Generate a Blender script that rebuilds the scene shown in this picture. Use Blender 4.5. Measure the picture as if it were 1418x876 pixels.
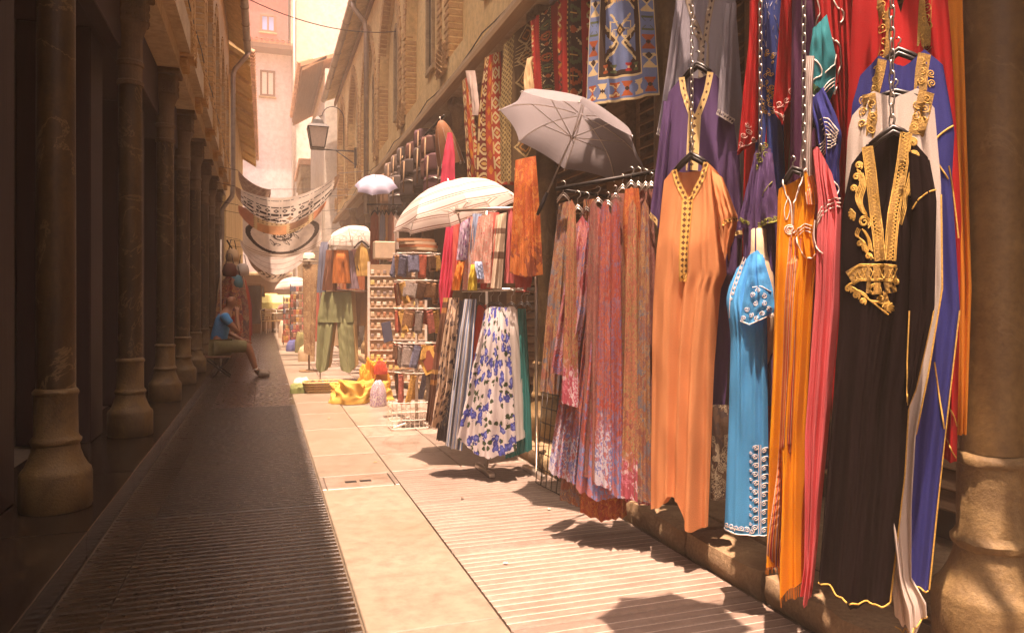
import bpy, math, random
import numpy as np
from mathutils import Vector, Matrix

for o in list(bpy.data.objects): bpy.data.objects.remove(o)
S = bpy.context.scene
COL = S.collection
R = math.radians

# ------------------------------------------------------------------ camera
CAM_H, FPX, YAW, HORIZON = 1.1, 1024.0, R(18.52), 420.0
cd = bpy.data.cameras.new('camera'); cam = bpy.data.objects.new('camera', cd); COL.objects.link(cam)
cd.sensor_width = 36.0; cd.lens = 36.0*FPX/1418.0; cd.shift_y = -18.0/1418.0
cd.clip_start = .05; cd.clip_end = 600
cam.location = (0, 0, CAM_H); cam.rotation_euler = (R(90), 0, -YAW)
S.camera = cam

# ------------------------------------------------------------------ sky, sun, exposure
SUN = Vector((.085, .16, -1)).normalized()
el = math.asin(-SUN.z); rot = math.atan2(-SUN.x, -SUN.y)
W = bpy.data.worlds.new('World'); S.world = W; W.use_nodes = True
wn = W.node_tree; wn.nodes.clear()
sky = wn.nodes.new('ShaderNodeTexSky'); sky.sky_type = 'NISHITA'; sky.sun_disc = False
sky.sun_elevation = el; sky.sun_rotation = rot; sky.dust_density = 7.0; sky.air_density = .5; sky.ozone_density = .3
bg = wn.nodes.new('ShaderNodeBackground'); bg.inputs[1].default_value = .085
wo = wn.nodes.new('ShaderNodeOutputWorld')
wn.links.new(sky.outputs[0], bg.inputs[0]); wn.links.new(bg.outputs[0], wo.inputs[0])
sl = bpy.data.lights.new('sun', 'SUN'); sl.energy = 2.8; sl.angle = R(.55); sl.color = (1, .82, .70)
so = bpy.data.objects.new('sun', sl); COL.objects.link(so)
so.location = (-2, 10, 25); so.rotation_euler = SUN.to_track_quat('-Z', 'Y').to_euler()
S.view_settings.view_transform = 'Standard'; S.view_settings.look = 'None'
S.view_settings.exposure = 2.5; S.view_settings.gamma = 1.0
S.view_settings.use_curve_mapping = False
S.view_settings.use_white_balance = True; S.view_settings.white_balance_temperature = 7700; S.view_settings.white_balance_tint = 22
cy = S.cycles
cy.use_denoising = True; cy.max_bounces = 9; cy.diffuse_bounces = 5; cy.glossy_bounces = 3
cy.transmission_bounces = 6; cy.volume_bounces = 1; cy.transparent_max_bounces = 8
cy.caustics_reflective = False; cy.caustics_refractive = False; cy.sample_clamp_indirect = 8

# ------------------------------------------------------------------ photo measurement -> place
SY, CY = math.sin(YAW), math.cos(YAW)
def ray(u, v):
    a = (u-709)/FPX; b = (v-HORIZON)/FPX
    return Vector((SY+a*CY, CY-a*SY, -b))
def atX(u, v, X):
    r = ray(u, v); return Vector((0, 0, CAM_H)) + r*(X/r.x)
def atY(u, v, Y):
    r = ray(u, v); return Vector((0, 0, CAM_H)) + r*(Y/r.y)
def atZ(u, v, z):
    r = ray(u, v); return Vector((0, 0, CAM_H)) + r*((z-CAM_H)/r.z)
class Plane:
    """upright plane: through (x, y), facing the street; ang 0 looks across the street, 90 looks back along it"""
    def __init__(s, x, y, ang):
        s.p = Vector((x, y, 0)); a = R(ang)
        s.n = Vector((-math.cos(a), -math.sin(a), 0)); s.t = Vector((-s.n.y, s.n.x, 0))
        s.o = Vector((0, 0, CAM_H))
    def hit(s, u, v):
        r = ray(u, v); k = (s.p-s.o).dot(s.n)/r.dot(s.n); return s.o + r*k
def plane_u(u, X, ang):
    p = atX(u, 420, X); return Plane(p.x, p.y, ang)
def plane_uy(u, Y, ang):
    p = atY(u, 420, Y); return Plane(p.x, p.y, ang)

# ------------------------------------------------------------------ mesh helpers
WL = {}
def wl(o): return WL.get(o.name, Vector((0, 0, 0))) if o else Vector((0, 0, 0))
def tag(o, label=None, cat=None, group=None, kind=None):
    if label: o['label'] = label
    if cat: o['category'] = cat
    if group: o['group'] = group
    if kind: o['kind'] = kind
    return o
def empty(name, loc, label=None, cat=None, group=None, kind=None, parent=None):
    o = bpy.data.objects.new(name, None); COL.objects.link(o)
    o.empty_display_size = .1
    loc = Vector(loc)
    o.parent = parent; o.location = loc - wl(parent); WL[o.name] = loc
    return tag(o, label, cat, group, kind)
def copy_tree(o, offset, parent=None, rotz=None):
    c = o.copy(); COL.objects.link(c); c.parent = parent
    if parent is None or parent is o.parent:
        c.location = o.location + Vector(offset)
        WL[c.name] = wl(o) + Vector(offset)
    else: WL[c.name] = wl(parent)
    for ch in list(o.children): copy_tree(ch, (0, 0, 0), c)
    return c
class MB:
    def __init__(s): s.v = []; s.f = []; s.uv = None; s.marks = []
    def add(s, vs, fs):
        b = len(s.v); s.v += [tuple(p) for p in vs]; s.f += [tuple(i+b for i in f) for f in fs]; return s
    def box(s, lo, hi, bev=0):
        x0, y0, z0 = lo; x1, y1, z1 = hi
        if bev <= 0:
            vs = [(x, y, z) for x in (x0, x1) for y in (y0, y1) for z in (z0, z1)]
            return s.add(vs, [(0, 1, 3, 2), (4, 6, 7, 5), (0, 4, 5, 1), (2, 3, 7, 6), (0, 2, 6, 4), (1, 5, 7, 3)])
        b = min(bev, (x1-x0)*.45, (y1-y0)*.45, (z1-z0)*.45)
        # chamfered box: 24 verts
        vs = []; idx = {}
        for ix, X in enumerate((x0, x1)):
            for iy, Y in enumerate((y0, y1)):
                for iz, Z in enumerate((z0, z1)):
                    sx, sy, sz = (b, -b)[ix], (b, -b)[iy], (b, -b)[iz]
                    idx[ix, iy, iz, 0] = len(vs); vs.append((X, Y+sy, Z+sz))
                    idx[ix, iy, iz, 1] = len(vs); vs.append((X+sx, Y, Z+sz))
                    idx[ix, iy, iz, 2] = len(vs); vs.append((X+sx, Y+sy, Z))
        I = idx; fs = []
        for i in (0, 1):
            q = [I[i, 0, 0, 0], I[i, 1, 0, 0], I[i, 1, 1, 0], I[i, 0, 1, 0]]; fs.append(q if i else q[::-1])
            q = [I[0, i, 0, 1], I[1, i, 0, 1], I[1, i, 1, 1], I[0, i, 1, 1]]; fs.append(q[::-1] if i else q)
            q = [I[0, 0, i, 2], I[1, 0, i, 2], I[1, 1, i, 2], I[0, 1, i, 2]]; fs.append(q if i else q[::-1])
        for i in (0, 1):
            for j in (0, 1):
                fl = (i ^ j)
                q = [I[i, j, 0, 0], I[i, j, 0, 1], I[i, j, 1, 1], I[i, j, 1, 0]]; fs.append(q if fl else q[::-1])
                q = [I[i, 0, j, 0], I[i, 0, j, 2], I[i, 1, j, 2], I[i, 1, j, 0]]; fs.append(q[::-1] if fl else q)
                q = [I[0, i, j, 1], I[0, i, j, 2], I[1, i, j, 2], I[1, i, j, 1]]; fs.append(q if fl else q[::-1])
                for k in (0, 1):
                    q = [I[i, j, k, 0], I[i, j, k, 1], I[i, j, k, 2]]; fs.append(q[::-1] if (i+j+k) % 2 else q)
        return s.add(vs, fs)
    def obox(s, c, ax, ay, az, bev=0):
        m = MB().box((-1, -1, -1), (1, 1, 1))
        c, ax, ay, az = map(Vector, (c, ax, ay, az))
        return s.add([c+ax*p[0]+ay*p[1]+az*p[2] for p in m.v], m.f)
    def lathe(s, prof, c=(0, 0), n=20, cap=True):
        vs = []; fs = []
        for r, z in prof:
            for k in range(n):
                a = 2*math.pi*k/n; vs.append((c[0]+r*math.cos(a), c[1]+r*math.sin(a), z))
        m = len(prof)
        for i in range(m-1):
            for k in range(n):
                k2 = (k+1) % n; fs.append((i*n+k, i*n+k2, (i+1)*n+k2, (i+1)*n+k))
        if cap: fs.append(tuple(range(n))[::-1]); fs.append(tuple((m-1)*n+k for k in range(n)))
        return s.add(vs, fs)
    def tube(s, pts, r, n=6, cap=True, closed=False):
        pts = [Vector(p) for p in pts]; m = len(pts)
        rs = r if isinstance(r, (list, tuple)) else [r]*m
        vs = []; fs = []; ref = None
        for i in range(m):
            a = pts[(i-1) % m] if (closed or i > 0) else pts[i]; b = pts[(i+1) % m] if (closed or i < m-1) else pts[i]
            d = (b-a); d = d.normalized() if d.length > 1e-9 else Vector((0, 0, 1))
            if ref is None:
                ref = Vector((0, 0, 1)) if abs(d.z) < .9 else Vector((1, 0, 0))
            ref = ref - d*ref.dot(d)
            ref = ref.normalized() if ref.length > 1e-6 else d.orthogonal().normalized()
            w = d.cross(ref)
            for k in range(n):
                an = 2*math.pi*k/n; vs.append(pts[i] + (ref*math.cos(an)+w*math.sin(an))*rs[i])
        for i in range(m if closed else m-1):
            j = (i+1) % m
            for k in range(n):
                k2 = (k+1) % n; fs.append((i*n+k, i*n+k2, j*n+k2, j*n+k))
        if cap and not closed: fs.append(tuple(range(n))[::-1]); fs.append(tuple((m-1)*n+k for k in range(n)))
        return s.add(vs, fs)
    def prism(s, poly, vec):
        """planar polygon extruded by vec"""
        n = len(poly); vec = Vector(vec); p = [Vector(q) for q in poly]
        vs = p + [q+vec for q in p]
        fs = [tuple(range(n))[::-1], tuple(range(n, 2*n))] + [(i, (i+1) % n, n+(i+1) % n, n+i) for i in range(n)]
        return s.add(vs, fs)
    def mesh(s, name, mat, origin=(0, 0, 0), smooth=False):
        me = bpy.data.meshes.new(name); ox, oy, oz = origin
        me.from_pydata([(p[0]-ox, p[1]-oy, p[2]-oz) for p in s.v], [], s.f)
        if s.uv:
            l = me.uv_layers.new(name='UVMap'); arr = np.array(s.uv, dtype=np.float32)
            li = np.empty(len(me.loops), dtype=np.int32); me.loops.foreach_get('vertex_index', li)
            l.data.foreach_set('uv', arr[li].ravel())
        me.materials.append(mat)
        if smooth: me.polygons.foreach_set('use_smooth', [True]*len(me.polygons))
        me.update(); return me
    def build(s, name, mat, parent=None, smooth=False, origin=None, kind=None):
        if len(s.marks) > 1:                       # several laid-on bands: each becomes a part of its own
            mk = s.marks+[(len(s.v), len(s.f))]; o = None
            for (v0, f0), (v1, f1) in zip(mk, mk[1:]):
                m = MB(); m.v = s.v[v0:v1]; m.uv = s.uv[v0:v1]; m.f = [tuple(i-v0 for i in f) for f in s.f[f0:f1]]
                o = m.build(name, mat, parent, smooth, origin, kind)
            return o
        o0 = wl(parent) if parent else Vector(origin or (0, 0, 0))
        ob = bpy.data.objects.new(name, s.mesh(name, mat, o0, smooth)); COL.objects.link(ob)
        ob.parent = parent; ob.location = (0, 0, 0) if parent else o0; WL[ob.name] = o0
        if any(k in name for k in ('embroidery', 'cord', 'beadwork', 'fringe')): ob['kind'] = 'stuff'
        if kind: ob['kind'] = kind
        return ob
def auto_smooth(o, ang=35):
    me = o.data; me.polygons.foreach_set('use_smooth', [True]*len(me.polygons))
    try: me.set_sharp_from_angle(angle=R(ang))
    except Exception: pass
    return o
def inst(me, name, parent, loc, rotz=0, scale=None, rot=None):
    o = bpy.data.objects.new(name, me); COL.objects.link(o); o.parent = parent
    o.location = Vector(loc) - wl(parent)
    o.rotation_euler = rot if rot else (0, 0, rotz)
    if scale: o.scale = scale
    WL[o.name] = Vector(loc)
    return o

# ------------------------------------------------------------------ materials
def _nt(name):
    m = bpy.data.materials.new(name); m.use_nodes = True; nt = m.node_tree; nt.nodes.clear()
    out = nt.nodes.new('ShaderNodeOutputMaterial'); return m, nt, out
def nd(nt, typ, ins=None, **kw):
    n = nt.nodes.new(typ)
    for k, v in kw.items(): setattr(n, k, v)
    for k, v in (ins or {}).items():
        if isinstance(v, bpy.types.NodeSocket): nt.links.new(v, n.inputs[k])
        else: n.inputs[k].default_value = v
    return n
def c4(c): return (c[0], c[1], c[2], 1)
def ramp(nt, fac, stops, interp='LINEAR'):
    n = nt.nodes.new('ShaderNodeValToRGB'); nt.links.new(fac, n.inputs[0]); cr = n.color_ramp; cr.interpolation = interp
    while len(cr.elements) < len(stops): cr.elements.new(.5)
    for e, (p, c) in zip(cr.elements, stops): e.position = p; e.color = c4(c) if len(c) == 3 else c
    return n.outputs[0]
def math_(nt, op, a, b=None, c=None):
    ins = {0: a}
    if b is not None: ins[1] = b
    if c is not None: ins[2] = c
    return nd(nt, 'ShaderNodeMath', ins, operation=op).outputs[0]
def mix(nt, fac, a, b):
    n = nt.nodes.new('ShaderNodeMix'); n.data_type = 'RGBA'
    for k, v in ((0, fac), (6, a), (7, b)):
        if isinstance(v, bpy.types.NodeSocket): nt.links.new(v, n.inputs[k])
        else: n.inputs[k].default_value = v if k == 0 else c4(v)
    return n.outputs[2]
def finish(nt, out, color, rough=.8, bump=None, bump_str=.3, bump_dist=.01, metal=0, trans=0, spec=.4, sheen=0, coat=0):
    b = nt.nodes.new('ShaderNodeBsdfPrincipled')
    def put(k, v):
        if isinstance(v, bpy.types.NodeSocket): nt.links.new(v, b.inputs[k])
        else: b.inputs[k].default_value = v
    put('Base Color', color if isinstance(color, bpy.types.NodeSocket) else c4(color))
    put('Roughness', rough); put('Metallic', metal); put('Specular IOR Level', spec)
    if sheen: put('Sheen Weight', sheen)
    if coat: put('Coat Weight', coat); put('Coat Roughness', .25)
    if bump is not None:
        bn = nd(nt, 'ShaderNodeBump', {'Strength': bump_str, 'Distance': bump_dist, 'Height': bump}); nt.links.new(bn.outputs[0], b.inputs['Normal'])
    sh = b.outputs[0]
    if trans:
        t = nt.nodes.new('ShaderNodeBsdfTranslucent')
        if isinstance(color, bpy.types.NodeSocket): nt.links.new(color, t.inputs[0])
        else: t.inputs[0].default_value = c4(color)
        mx = nd(nt, 'ShaderNodeMixShader', {0: trans}); nt.links.new(sh, mx.inputs[1]); nt.links.new(t.outputs[0], mx.inputs[2]); sh = mx.outputs[0]
    nt.links.new(sh, out.inputs[0])
MC = {}
def stone(name, c1, c2, scale=6, rough=.75, bump=.25, stain=None, stain_amt=.5, streak=False, spec=.4, coat=0, vein=None, per_obj=.12, rows=0):
    if name in MC: return MC[name]
    m, nt, out = _nt(name)
    tc = nd(nt, 'ShaderNodeTexCoord'); geo = nd(nt, 'ShaderNodeNewGeometry'); co = geo.outputs['Position']
    n1 = nd(nt, 'ShaderNodeTexNoise', {'Vector': co, 'Scale': scale, 'Detail': 8, 'Roughness': .65})
    n2 = nd(nt, 'ShaderNodeTexNoise', {'Vector': co, 'Scale': scale*9, 'Detail': 6, 'Roughness': .7})
    f = ramp(nt, n1.outputs[0], [(.3, (0, 0, 0)), (.7, (1, 1, 1))])
    col = mix(nt, f, c1, c2)
    f2 = ramp(nt, n2.outputs[0], [(.35, (.62, .62, .62)), (.6, (1, 1, 1))])
    mm = nt.nodes.new('ShaderNodeMix'); mm.data_type = 'RGBA'; mm.blend_type = 'MULTIPLY'; mm.inputs[0].default_value = .75
    nt.links.new(col, mm.inputs[6]); nt.links.new(f2, mm.inputs[7]); col = mm.outputs[2]
    if stain:
        mp = nd(nt, 'ShaderNodeMapping', {'Vector': co, 'Scale': (scale*.55, scale*.55, scale*(.12 if streak else .55))})
        n3 = nd(nt, 'ShaderNodeTexNoise', {'Vector': mp.outputs[0], 'Scale': 1.0, 'Detail': 7, 'Roughness': .7, 'Distortion': .6})
        f3 = ramp(nt, n3.outputs[0], [(.46, (0, 0, 0)), (.62, (stain_amt,)*3)])
        col = mix(nt, f3, col, stain)
    if rows:
        mp2 = nd(nt, 'ShaderNodeMapping', {'Vector': co, 'Scale': (1.3, 22, 1)})
        n5 = nd(nt, 'ShaderNodeTexNoise', {'Vector': mp2.outputs[0], 'Scale': 1.0, 'Detail': 5, 'Roughness': .6})
        mr = nt.nodes.new('ShaderNodeMix'); mr.data_type = 'RGBA'; mr.blend_type = 'MULTIPLY'; mr.inputs[0].default_value = rows
        nt.links.new(col, mr.inputs[6]); nt.links.new(ramp(nt, n5.outputs[0], [(.36, (.45, .42, .4)), (.58, (1, 1, 1))]), mr.inputs[7]); col = mr.outputs[2]
    if vein:
        w = nd(nt, 'ShaderNodeTexNoise', {'Vector': co, 'Scale': scale*.35, 'Detail': 9, 'Roughness': .62, 'Distortion': 1.2})
        a = math_(nt, 'ABSOLUTE', math_(nt, 'SUBTRACT', w.outputs[0], .5))
        f4 = ramp(nt, a, [(0, (.55, .55, .55)), (.012, (0, 0, 0))])
        col = mix(nt, f4, col, vein)
    if per_obj:
        oi = nd(nt, 'ShaderNodeObjectInfo')
        k = math_(nt, 'MULTIPLY_ADD', oi.outputs['Random'], per_obj*2, 1-per_obj)
        hs = nd(nt, 'ShaderNodeHueSaturation', {'Value': k, 'Color': col}); col = hs.outputs[0]
    rg = math_(nt, 'MULTIPLY_ADD', n2.outputs[0], .25, rough-.125)
    h = math_(nt, 'ADD', n2.outputs[0], math_(nt, 'MULTIPLY', n1.outputs[0], 1.5))
    finish(nt, out, col, rg, h, bump, .012, spec=spec, coat=coat)
    MC[name] = m; return m
def paint(name, c, rough=.5, metal=0, var=.12, scale=20, bump=.05, spec=.4):
    if name in MC: return MC[name]
    m, nt, out = _nt(name); tc = nd(nt, 'ShaderNodeTexCoord')
    n = nd(nt, 'ShaderNodeTexNoise', {'Vector': tc.outputs['Object'], 'Scale': scale, 'Detail': 6, 'Roughness': .65})
    col = mix(nt, ramp(nt, n.outputs[0], [(.3, (0, 0, 0)), (.7, (1, 1, 1))]), [x*(1-var) for x in c], [min(1, x*(1+var)) for x in c])
    finish(nt, out, col, rough, n.outputs[0], bump, .01, metal=metal, spec=spec); MC[name] = m; return m
def wood(name, c1, c2, rough=.55, axis=2):
    if name in MC: return MC[name]
    m, nt, out = _nt(name); geo = nd(nt, 'ShaderNodeNewGeometry')
    sc = [30, 30, 30]; sc[axis] = 1.6
    mp = nd(nt, 'ShaderNodeMapping', {'Vector': geo.outputs['Position'], 'Scale': sc})
    n = nd(nt, 'ShaderNodeTexNoise', {'Vector': mp.outputs[0], 'Scale': 1, 'Detail': 7, 'Roughness': .6, 'Distortion': .8})
    col = ramp(nt, n.outputs[0], [(.3, c1), (.7, c2)])
    finish(nt, out, col, rough, n.outputs[0], .25, .006); MC[name] = m; return m
def weave(nt, uv, k=900):
    a = nd(nt, 'ShaderNodeTexNoise', {'Vector': uv, 'Scale': 260, 'Detail': 2, 'Roughness': .6})
    b = nd(nt, 'ShaderNodeTexNoise', {'Vector': uv, 'Scale': 9, 'Detail': 4, 'Roughness': .6})
    mp = nd(nt, 'ShaderNodeMapping', {'Vector': uv, 'Scale': (26, 3.2, 1)})
    c = nd(nt, 'ShaderNodeTexNoise', {'Vector': mp.outputs[0], 'Scale': 1, 'Detail': 5, 'Roughness': .55})
    h = math_(nt, 'MULTIPLY_ADD', c.outputs[0], .7, math_(nt, 'MULTIPLY_ADD', b.outputs[0], .45, math_(nt, 'MULTIPLY', a.outputs[0], .35)))
    return h, a.outputs[0], b.outputs[0]
def fab(name, c, trans=.22, rough=.85, sheen=0, var=.09, shiny=0):
    if name in MC: return MC[name]
    m, nt, out = _nt(name); uv = nd(nt, 'ShaderNodeUVMap').outputs[0]
    h, fa, fb = weave(nt, uv)
    t = math_(nt, 'MULTIPLY_ADD', fa, .85, math_(nt, 'MULTIPLY', fb, .15))
    col = mix(nt, ramp(nt, t, [(.35, (0, 0, 0)), (.65, (1, 1, 1))]), [x*(1-var) for x in c], [min(.95, x*(1+var)) for x in c])
    finish(nt, out, col, rough, h, .45, .01, trans=trans, sheen=sheen, spec=.2+shiny); MC[name] = m; return m
def swirl(name, cols, scale=9, dist=9, hem=None, hem_h=.25, trans=.25, line=(.03, .015, .012), spec=.3):
    """printed scroll pattern: warped rings in constant colours with dark outlines, an optional other palette near the hem"""
    if name in MC: return MC[name]
    m, nt, out = _nt(name); uv = nd(nt, 'ShaderNodeUVMap').outputs[0]
    h, fa, fb = weave(nt, uv)
    nz = nd(nt, 'ShaderNodeTexNoise', {'Vector': uv, 'Scale': scale*.8, 'Detail': 2, 'Roughness': .5})
    off = nd(nt, 'ShaderNodeVectorMath', {0: nz.outputs[1], 1: (.5, .5, .5)}, operation='SUBTRACT')
    off = nd(nt, 'ShaderNodeVectorMath', {0: off.outputs[0], 'Scale': dist*.03}, operation='SCALE')
    w = nd(nt, 'ShaderNodeVectorMath', {0: uv, 1: off.outputs[0]}, operation='ADD').outputs[0]
    vo = nd(nt, 'ShaderNodeTexVoronoi', {'Vector': w, 'Scale': scale, 'Randomness': .9}); vo.voronoi_dimensions = '2D'
    rings = math_(nt, 'FRACT', math_(nt, 'MULTIPLY', vo.outputs['Distance'], 3.3))
    n = len(cols)
    base = ramp(nt, nd(nt, 'ShaderNodeSeparateColor', {0: vo.outputs['Color']}).outputs[0], [(i/n, c) for i, c in enumerate(cols)], 'CONSTANT')
    inner = ramp(nt, nd(nt, 'ShaderNodeSeparateColor', {0: vo.outputs['Color']}).outputs[1], [(i/n, c) for i, c in enumerate(cols[::-1])], 'CONSTANT')
    col = mix(nt, ramp(nt, rings, [(0, (0, 0, 0)), (.45, (1, 1, 1))], 'CONSTANT'), base, inner)
    edge = ramp(nt, rings, [(0, (1, 1, 1)), (.09, (0, 0, 0)), (.42, (1, 1, 1)), (.5, (0, 0, 0))], 'CONSTANT')
    col = mix(nt, math_(nt, 'MULTIPLY', edge, .75), col, line)
    if hem:
        sx = nd(nt, 'ShaderNodeSeparateXYZ', {0: uv})
        y = math_(nt, 'ADD', sx.outputs[1], math_(nt, 'MULTIPLY', math_(nt, 'SUBTRACT', nz.outputs[0], .5), .35))
        f = ramp(nt, y, [(hem_h-.04, (1, 1, 1)), (hem_h+.04, (0, 0, 0))])
        k = len(hem)
        hc = ramp(nt, nd(nt, 'ShaderNodeSeparateColor', {0: vo.outputs['Color']}).outputs[2], [(i/k, c) for i, c in enumerate(hem)], 'CONSTANT')
        hc = mix(nt, math_(nt, 'MULTIPLY', edge, .6), hc, line)
        col = mix(nt, f, col, hc)
    finish(nt, out, col, .7, h, .45, .01, trans=trans, spec=spec); MC[name] = m; return m
def floral(name, base, petals, leaf, scale=9, trans=.35):
    if name in MC: return MC[name]
    m, nt, out = _nt(name); uv = nd(nt, 'ShaderNodeUVMap').outputs[0]
    h, fa, fb = weave(nt, uv); col = None
    nz = nd(nt, 'ShaderNodeTexNoise', {'Vector': uv, 'Scale': scale*3.0, 'Detail': 2})
    def spots(sc, thr, pr, seed):
        mp = nd(nt, 'ShaderNodeMapping', {'Vector': uv, 'Location': (seed, seed*.7, 0)})
        vo = nd(nt, 'ShaderNodeTexVoronoi', {'Vector': mp.outputs[0], 'Scale': sc}); vo.voronoi_dimensions = '2D'
        d = math_(nt, 'ADD', vo.outputs['Distance'], math_(nt, 'MULTIPLY', math_(nt, 'SUBTRACT', nz.outputs[0], .5), 1.1))
        f = math_(nt, 'LESS_THAN', d, thr); g = nd(nt, 'ShaderNodeSeparateColor', {0: vo.outputs['Color']})
        return math_(nt, 'MULTIPLY', f, math_(nt, 'LESS_THAN', g.outputs[0], pr)), vo, d
    f1, v1, d1 = spots(scale*1.5, .30, .6, 3.1); col = mix(nt, f1, base, leaf)
    f2, v2, d2 = spots(scale, .36, .75, 7.7)
    pc = ramp(nt, d2, [(0, petals[1]), (.12, petals[0]), (.3, petals[2])])
    col = mix(nt, f2, col, pc)
    finish(nt, out, col, .8, h, .45, .01, trans=trans, spec=.2); MC[name] = m; return m
def stripes(name, cols, freq, axis=0, trans=.25, spec=.2, rough=.8):
    """cols: list of (start, colour) along one repeat"""
    if name in MC: return MC[name]
    m, nt, out = _nt(name); uv = nd(nt, 'ShaderNodeUVMap').outputs[0]
    h, fa, fb = weave(nt, uv); sx = nd(nt, 'ShaderNodeSeparateXYZ', {0: uv})
    t = math_(nt, 'FRACT', math_(nt, 'MULTIPLY', sx.outputs[axis], freq))
    col = ramp(nt, t, cols, 'CONSTANT')
    finish(nt, out, col, rough, h, .4, .01, trans=trans, spec=spec); MC[name] = m; return m
def diamonds(name, c1, c2, freq=30, size=.55, edge=None):
    if name in MC: return MC[name]
    m, nt, out = _nt(name); uv = nd(nt, 'ShaderNodeUVMap').outputs[0]; sx = nd(nt, 'ShaderNodeSeparateXYZ', {0: uv})
    t = math_(nt, 'ABSOLUTE', math_(nt, 'SUBTRACT', math_(nt, 'FRACT', math_(nt, 'MULTIPLY', sx.outputs[0], freq)), .5))
    w = math_(nt, 'ABSOLUTE', math_(nt, 'SUBTRACT', sx.outputs[1], .5))
    f = math_(nt, 'LESS_THAN', math_(nt, 'ADD', t, math_(nt, 'MULTIPLY', w, 1.3)), size*.5)
    col = mix(nt, f, c1, c2)
    if edge: col = mix(nt, math_(nt, 'GREATER_THAN', w, .4), col, edge)
    n = nd(nt, 'ShaderNodeTexNoise', {'Vector': uv, 'Scale': 150})
    finish(nt, out, col, .7, n.outputs[0], .4, .004, trans=.1); MC[name] = m; return m
def vcol(name, trans=.05):
    if name in MC: return MC[name]
    m, nt, out = _nt(name); a = nd(nt, 'ShaderNodeVertexColor', layer_name='Col')
    uv = nd(nt, 'ShaderNodeUVMap').outputs[0]
    n = nd(nt, 'ShaderNodeTexNoise', {'Vector': uv, 'Scale': 300, 'Detail': 3})
    n2 = nd(nt, 'ShaderNodeTexNoise', {'Vector': uv, 'Scale': 14, 'Detail': 5})
    k = math_(nt, 'MULTIPLY_ADD', n.outputs[0], .7, math_(nt, 'MULTIPLY_ADD', n2.outputs[0], .5, .4))
    hs = nd(nt, 'ShaderNodeHueSaturation', {'Value': k, 'Color': a.outputs[0]})
    finish(nt, out, hs.outputs[0], .95, n.outputs[0], .6, .006, trans=trans, spec=.1); MC[name] = m; return m
def glass(name, c=(.05, .06, .08), rough=.08):
    if name in MC: return MC[name]
    m, nt, out = _nt(name); finish(nt, out, c, rough, spec=.8); MC[name] = m; return m

# ================================================================== SETTING
rnd = random.Random(7)
m_bed = stone('mortar_bed', (.10, .075, .05), (.15, .11, .075), 5, .9)
m_rib = stone('ribbed_stone', (.215, .155, .122), (.28, .207, .166), 3.5, .55, .25, stain=(.15, .10, .07), stain_amt=.5, rows=.3)
m_ribL = stone('ribbed_stone_shade', (.024, .013, .006), (.042, .024, .011), 3.5, .29, .16, stain=(.018, .010, .005), stain_amt=.55, spec=.16, rows=.6)  # left-lane ribs: the street's shade is put into the stone colour
m_flag = stone('smooth_flag', (.235, .178, .14), (.30, .232, .187), 2.2, .34, .1, stain=(.12, .08, .05), stain_amt=.6, spec=.5, per_obj=.25, vein=(.09, .06, .04))
m_flagL = stone('smooth_flag_shade', (.034, .017, .011), (.052, .028, .019), 2.2, .28, .08, stain=(.025, .013, .009), stain_amt=.4, spec=.25, per_obj=.25)  # left-lane flags, same stone darkened in colour for the shaded side
m_band = stone('sand_slab', (.20, .156, .112), (.255, .20, .148), 1.4, .5, .14, stain=(.16, .115, .07), stain_amt=.45, per_obj=.12)
m_kerb = stone('kerb_stone', (.26, .17, .09), (.37, .26, .15), 7, .85, .6, stain=(.20, .12, .06), stain_amt=.6)
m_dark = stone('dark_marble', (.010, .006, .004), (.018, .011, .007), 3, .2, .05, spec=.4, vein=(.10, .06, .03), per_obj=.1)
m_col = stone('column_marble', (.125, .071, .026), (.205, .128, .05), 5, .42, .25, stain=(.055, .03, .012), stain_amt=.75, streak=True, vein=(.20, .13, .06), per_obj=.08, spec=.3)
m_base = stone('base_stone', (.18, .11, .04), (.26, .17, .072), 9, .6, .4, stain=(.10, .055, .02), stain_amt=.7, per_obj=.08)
m_colD = stone('column_marble_shade', (.045, .025, .008), (.085, .05, .017), 5, .45, .2, stain=(.022, .012, .005), stain_amt=.75, streak=True, vein=(.22, .15, .07), per_obj=.08, spec=.25)  # left columns: arcade shade painted into the marble colour
m_baseD = stone('base_stone_shade', (.115, .066, .02), (.18, .11, .036), 9, .6, .4, stain=(.05, .028, .010), stain_amt=.7, per_obj=.08)  # left column bases, colour lowered to carry the shade
m_capD = stone('capital_stone_shade', (.10, .058, .024), (.16, .098, .042), 9, .8, .5, stain=(.07, .04, .02), stain_amt=.5, per_obj=.05)  # left capitals, shade toned into the colour as on their shafts
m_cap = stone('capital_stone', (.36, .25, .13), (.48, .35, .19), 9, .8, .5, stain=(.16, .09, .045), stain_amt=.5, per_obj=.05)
m_plast = stone('plaster', (.46, .34, .20), (.55, .42, .27), 1.6, .9, .25, stain=(.34, .22, .11), stain_amt=.35, streak=True, per_obj=0)
m_plastY = stone('yellow_plaster', (.72, .52, .23), (.80, .61, .31), 1.6, .9, .25, stain=(.37, .22, .08), stain_amt=.4, streak=True, per_obj=0)
m_brick = stone('brick', (.50, .30, .12), (.62, .39, .17), 14, .9, .5, stain=(.26, .13, .05), stain_amt=.5, per_obj=.05)
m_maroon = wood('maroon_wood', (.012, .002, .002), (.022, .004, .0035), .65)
m_black = paint('shop_dark', (.008, .006, .005), .8)  # near-black colour stands in for the darkness of unlit shop openings
m_beam = wood('old_beam', (.16, .09, .04), (.27, .16, .08), .8, 1)
m_pipe = paint('zinc_pipe', (.33, .27, .22), .42, .7, .2, 8)
m_iron = paint('black_iron', (.02, .017, .015), .5, .5)
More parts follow.
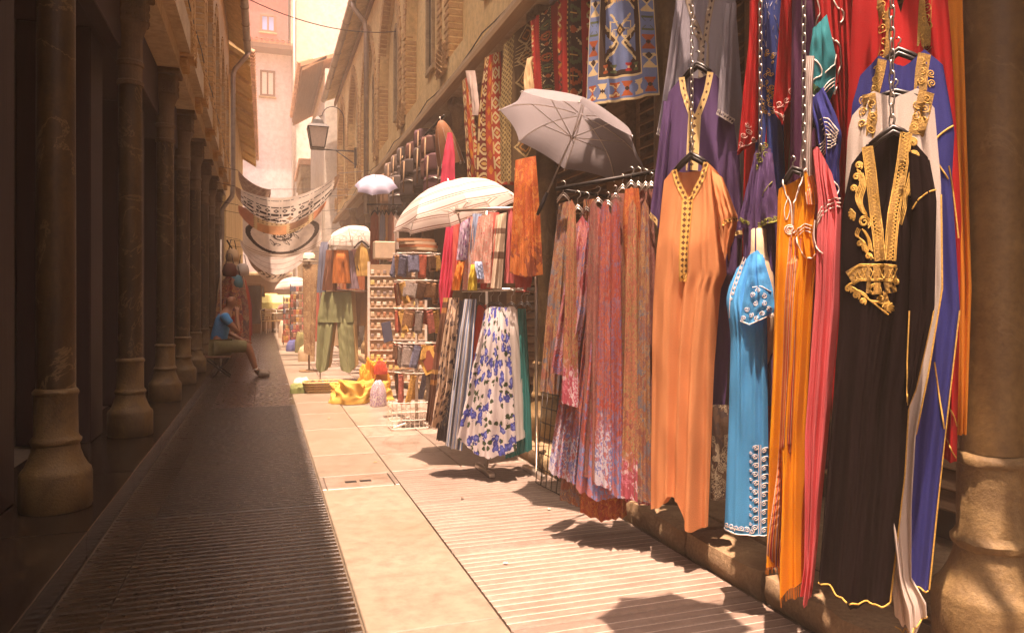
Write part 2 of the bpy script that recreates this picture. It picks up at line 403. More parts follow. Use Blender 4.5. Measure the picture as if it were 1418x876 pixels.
m_tile = stone('clay_tile', (.42, .22, .12), (.58, .34, .20), 6, .9, .4, stain=(.22, .13, .08), stain_amt=.5, per_obj=.2)
m_whitew = stone('whitewash', (.55, .49, .49), (.60, .54, .54), .5, .9, .15, stain=(.44, .33, .29), stain_amt=.3, streak=True, per_obj=0)
m_cream = stone('cream_wall', (.60, .54, .46), (.66, .60, .52), .6, .9, .35, stain=(.46, .36, .23), stain_amt=.35, per_obj=0)
m_redw = stone('red_wall', (.40, .10, .10), (.46, .125, .12), .8, .9, .15, per_obj=0)
m_frame = wood('brown_frame', (.13, .06, .03), (.2, .1, .05), .6)
m_glassB = glass('window_glass', (.16, .26, .55), .1)
m_glassW = paint('white_curtain', (.6, .52, .46), .5)
m_dglass = glass('dark_glass', (.012, .010, .009), .1)

g = MB().add([(-38, -30, -.03), (42, -30, -.03), (42, 70, -.03), (-38, 70, -.03)], [(0, 1, 2, 3)]).build('ground', m_bed, kind='structure')

# ---- street floor: mortar bed with every slab laid in it
street = MB().add([(-.75, -4, -.012), (1.76, -4, -.012), (1.76, 33.5, -.012), (-.75, 33.5, -.012)], [(0, 1, 2, 3)]).build('street', m_bed, kind='structure')
def ribbed(w, L, pitch=.052, depth=.006):
    """slab with raised ribs running across the street"""
    prof = [(0, -.012)]; y = 0
    n = int(round(L/pitch)); p = L/n
    for i in range(n):
        a = i*p
        prof += [(a+p*.14, -depth), (a+p*.26, -.0006), (a+p*.32, 0), (a+p*.90, 0), (a+p*.96, -.0006), (a+p*1.05 if i < n-1 else a+p, -depth)]
    prof.append((L, -.012))
    m = MB(); k = len(prof)
    vs = [(0, a, z) for a, z in prof] + [(w, a, z) for a, z in prof]
    fs = [(i, k+i, k+i+1, i+1) for i in range(k-1)]
    m.gr = [i for i in range(k-1) if prof[i][1] <= -depth+1e-6 and prof[i+1][1] <= -depth+1e-6 and 0 < i < k-2]
    m.add(vs, fs); m.add(vs[:k], [tuple(range(k))]); m.add(vs[k:], [tuple(range(k))[::-1]])
    return m
def flat_slab(w, L, h=.012, b=.004): return MB().box((0, 0, -h), (w, L, 0), b)
def jit(o, a=.0015):
    o.location.z += rnd.uniform(-a, a); o.rotation_euler = (rnd.uniform(-a, a)*.8, rnd.uniform(-a, a)*.8, 0)
    return o
XL0, XL1, XB0, XB1, XR1 = -.525, .318, .325, .783, 1.735
Lr = .83
def rib_mesh(w, L, mat, fill, pitch=.052, depth=.006):
    m = ribbed(w, L, pitch, depth); me = m.mesh('paving_slab', mat); me.materials.append(fill)
    for i in m.gr: me.polygons[i].material_index = 1
    return me
m_fillR = stone('pale_grit', (.44, .36, .30), (.54, .45, .38), 9, .9, .4)
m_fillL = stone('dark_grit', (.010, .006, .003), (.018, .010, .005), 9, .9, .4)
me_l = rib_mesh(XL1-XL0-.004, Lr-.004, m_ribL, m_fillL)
me_r = rib_mesh(XR1-XB1-.012, Lr-.004, m_rib, m_fillR, .052, .0022)
y = -3.3
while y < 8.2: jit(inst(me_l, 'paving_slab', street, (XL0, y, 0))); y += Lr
yl = y
y = -3.45
while y < 4.7: jit(inst(me_r, 'paving_slab', street, (XB1+.008, y, 0))); y += Lr
yr = y
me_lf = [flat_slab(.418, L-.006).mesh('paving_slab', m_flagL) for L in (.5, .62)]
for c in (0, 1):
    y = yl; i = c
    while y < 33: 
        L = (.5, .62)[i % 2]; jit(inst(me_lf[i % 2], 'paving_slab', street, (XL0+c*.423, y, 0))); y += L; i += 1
me_rf = [flat_slab(.469, L-.006).mesh('paving_slab', m_flag) for L in (.55, .78)]
for c in (0, 1):
    y = yr; i = c
    while y < 33:
        L = (.55, .78)[i % 2]; jit(inst(me_rf[i % 2], 'paving_slab', street, (XB1+.008+c*.475, y, 0))); y += L; i += 1
# gutter strip at the foot of the left step
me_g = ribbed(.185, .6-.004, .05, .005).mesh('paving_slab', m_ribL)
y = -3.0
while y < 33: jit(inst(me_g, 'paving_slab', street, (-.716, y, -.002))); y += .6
# sand coloured band
ys = [-3.2, -1.4, .45, 2.47, 4.48, 4.82, 5.5, 6.65, 7.6]
while ys[-1] < 33: ys.append(ys[-1] + rnd.choice((.75, .9, 1.05)))
for a, b in zip(ys, ys[1:]):
    if abs(a-4.48) < .01: continue
    o = MB().box((XB0, a+.003, -.012), (XB1, b-.003, .002), .004).build('paving_slab', m_band, street)
cov = MB().box((XB0+.03, 4.49, -.012), (XB1-.03, 4.81, .001), .004).build('access_cover', m_flag, street)
MB().box((.47, 4.62, .0012), (.54, 4.66, .0035)).box((.56, 4.62, .0012), (.63, 4.66, .0035)).build('lifting_slot', m_iron, street)
fr = MB()
for lo, hi in (((XB0, 4.485, -.012), (XB0+.026, 4.815, .003)), ((XB1-.026, 4.485, -.012), (XB1, 4.815, .003))): fr.box(lo, hi, .002)
fr.build('cover_frame', m_pipe, street)

# ---- left step (polished dark stone) and right step (worn kerb)
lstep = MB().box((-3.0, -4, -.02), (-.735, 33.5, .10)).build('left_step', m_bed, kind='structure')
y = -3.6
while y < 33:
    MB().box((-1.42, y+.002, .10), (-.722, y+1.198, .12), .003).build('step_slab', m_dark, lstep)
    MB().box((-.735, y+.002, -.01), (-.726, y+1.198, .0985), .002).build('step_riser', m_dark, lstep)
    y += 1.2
rstep = MB().box((1.80, -4, -.02), (4.2, 33.5, .085)).build('right_step', m_bed, kind='structure')
ks = [-3.5]
while ks[-1] < 33: ks.append(ks[-1]+rnd.uniform(.48, .66))
i0 = min(range(len(ks)), key=lambda i: abs(ks[i]-2.31)); ks[i0] = 2.31; ks[i0+1] = 2.85
def rough_block(lo, hi, seed, amp=.008):
    r2 = random.Random(seed); nx, ny, nz = 3, 6, 3; m = MB(); vs = {}
    def V(i, j, k):
        if (i, j, k) not in vs:
            x = lo[0]+(hi[0]-lo[0])*i/nx; yv = lo[1]+(hi[1]-lo[1])*j/ny; z = lo[2]+(hi[2]-lo[2])*k/nz
            e = (i in (0, nx)) + (k in (0, nz)) + (j in (0, ny))
            dx = r2.uniform(-amp, amp)+(amp*1.6*(1 if i == 0 else -1) if e >= 2 else 0)
            vs[i, j, k] = len(m.v); m.v.append((x+dx, yv+(amp*(1 if j == 0 else -1) if j in (0, ny) and e >= 2 else 0), z+r2.uniform(-amp, amp)*.6-(amp*1.2 if e >= 2 and k == nz else 0)))
        return vs[i, j, k]
    for j in range(ny):
        for k in range(nz): m.f.append((V(0, j, k), V(0, j, k+1), V(0, j+1, k+1), V(0, j+1, k))); m.f.append((V(nx, j, k), V(nx, j+1, k), V(nx, j+1, k+1), V(nx, j, k+1)))
        for i in range(nx): m.f.append((V(i, j, nz), V(i+1, j, nz), V(i+1, j+1, nz), V(i, j+1, nz)))
    for i in range(nx):
        for k in range(nz): m.f.append((V(i, 0, k), V(i+1, 0, k), V(i+1, 0, k+1), V(i, 0, k+1))); m.f.append((V(i, ny, k), V(i, ny, k+1), V(i+1, ny, k+1), V(i+1, ny, k)))
    return m
for i, (a, b) in enumerate(zip(ks, ks[1:])):
    auto_smooth(rough_block((1.745, a+.004, -.01), (1.99, b-.004, .105), i).build('kerb_stone', m_kerb, rstep), 50)
y = -3.5
while y < 33:
    MB().box((2.0, y+.003, .08), (2.75, y+.697, .10), .003).build('step_slab', m_kerb, rstep); y += .7

# ================================================================== BUILDINGS
def make_column(parent, x, y, z0, mats):
    m_base, m_col, m_cap = mats
    c = empty('column', (x, y, z0), parent=parent)
    # octagonal-ish plinth, two mouldings, slender shaft, astragals, bell, capital, impost
    b = MB().lathe([(.150, z0), (.156, z0+.01), (.156, z0+.165), (.150, z0+.185), (.135, z0+.20), (.118, z0+.235), (.105, z0+.275), (.100, z0+.305),
                    (.108, z0+.315), (.110, z0+.328), (.102, z0+.34), (.094, z0+.352), (.092, z0+.54), (.098, z0+.546), (.100, z0+.558), (.094, z0+.568), (.084, z0+.575)], (x, y), 24)
    rj = random.Random(3); b.v = [(vx+(vx-x)*rj.uniform(-.014, .010)-(vx-x)*(.05 if rj.random() < .05 else 0), vy+(vy-y)*rj.uniform(-.014, .010), vz+(rj.uniform(-.003, .003) if vz > z0+.02 else 0)) for vx, vy, vz in b.v]
    b.build('base', m_base, c, smooth=False); auto_smooth(c.children[0], 40)
    sh = MB().lathe([(.084, z0+.576), (.0835, z0+1.4), (.081, z0+2.55), (.080, z0+2.60)], (x, y), 24, cap=False).build('shaft', m_col, c, smooth=True)
    ca = MB().lathe([(.080, z0+2.60), (.092, z0+2.605), (.094, z0+2.63), (.084, z0+2.64), (.083, z0+2.74), (.094, z0+2.75), (.096, z0+2.775), (.085, z0+2.79), (.084, z0+2.95), (.094, z0+3.0), (.118, z0+3.06), (.120, z0+3.07)], (x, y), 24)
    # carved cube of the capital with leaf relief
    ca.box((x-.115, y-.115, z0+3.07), (x+.115, y+.115, z0+3.27), .012)
    for sx, sy in ((1, 0), (-1, 0), (0, -1), (0, 1)):
        for k in range(3):
            for j in range(3):
                o = (k-1)*.066; zz = z0+3.105+j*.062
                cx, cyy = (x+sx*.117, y+o) if sx else (x+o, y+sy*.117)
                pts = []
                for q in range(9):
                    a = q*.9; rr = .028*(1-q/11)
                    dx, dz = rr*math.cos(a+k+j), rr*math.sin(a+k+j)
                    pts.append((cx, cyy+dx, zz+dz) if sx else (cx+dx, cyy, zz+dz))
                ca.tube(pts, .006, 4)
    ca.box((x-.15, y-.15, z0+3.275), (x+.15, y+.15, z0+3.33), .01)
    ca.build('capital', m_cap, c); auto_smooth(c.children[-1], 40)
    return c
def arch_h(y, yc, hw, zs, Rr):
    q = Rr*Rr-(abs(y-yc)+Rr-hw)**2
    return zs + math.sqrt(max(q, 0))
def facade(parent, X, face, ys, z0, zt, m_wall, depth=.14, zs=4.35, pier=.21, bricks=True, win=True):
    """upper wall with a pointed recess in each bay; face +1 looks to +X, -1 to -X"""
    w = MB(); xb = X-face*depth; far = X-face*1.2
    def q(m, a, b, c, d): m.add([a, b, c, d], [(0, 1, 2, 3)])
    for bi, (ya, yb) in enumerate(zip(ys, ys[1:])):
        yc = (ya+yb)/2; hw = (yb-ya)/2-pier; Rr = hw*1.55; zb = z0+.28; N = 20
        w.box((min(X, far), ya, z0), (max(X, far), yb, zb))                       # sill zone
        for s0, s1 in ((ya, yc-hw), (yc+hw, yb)):
            w.box((min(X, xb), s0, zb), (max(X, xb), s1, zt))
        yy = [yc-hw+2*hw*i/N for i in range(N+1)]
        for a, b in zip(yy, yy[1:]):
            ha, hb = arch_h(a, yc, hw, zs, Rr), arch_h(b, yc, hw, zs, Rr)
            q(w, (X, a, ha), (X, b, hb), (X, b, zt), (X, a, zt))
            q(w, (X, a, ha), (X, b, hb), (xb, b, hb), (xb, a, ha))
        w.box((min(xb, far), ya, zb), (max(xb, far), yb, zt))                      # back of the recess
        if bricks:
            bm = MB(); p = .072; xo = X+face*.018
            z = zb
            while z < zs-p:
                for sgn in (-1, 1):
                    e = yc+sgn*hw; L = .15 if int(round((z-zb)/p)) % 2 else .19
                    y0, y1 = sorted((e-sgn*.004, e+sgn*L))
                    bm.box((min(xo, xb), y0, z+.006), (max(xo, xb), y1, z+p-.006), .005)
                z += p
            # voussoirs round the pointed head
            for sgn in (-1, 1):
                cy_ = yc+sgn*(hw-Rr); a1 = math.acos(max(-1, min(1, (Rr-hw)/Rr)))
                n = max(6, int(Rr*a1/.075))
                for k in range(n):
                    t0, t1 = a1*(k+.08)/n, a1*(k+.92)/n
                    P = []
                    ro = Rr+(.19 if k % 2 else .16)
                    for rr, t in ((Rr-.004, t0), (ro, t0), (ro, t1), (Rr-.004, t1)):
                        P.append((xo, cy_+sgn*rr*math.cos(t), zs+rr*math.sin(t)))
                    bm.prism(P, (-face*(depth*.8), 0, 0))
            bm.build('arch_bricks', m_brick, parent, kind='stuff')
        if win:
            wy = yc; ww = min(.16, hw*.35); wz0, wz1 = zb+.35, zs+.45; xw = xb+face*.012
            f = MB()
            for s in (-1, 1): f.box((min(xb, xw+face*.03), wy+s*ww-.025, wz0), (max(xb, xw+face*.03), wy+s*ww+.025, wz1), .004)
            f.box((min(xb, xw+face*.03), wy-ww-.06, wz0-.06), (max(xb, xw+face*.03), wy+ww+.06, wz0-.002), .004)
            P = [(xb+face*.002, wy+(ww+.025)*math.cos(t), wz1+(ww+.12)*math.sin(t)) for t in [math.pi*k/12 for k in range(13)]]
            P += [(xb+face*.002, wy+(ww-.025)*math.cos(t), wz1+(ww+.06)*math.sin(t)) for t in [math.pi*k/12 for k in range(12, -1, -1)]]
            for k in range(12):
                f.prism([P[k], P[k+1], P[24-k], P[25-k]], (face*.04, 0, 0))
            fo = f.build('window', m_cap, parent)
            MB().box((min(xb-face*.002, xb+face*.008), wy-ww+.026, wz0), (max(xb-face*.002, xb+face*.008), wy+ww-.026, wz1)).prism([(xb-face*.002, wy+(ww-.026)*math.cos(math.pi*k/8), wz1+(ww+.05)*math.sin(math.pi*k/8)) for k in range(9)], (face*.010, 0, 0)).build('pane', m_dglass, fo)
    w.build('wall', m_wall, parent)
def corbel(parent, X, y, z0, face, mat=None):
    """carved stucco block that carries each pier"""
    m = MB(); a = .17; x0 = X-face*.30; x1 = X+face*.05
    m.box((min(x0, x1), y-a, z0+.10), (max(x0, x1), y+a, z0+.40), .012)
    m.box((min(x0, x1-face*.06), y-a*.82, z0), (max(x0, x1-face*.06), y+a*.82, z0+.096), .012)
    # relief: interlaced bars on the faces
    for k in range(5):
        o = (k-2)*.058
        for d in (1, -1):
            m.tube([(x1, y-a*.78, z0+.25+o*.9-d*.07), (x1+face*.004, y, z0+.25+o*.9), (x1, y+a*.78, z0+.25+o*.9+d*.07)], .008, 4)
    for k in range(4):
        xx = x0+(x1-x0)*(.45+.16*k)
        for j in range(4):
            zz = z0+.145+j*.068
            for s in (-1, 1):
                pts = [(xx+.03*math.cos(t), y+s*a, zz+.03*math.sin(t)) for t in [i*1.05 for i in range(6)]]
                m.tube(pts, .006, 4, closed=True)
    return auto_smooth(m.build('corbel', m_brick if mat is None else mat, parent), 40)

# ---------------- left building
LB = empty('arcade_building', (-1.5, 8, .12), 'shaded arcade building with marble columns toned dark for shade and maroon shop fronts', 'building')
LYS = [-2.2, -.1, 2.0, 4.07, 6.15, 8.2, 9.9, 11.55, 13.15, 14.8, 16.5]
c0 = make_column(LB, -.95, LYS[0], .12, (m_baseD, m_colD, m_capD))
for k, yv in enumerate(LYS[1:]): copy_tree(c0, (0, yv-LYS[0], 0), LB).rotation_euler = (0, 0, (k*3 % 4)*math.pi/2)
facade(LB, -.70, 1, LYS, 3.60, 6.75, m_plast, zs=4.75, pier=.24)
for yv in LYS: corbel(LB, -.72, yv, 3.47, 1)
# lintel, soffit and dark shop fronts behind the columns
MB().box((-1.12, -3, 3.45), (-.80, 17.3, 3.60)).build('lintel', m_plast, LB)
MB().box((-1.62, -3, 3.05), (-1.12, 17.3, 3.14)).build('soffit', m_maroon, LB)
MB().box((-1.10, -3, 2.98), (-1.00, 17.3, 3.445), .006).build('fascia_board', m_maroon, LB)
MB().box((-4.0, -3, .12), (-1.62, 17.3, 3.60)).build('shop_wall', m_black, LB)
for i, (a, b) in enumerate(zip(LYS, LYS[1:])):
    for yy in (a, ):
        MB().box((-1.615, yy-.26, .12), (-1.16, yy+.14, 3.048), .008).build('door_post', m_maroon, LB)
    d = MB().box((-1.60, a+.45, .14), (-1.55, b-.55, 2.7), .006).build('shop_door', m_maroon, LB)
    for k in range(2):
        z0 = .35+k*1.2
        MB().box((-1.549, a+.55, z0), (-1.535, b-.65, z0+.95), .005).build('door_panel', m_dglass if k else m_maroon, d)
# left eave, gutter, downpipe, roof
def slab_between(p0, p1, th, y0, y1):
    (x0, z0), (x1, z1) = p0, p1
    return MB().prism([(x0, y0, z0), (x1, y0, z1), (x1, y0, z1+th), (x0, y0, z0+th)], (0, y1-y0, 0))
slab_between((-.86, 6.85), (-.39, 6.52), .06, -4, 17.0).build('eave_soffit', m_plastY, LB)
slab_between((-6, 9.4), (-.42, 6.60), .08, -4, 17.0).build('roof', m_tile, LB)
MB().box((-4, -3, 6.75), (-.86, 17.2, 7.2)).build('attic_wall', m_plast, LB)
def half_gutter(x, z, y0, y1, r=.06):
    m = MB(); n = 8; vs = []; 
    for yy in (y0, y1):
        for rr in (r, r-.008):
            for k in range(n+1):
                a = math.pi+math.pi*k/n; vs.append((x+rr*math.cos(a), yy, z+rr*math.sin(a)))
    s = n+1
    fs = [(k, k+1, 2*s+k+1, 2*s+k) for k in range(n)] + [(s+k, 3*s+k, 3*s+k+1, s+k+1) for k in range(n)]
    fs += [(0, 2*s, 3*s, s), (n, s+n, 3*s+n, 2*s+n)] + [(k, s+k, s+k+1, k+1) for k in range(n)] + [(2*s+k, 2*s+k+1, 3*s+k+1, 3*s+k) for k in range(n)]
    m.add(vs, fs)
    y = y0+.4
    while y < y1:
        m.tube([(x+(r+.006)*math.cos(math.pi+math.pi*k/8), y, z+(r+.006)*math.sin(math.pi+math.pi*k/8)) for k in range(9)], .008, 4); y += .9
    return m
auto_smooth(half_gutter(-.34, 6.56, -4, 17.05, .075).build('gutter', m_pipe, LB), 40)
MB().tube([(-.34, 16.9, 6.50), (-.36, 16.9, 6.42), (-.60, 16.95, 6.12), (-.635, 16.95, 6.0), (-.635, 16.95, 3.6), (-.655, 16.95, 3.4), (-.86, 16.95, 3.1), (-.87, 16.95, .14)], .05, 10).build('downpipe', m_pipe, LB, smooth=True)

# ---------------- left building further on (plain yellow house with tiled eave)
LB2 = empty('yellow_house', (-1.2, 24, 0), 'yellow plastered house with a tiled eave beyond the arcade building', 'building')
MB().box((-5, 17.35, 0), (-.80, 31, 7.1)).build('wall', m_plastY, LB2)
slab_between((-.80, 6.75), (-.30, 6.45), .05, 17.1, 30.5).build('eave_soffit', m_plastY, LB2)
slab_between((-5, 8.6), (-.30, 6.56), .05, 17.1, 30.5).build('roof', m_tile, LB2)
tl = MB(); n = 8
vs = []
for yy, r in ((0, .085), (0, .07)): pass
def tile_mesh(r=.095, L=.42):
    m = MB(); n = 8; vs = []
    for xx, rr in ((0, r), (L, r*.85)):
        for q in (rr, rr-.014):
            for k in range(n+1):
                a = math.pi*k/n; vs.append((-xx, q*math.cos(a), q*math.sin(a)))
    s = n+1
    fs = [(k, k+1, 2*s+k+1, 2*s+k) for k in range(n)] + [(s+k, 3*s+k, 3*s+k+1, s+k+1) for k in range(n)] + [(k, s+k, s+k+1, k+1) for k in range(n)]
    fs += [(0, 2*s, 3*s, s), (n, s+n, 3*s+n, 2*s+n)]
    return m.add(vs, fs).mesh('roof_tile', m_tile)
me_tile = tile_mesh()
yv = 17.3; 
while yv < 30.4:
    o = inst(me_tile, 'roof_tile', LB2, (-.22, yv, 6.60)); o.rotation_euler = (0, R(23), 0); yv += .23
yv = 17.5
while yv < 30.4:
    MB().obox((-.55, yv, 6.56), (.25, 0, -.15), (0, .035, 0), (.02, 0, .035)).build('rafter', m_plastY, LB2); yv += 1.6

# ---------------- right building
RB = empty('brick_arch_building', (2.2, 8, .1), 'sunlit arcade building with brick arches and a zinc gutter above the clothes stalls', 'building')
RYS = [-2.6, -.5, 1.57, 3.35, 5.12, 7.65, 10.1, 12.5, 14.9, 17.3, 19.7]
cr = make_column(RB, 1.98, RYS[0], .10, (m_base, m_col, m_cap))
for k, yv in enumerate(RYS[1:]): copy_tree(cr, (0, yv-RYS[0], 0), RB).rotation_euler = (0, 0, (k*3 % 4)*math.pi/2)
facade(RB, 1.80, -1, RYS, 3.34, 6.55, m_plastY, zs=4.65, pier=.26)
for yv in RYS: corbel(RB, 1.80, yv, 3.42, -1)
MB().box((1.74, -3.5, 3.26), (2.6, 20, 3.335)).build('lintel', m_plast, RB)
m_ledge = wood('ledge_wood', (.28, .17, .08), (.40, .26, .13), .8, 1)
MB().box((1.70, -3.5, 3.20), (1.80, 20, 3.255), .006).build('ledge', m_ledge, RB)
MB().box((2.75, -3.5, .1), (6, 20, 3.34)).build('shop_wall', wood('shop_brown', (.05, .025, .012), (.09, .045, .02), .8), RB)
MB().box((2.0, -3.5, 3.02), (2.75, 20, 3.255)).build('soffit', m_beam, RB)
for i, (a, b) in enumerate(zip(RYS, RYS[1:])):
    # timber shop front with louvred shutters in each bay
    pf = MB().box((2.55, a-.16, .1), (2.74, a+.16, 3.018), .008).build('shop_post', m_beam, RB)
    if 0 < b < 8:
        z = .3
        sh = MB().box((2.62, a+.2, .12), (2.66, a+.26, 2.95)).box((2.62, b-.26, .12), (2.66, b-.2, 2.95)).build('shutter', m_beam, RB)
        while z < 2.9:
            MB().obox((2.63, (a+b)/2, z), (.03, 0, .03), (0, (b-a)/2-.27, 0), (-.004, 0, .004)).build('slat', m_beam, sh); z += .085
# ---- right eave
slab_between((1.50, 6.44), (1.92, 6.62), .06, -4, 20.2).build('eave_soffit', m_plastY, RB)
slab_between((1.46, 6.52), (6, 9.2), .08, -4, 20.2).build('roof', m_tile, RB)
MB().box((1.92, -3.5, 6.55), (6, 20, 6.9)).build('attic_wall', m_plast, RB)
MB().box((1.745, -3.5, 6.30), (1.80, 20, 6.42), .01).build('cornice', m_beam, RB)
auto_smooth(half_gutter(1.49, 6.49, -4, 20.2, .07).build('gutter', m_pipe, RB), 40)
MB().tube([(1.49, 13.3, 6.43), (1.50, 13.3, 6.33), (1.69, 13.3, 6.1), (1.72, 13.3, 5.95), (1.72, 13.3, 2.7)], .045, 10).build('downpipe', m_pipe, RB, smooth=True)

# ---------------- further buildings at the end of the street
RB2 = empty('far_tiled_house', (3, 24, 0), 'cream house with a sloping tiled eave beyond the brick arches', 'building')
MB().box((1.55, 20.4, 0), (6, 27, 7.4)).build('wall', m_cream, RB2)
slab_between((.95, 7.3), (1.6, 7.7), .08, 20.5, 27).build('eave_soffit', m_beam, RB2)
slab_between((.92, 7.42), (6, 9.4), .1, 20.5, 27).build('roof', m_tile, RB2)
yv = 20.7
while yv < 26.9:
    o = inst(me_tile, 'roof_tile', RB2, (.86, yv, 7.52)); o.rotation_euler = (0, R(22), R(180)); yv += .23
RB3 = empty('stone_gatehouse', (2, 29, 0), 'narrow stone house with a broken tiled cornice at the street end', 'building')
MB().box((1.35, 27.3, 0), (4, 31, 6.0)).build('wall', m_cap, RB3)
MB().box((1.15, 27.2, 6.0), (4, 31.1, 6.25), .03).build('cornice', m_tile, RB3)
MB().box((1.22, 27.25, 5.55), (1.9, 31, 5.99), .03).build('frieze', m_cap, RB3)
for k in range(4): MB().box((1.24, 27.6+k*.8, 0), (1.345, 27.8+k*.8, 5.5), .02).build('pilaster', m_cap, RB3)

# white house with two windows closing the view
WH = empty('white_house', (0, 34, 0), 'tall pinkish white house closing the street, one brown window under its tiled eave', 'building')
Yw = 34.0
pt = lambda u, v, Yy=Yw: atY(u, v, Yy)
MB().box((-6, Yw, 2.45), (1.15, Yw+4, 12.0)).build('wall', m_whitew, WH)
MB().box((-6, Yw+.35, 0), (1.15, Yw+4, 2.449)).build('shop_front', wood('far_shop', (.16, .08, .04), (.24, .13, .06)), WH)
MB().box((-6, Yw-.12, 2.30), (1.2, Yw+.34, 2.445), .03).build('cornice', m_cap, WH)
MB().box((-6, Yw-.75, 12.02), (1.15, Yw+1.5, 12.2)).build('eave_board', m_frame, WH)
for k in range(26):
    o = inst(me_tile, 'roof_tile', WH, (-4.4+k*.215, Yw-.85, 12.28)); o.rotation_euler = (0, R(15), R(-90))
MB().prism([(-6, Yw-.7, 12.21), (1.15, Yw-.7, 12.21), (1.15, Yw+1.9, 13.0), (-6, Yw+1.9, 13.0)], (0, 0, .1)).build('roof', m_tile, WH)
def far_window(parent, u0, v0, u1, v1, Yy, mframe, mpane, mull=True):
    a, b = pt(u0, v1, Yy), pt(u1, v0, Yy); x0, x1, z0, z1 = a.x, b.x, a.z, b.z; f = MB(); w = (x1-x0)*.14
    for lo, hi in (((x0, z0), (x0+w, z1)), ((x1-w, z0), (x1, z1)), ((x0+w, z0), (x1-w, z0+w)), ((x0+w, z1-w), (x1-w, z1))):
        f.box((lo[0], Yy-.06, lo[1]), (hi[0], Yy+.02, hi[1]), .01)
    if mull: f.box(((x0+x1)/2-w*.4, Yy-.055, z0+w), ((x0+x1)/2+w*.4, Yy+.02, z1-w), .008)
    fo = f.build('window', mframe, parent)
    MB().box((x0+w, Yy-.02, z0+w), (x1-w, Yy+.01, z1-w)).build('pane', mpane, fo)
    MB().box((x0-.05, Yy-.10, z0-.07), (x1+.05, Yy+.02, z0-.003), .01).build('sill', m_cap, fo)
far_window(WH, 360, 99, 381, 133, Yw, m_frame, m_glassW)
RH = empty('red_house', (-1, 37, 0), 'red rendered upper storey with a blue window rising above the white house', 'building')
MB().box((-8, 36.0, 12.3), (1.05, 40, 17)).build('wall', m_redw, RH)
far_window(RH, 360, 22, 382, 44, 36.0, m_frame, m_glassB)
MB().box((-8, 35.6, 17.0), (1.3, 40, 17.25), .03).build('cornice', m_tile, RH)
CH = empty('cream_house', (3, 33, 0), 'big plain cream rendered house rising behind the tiled roofs', 'building')
MB().box((1.17, 33.2, 0), (9, 40, 17.5)).build('wall', m_cream, CH)
MB().tube([(1.22, 33.12, 16.5), (1.22, 33.12, .2)], .05, 8).build('downpipe', m_pipe, CH, smooth=True)
for z in (8.9, 9.7): MB().box((1.3, 33.15, z), (1.42, 33.198, z+.35), .01).build('vent', m_frame, CH)

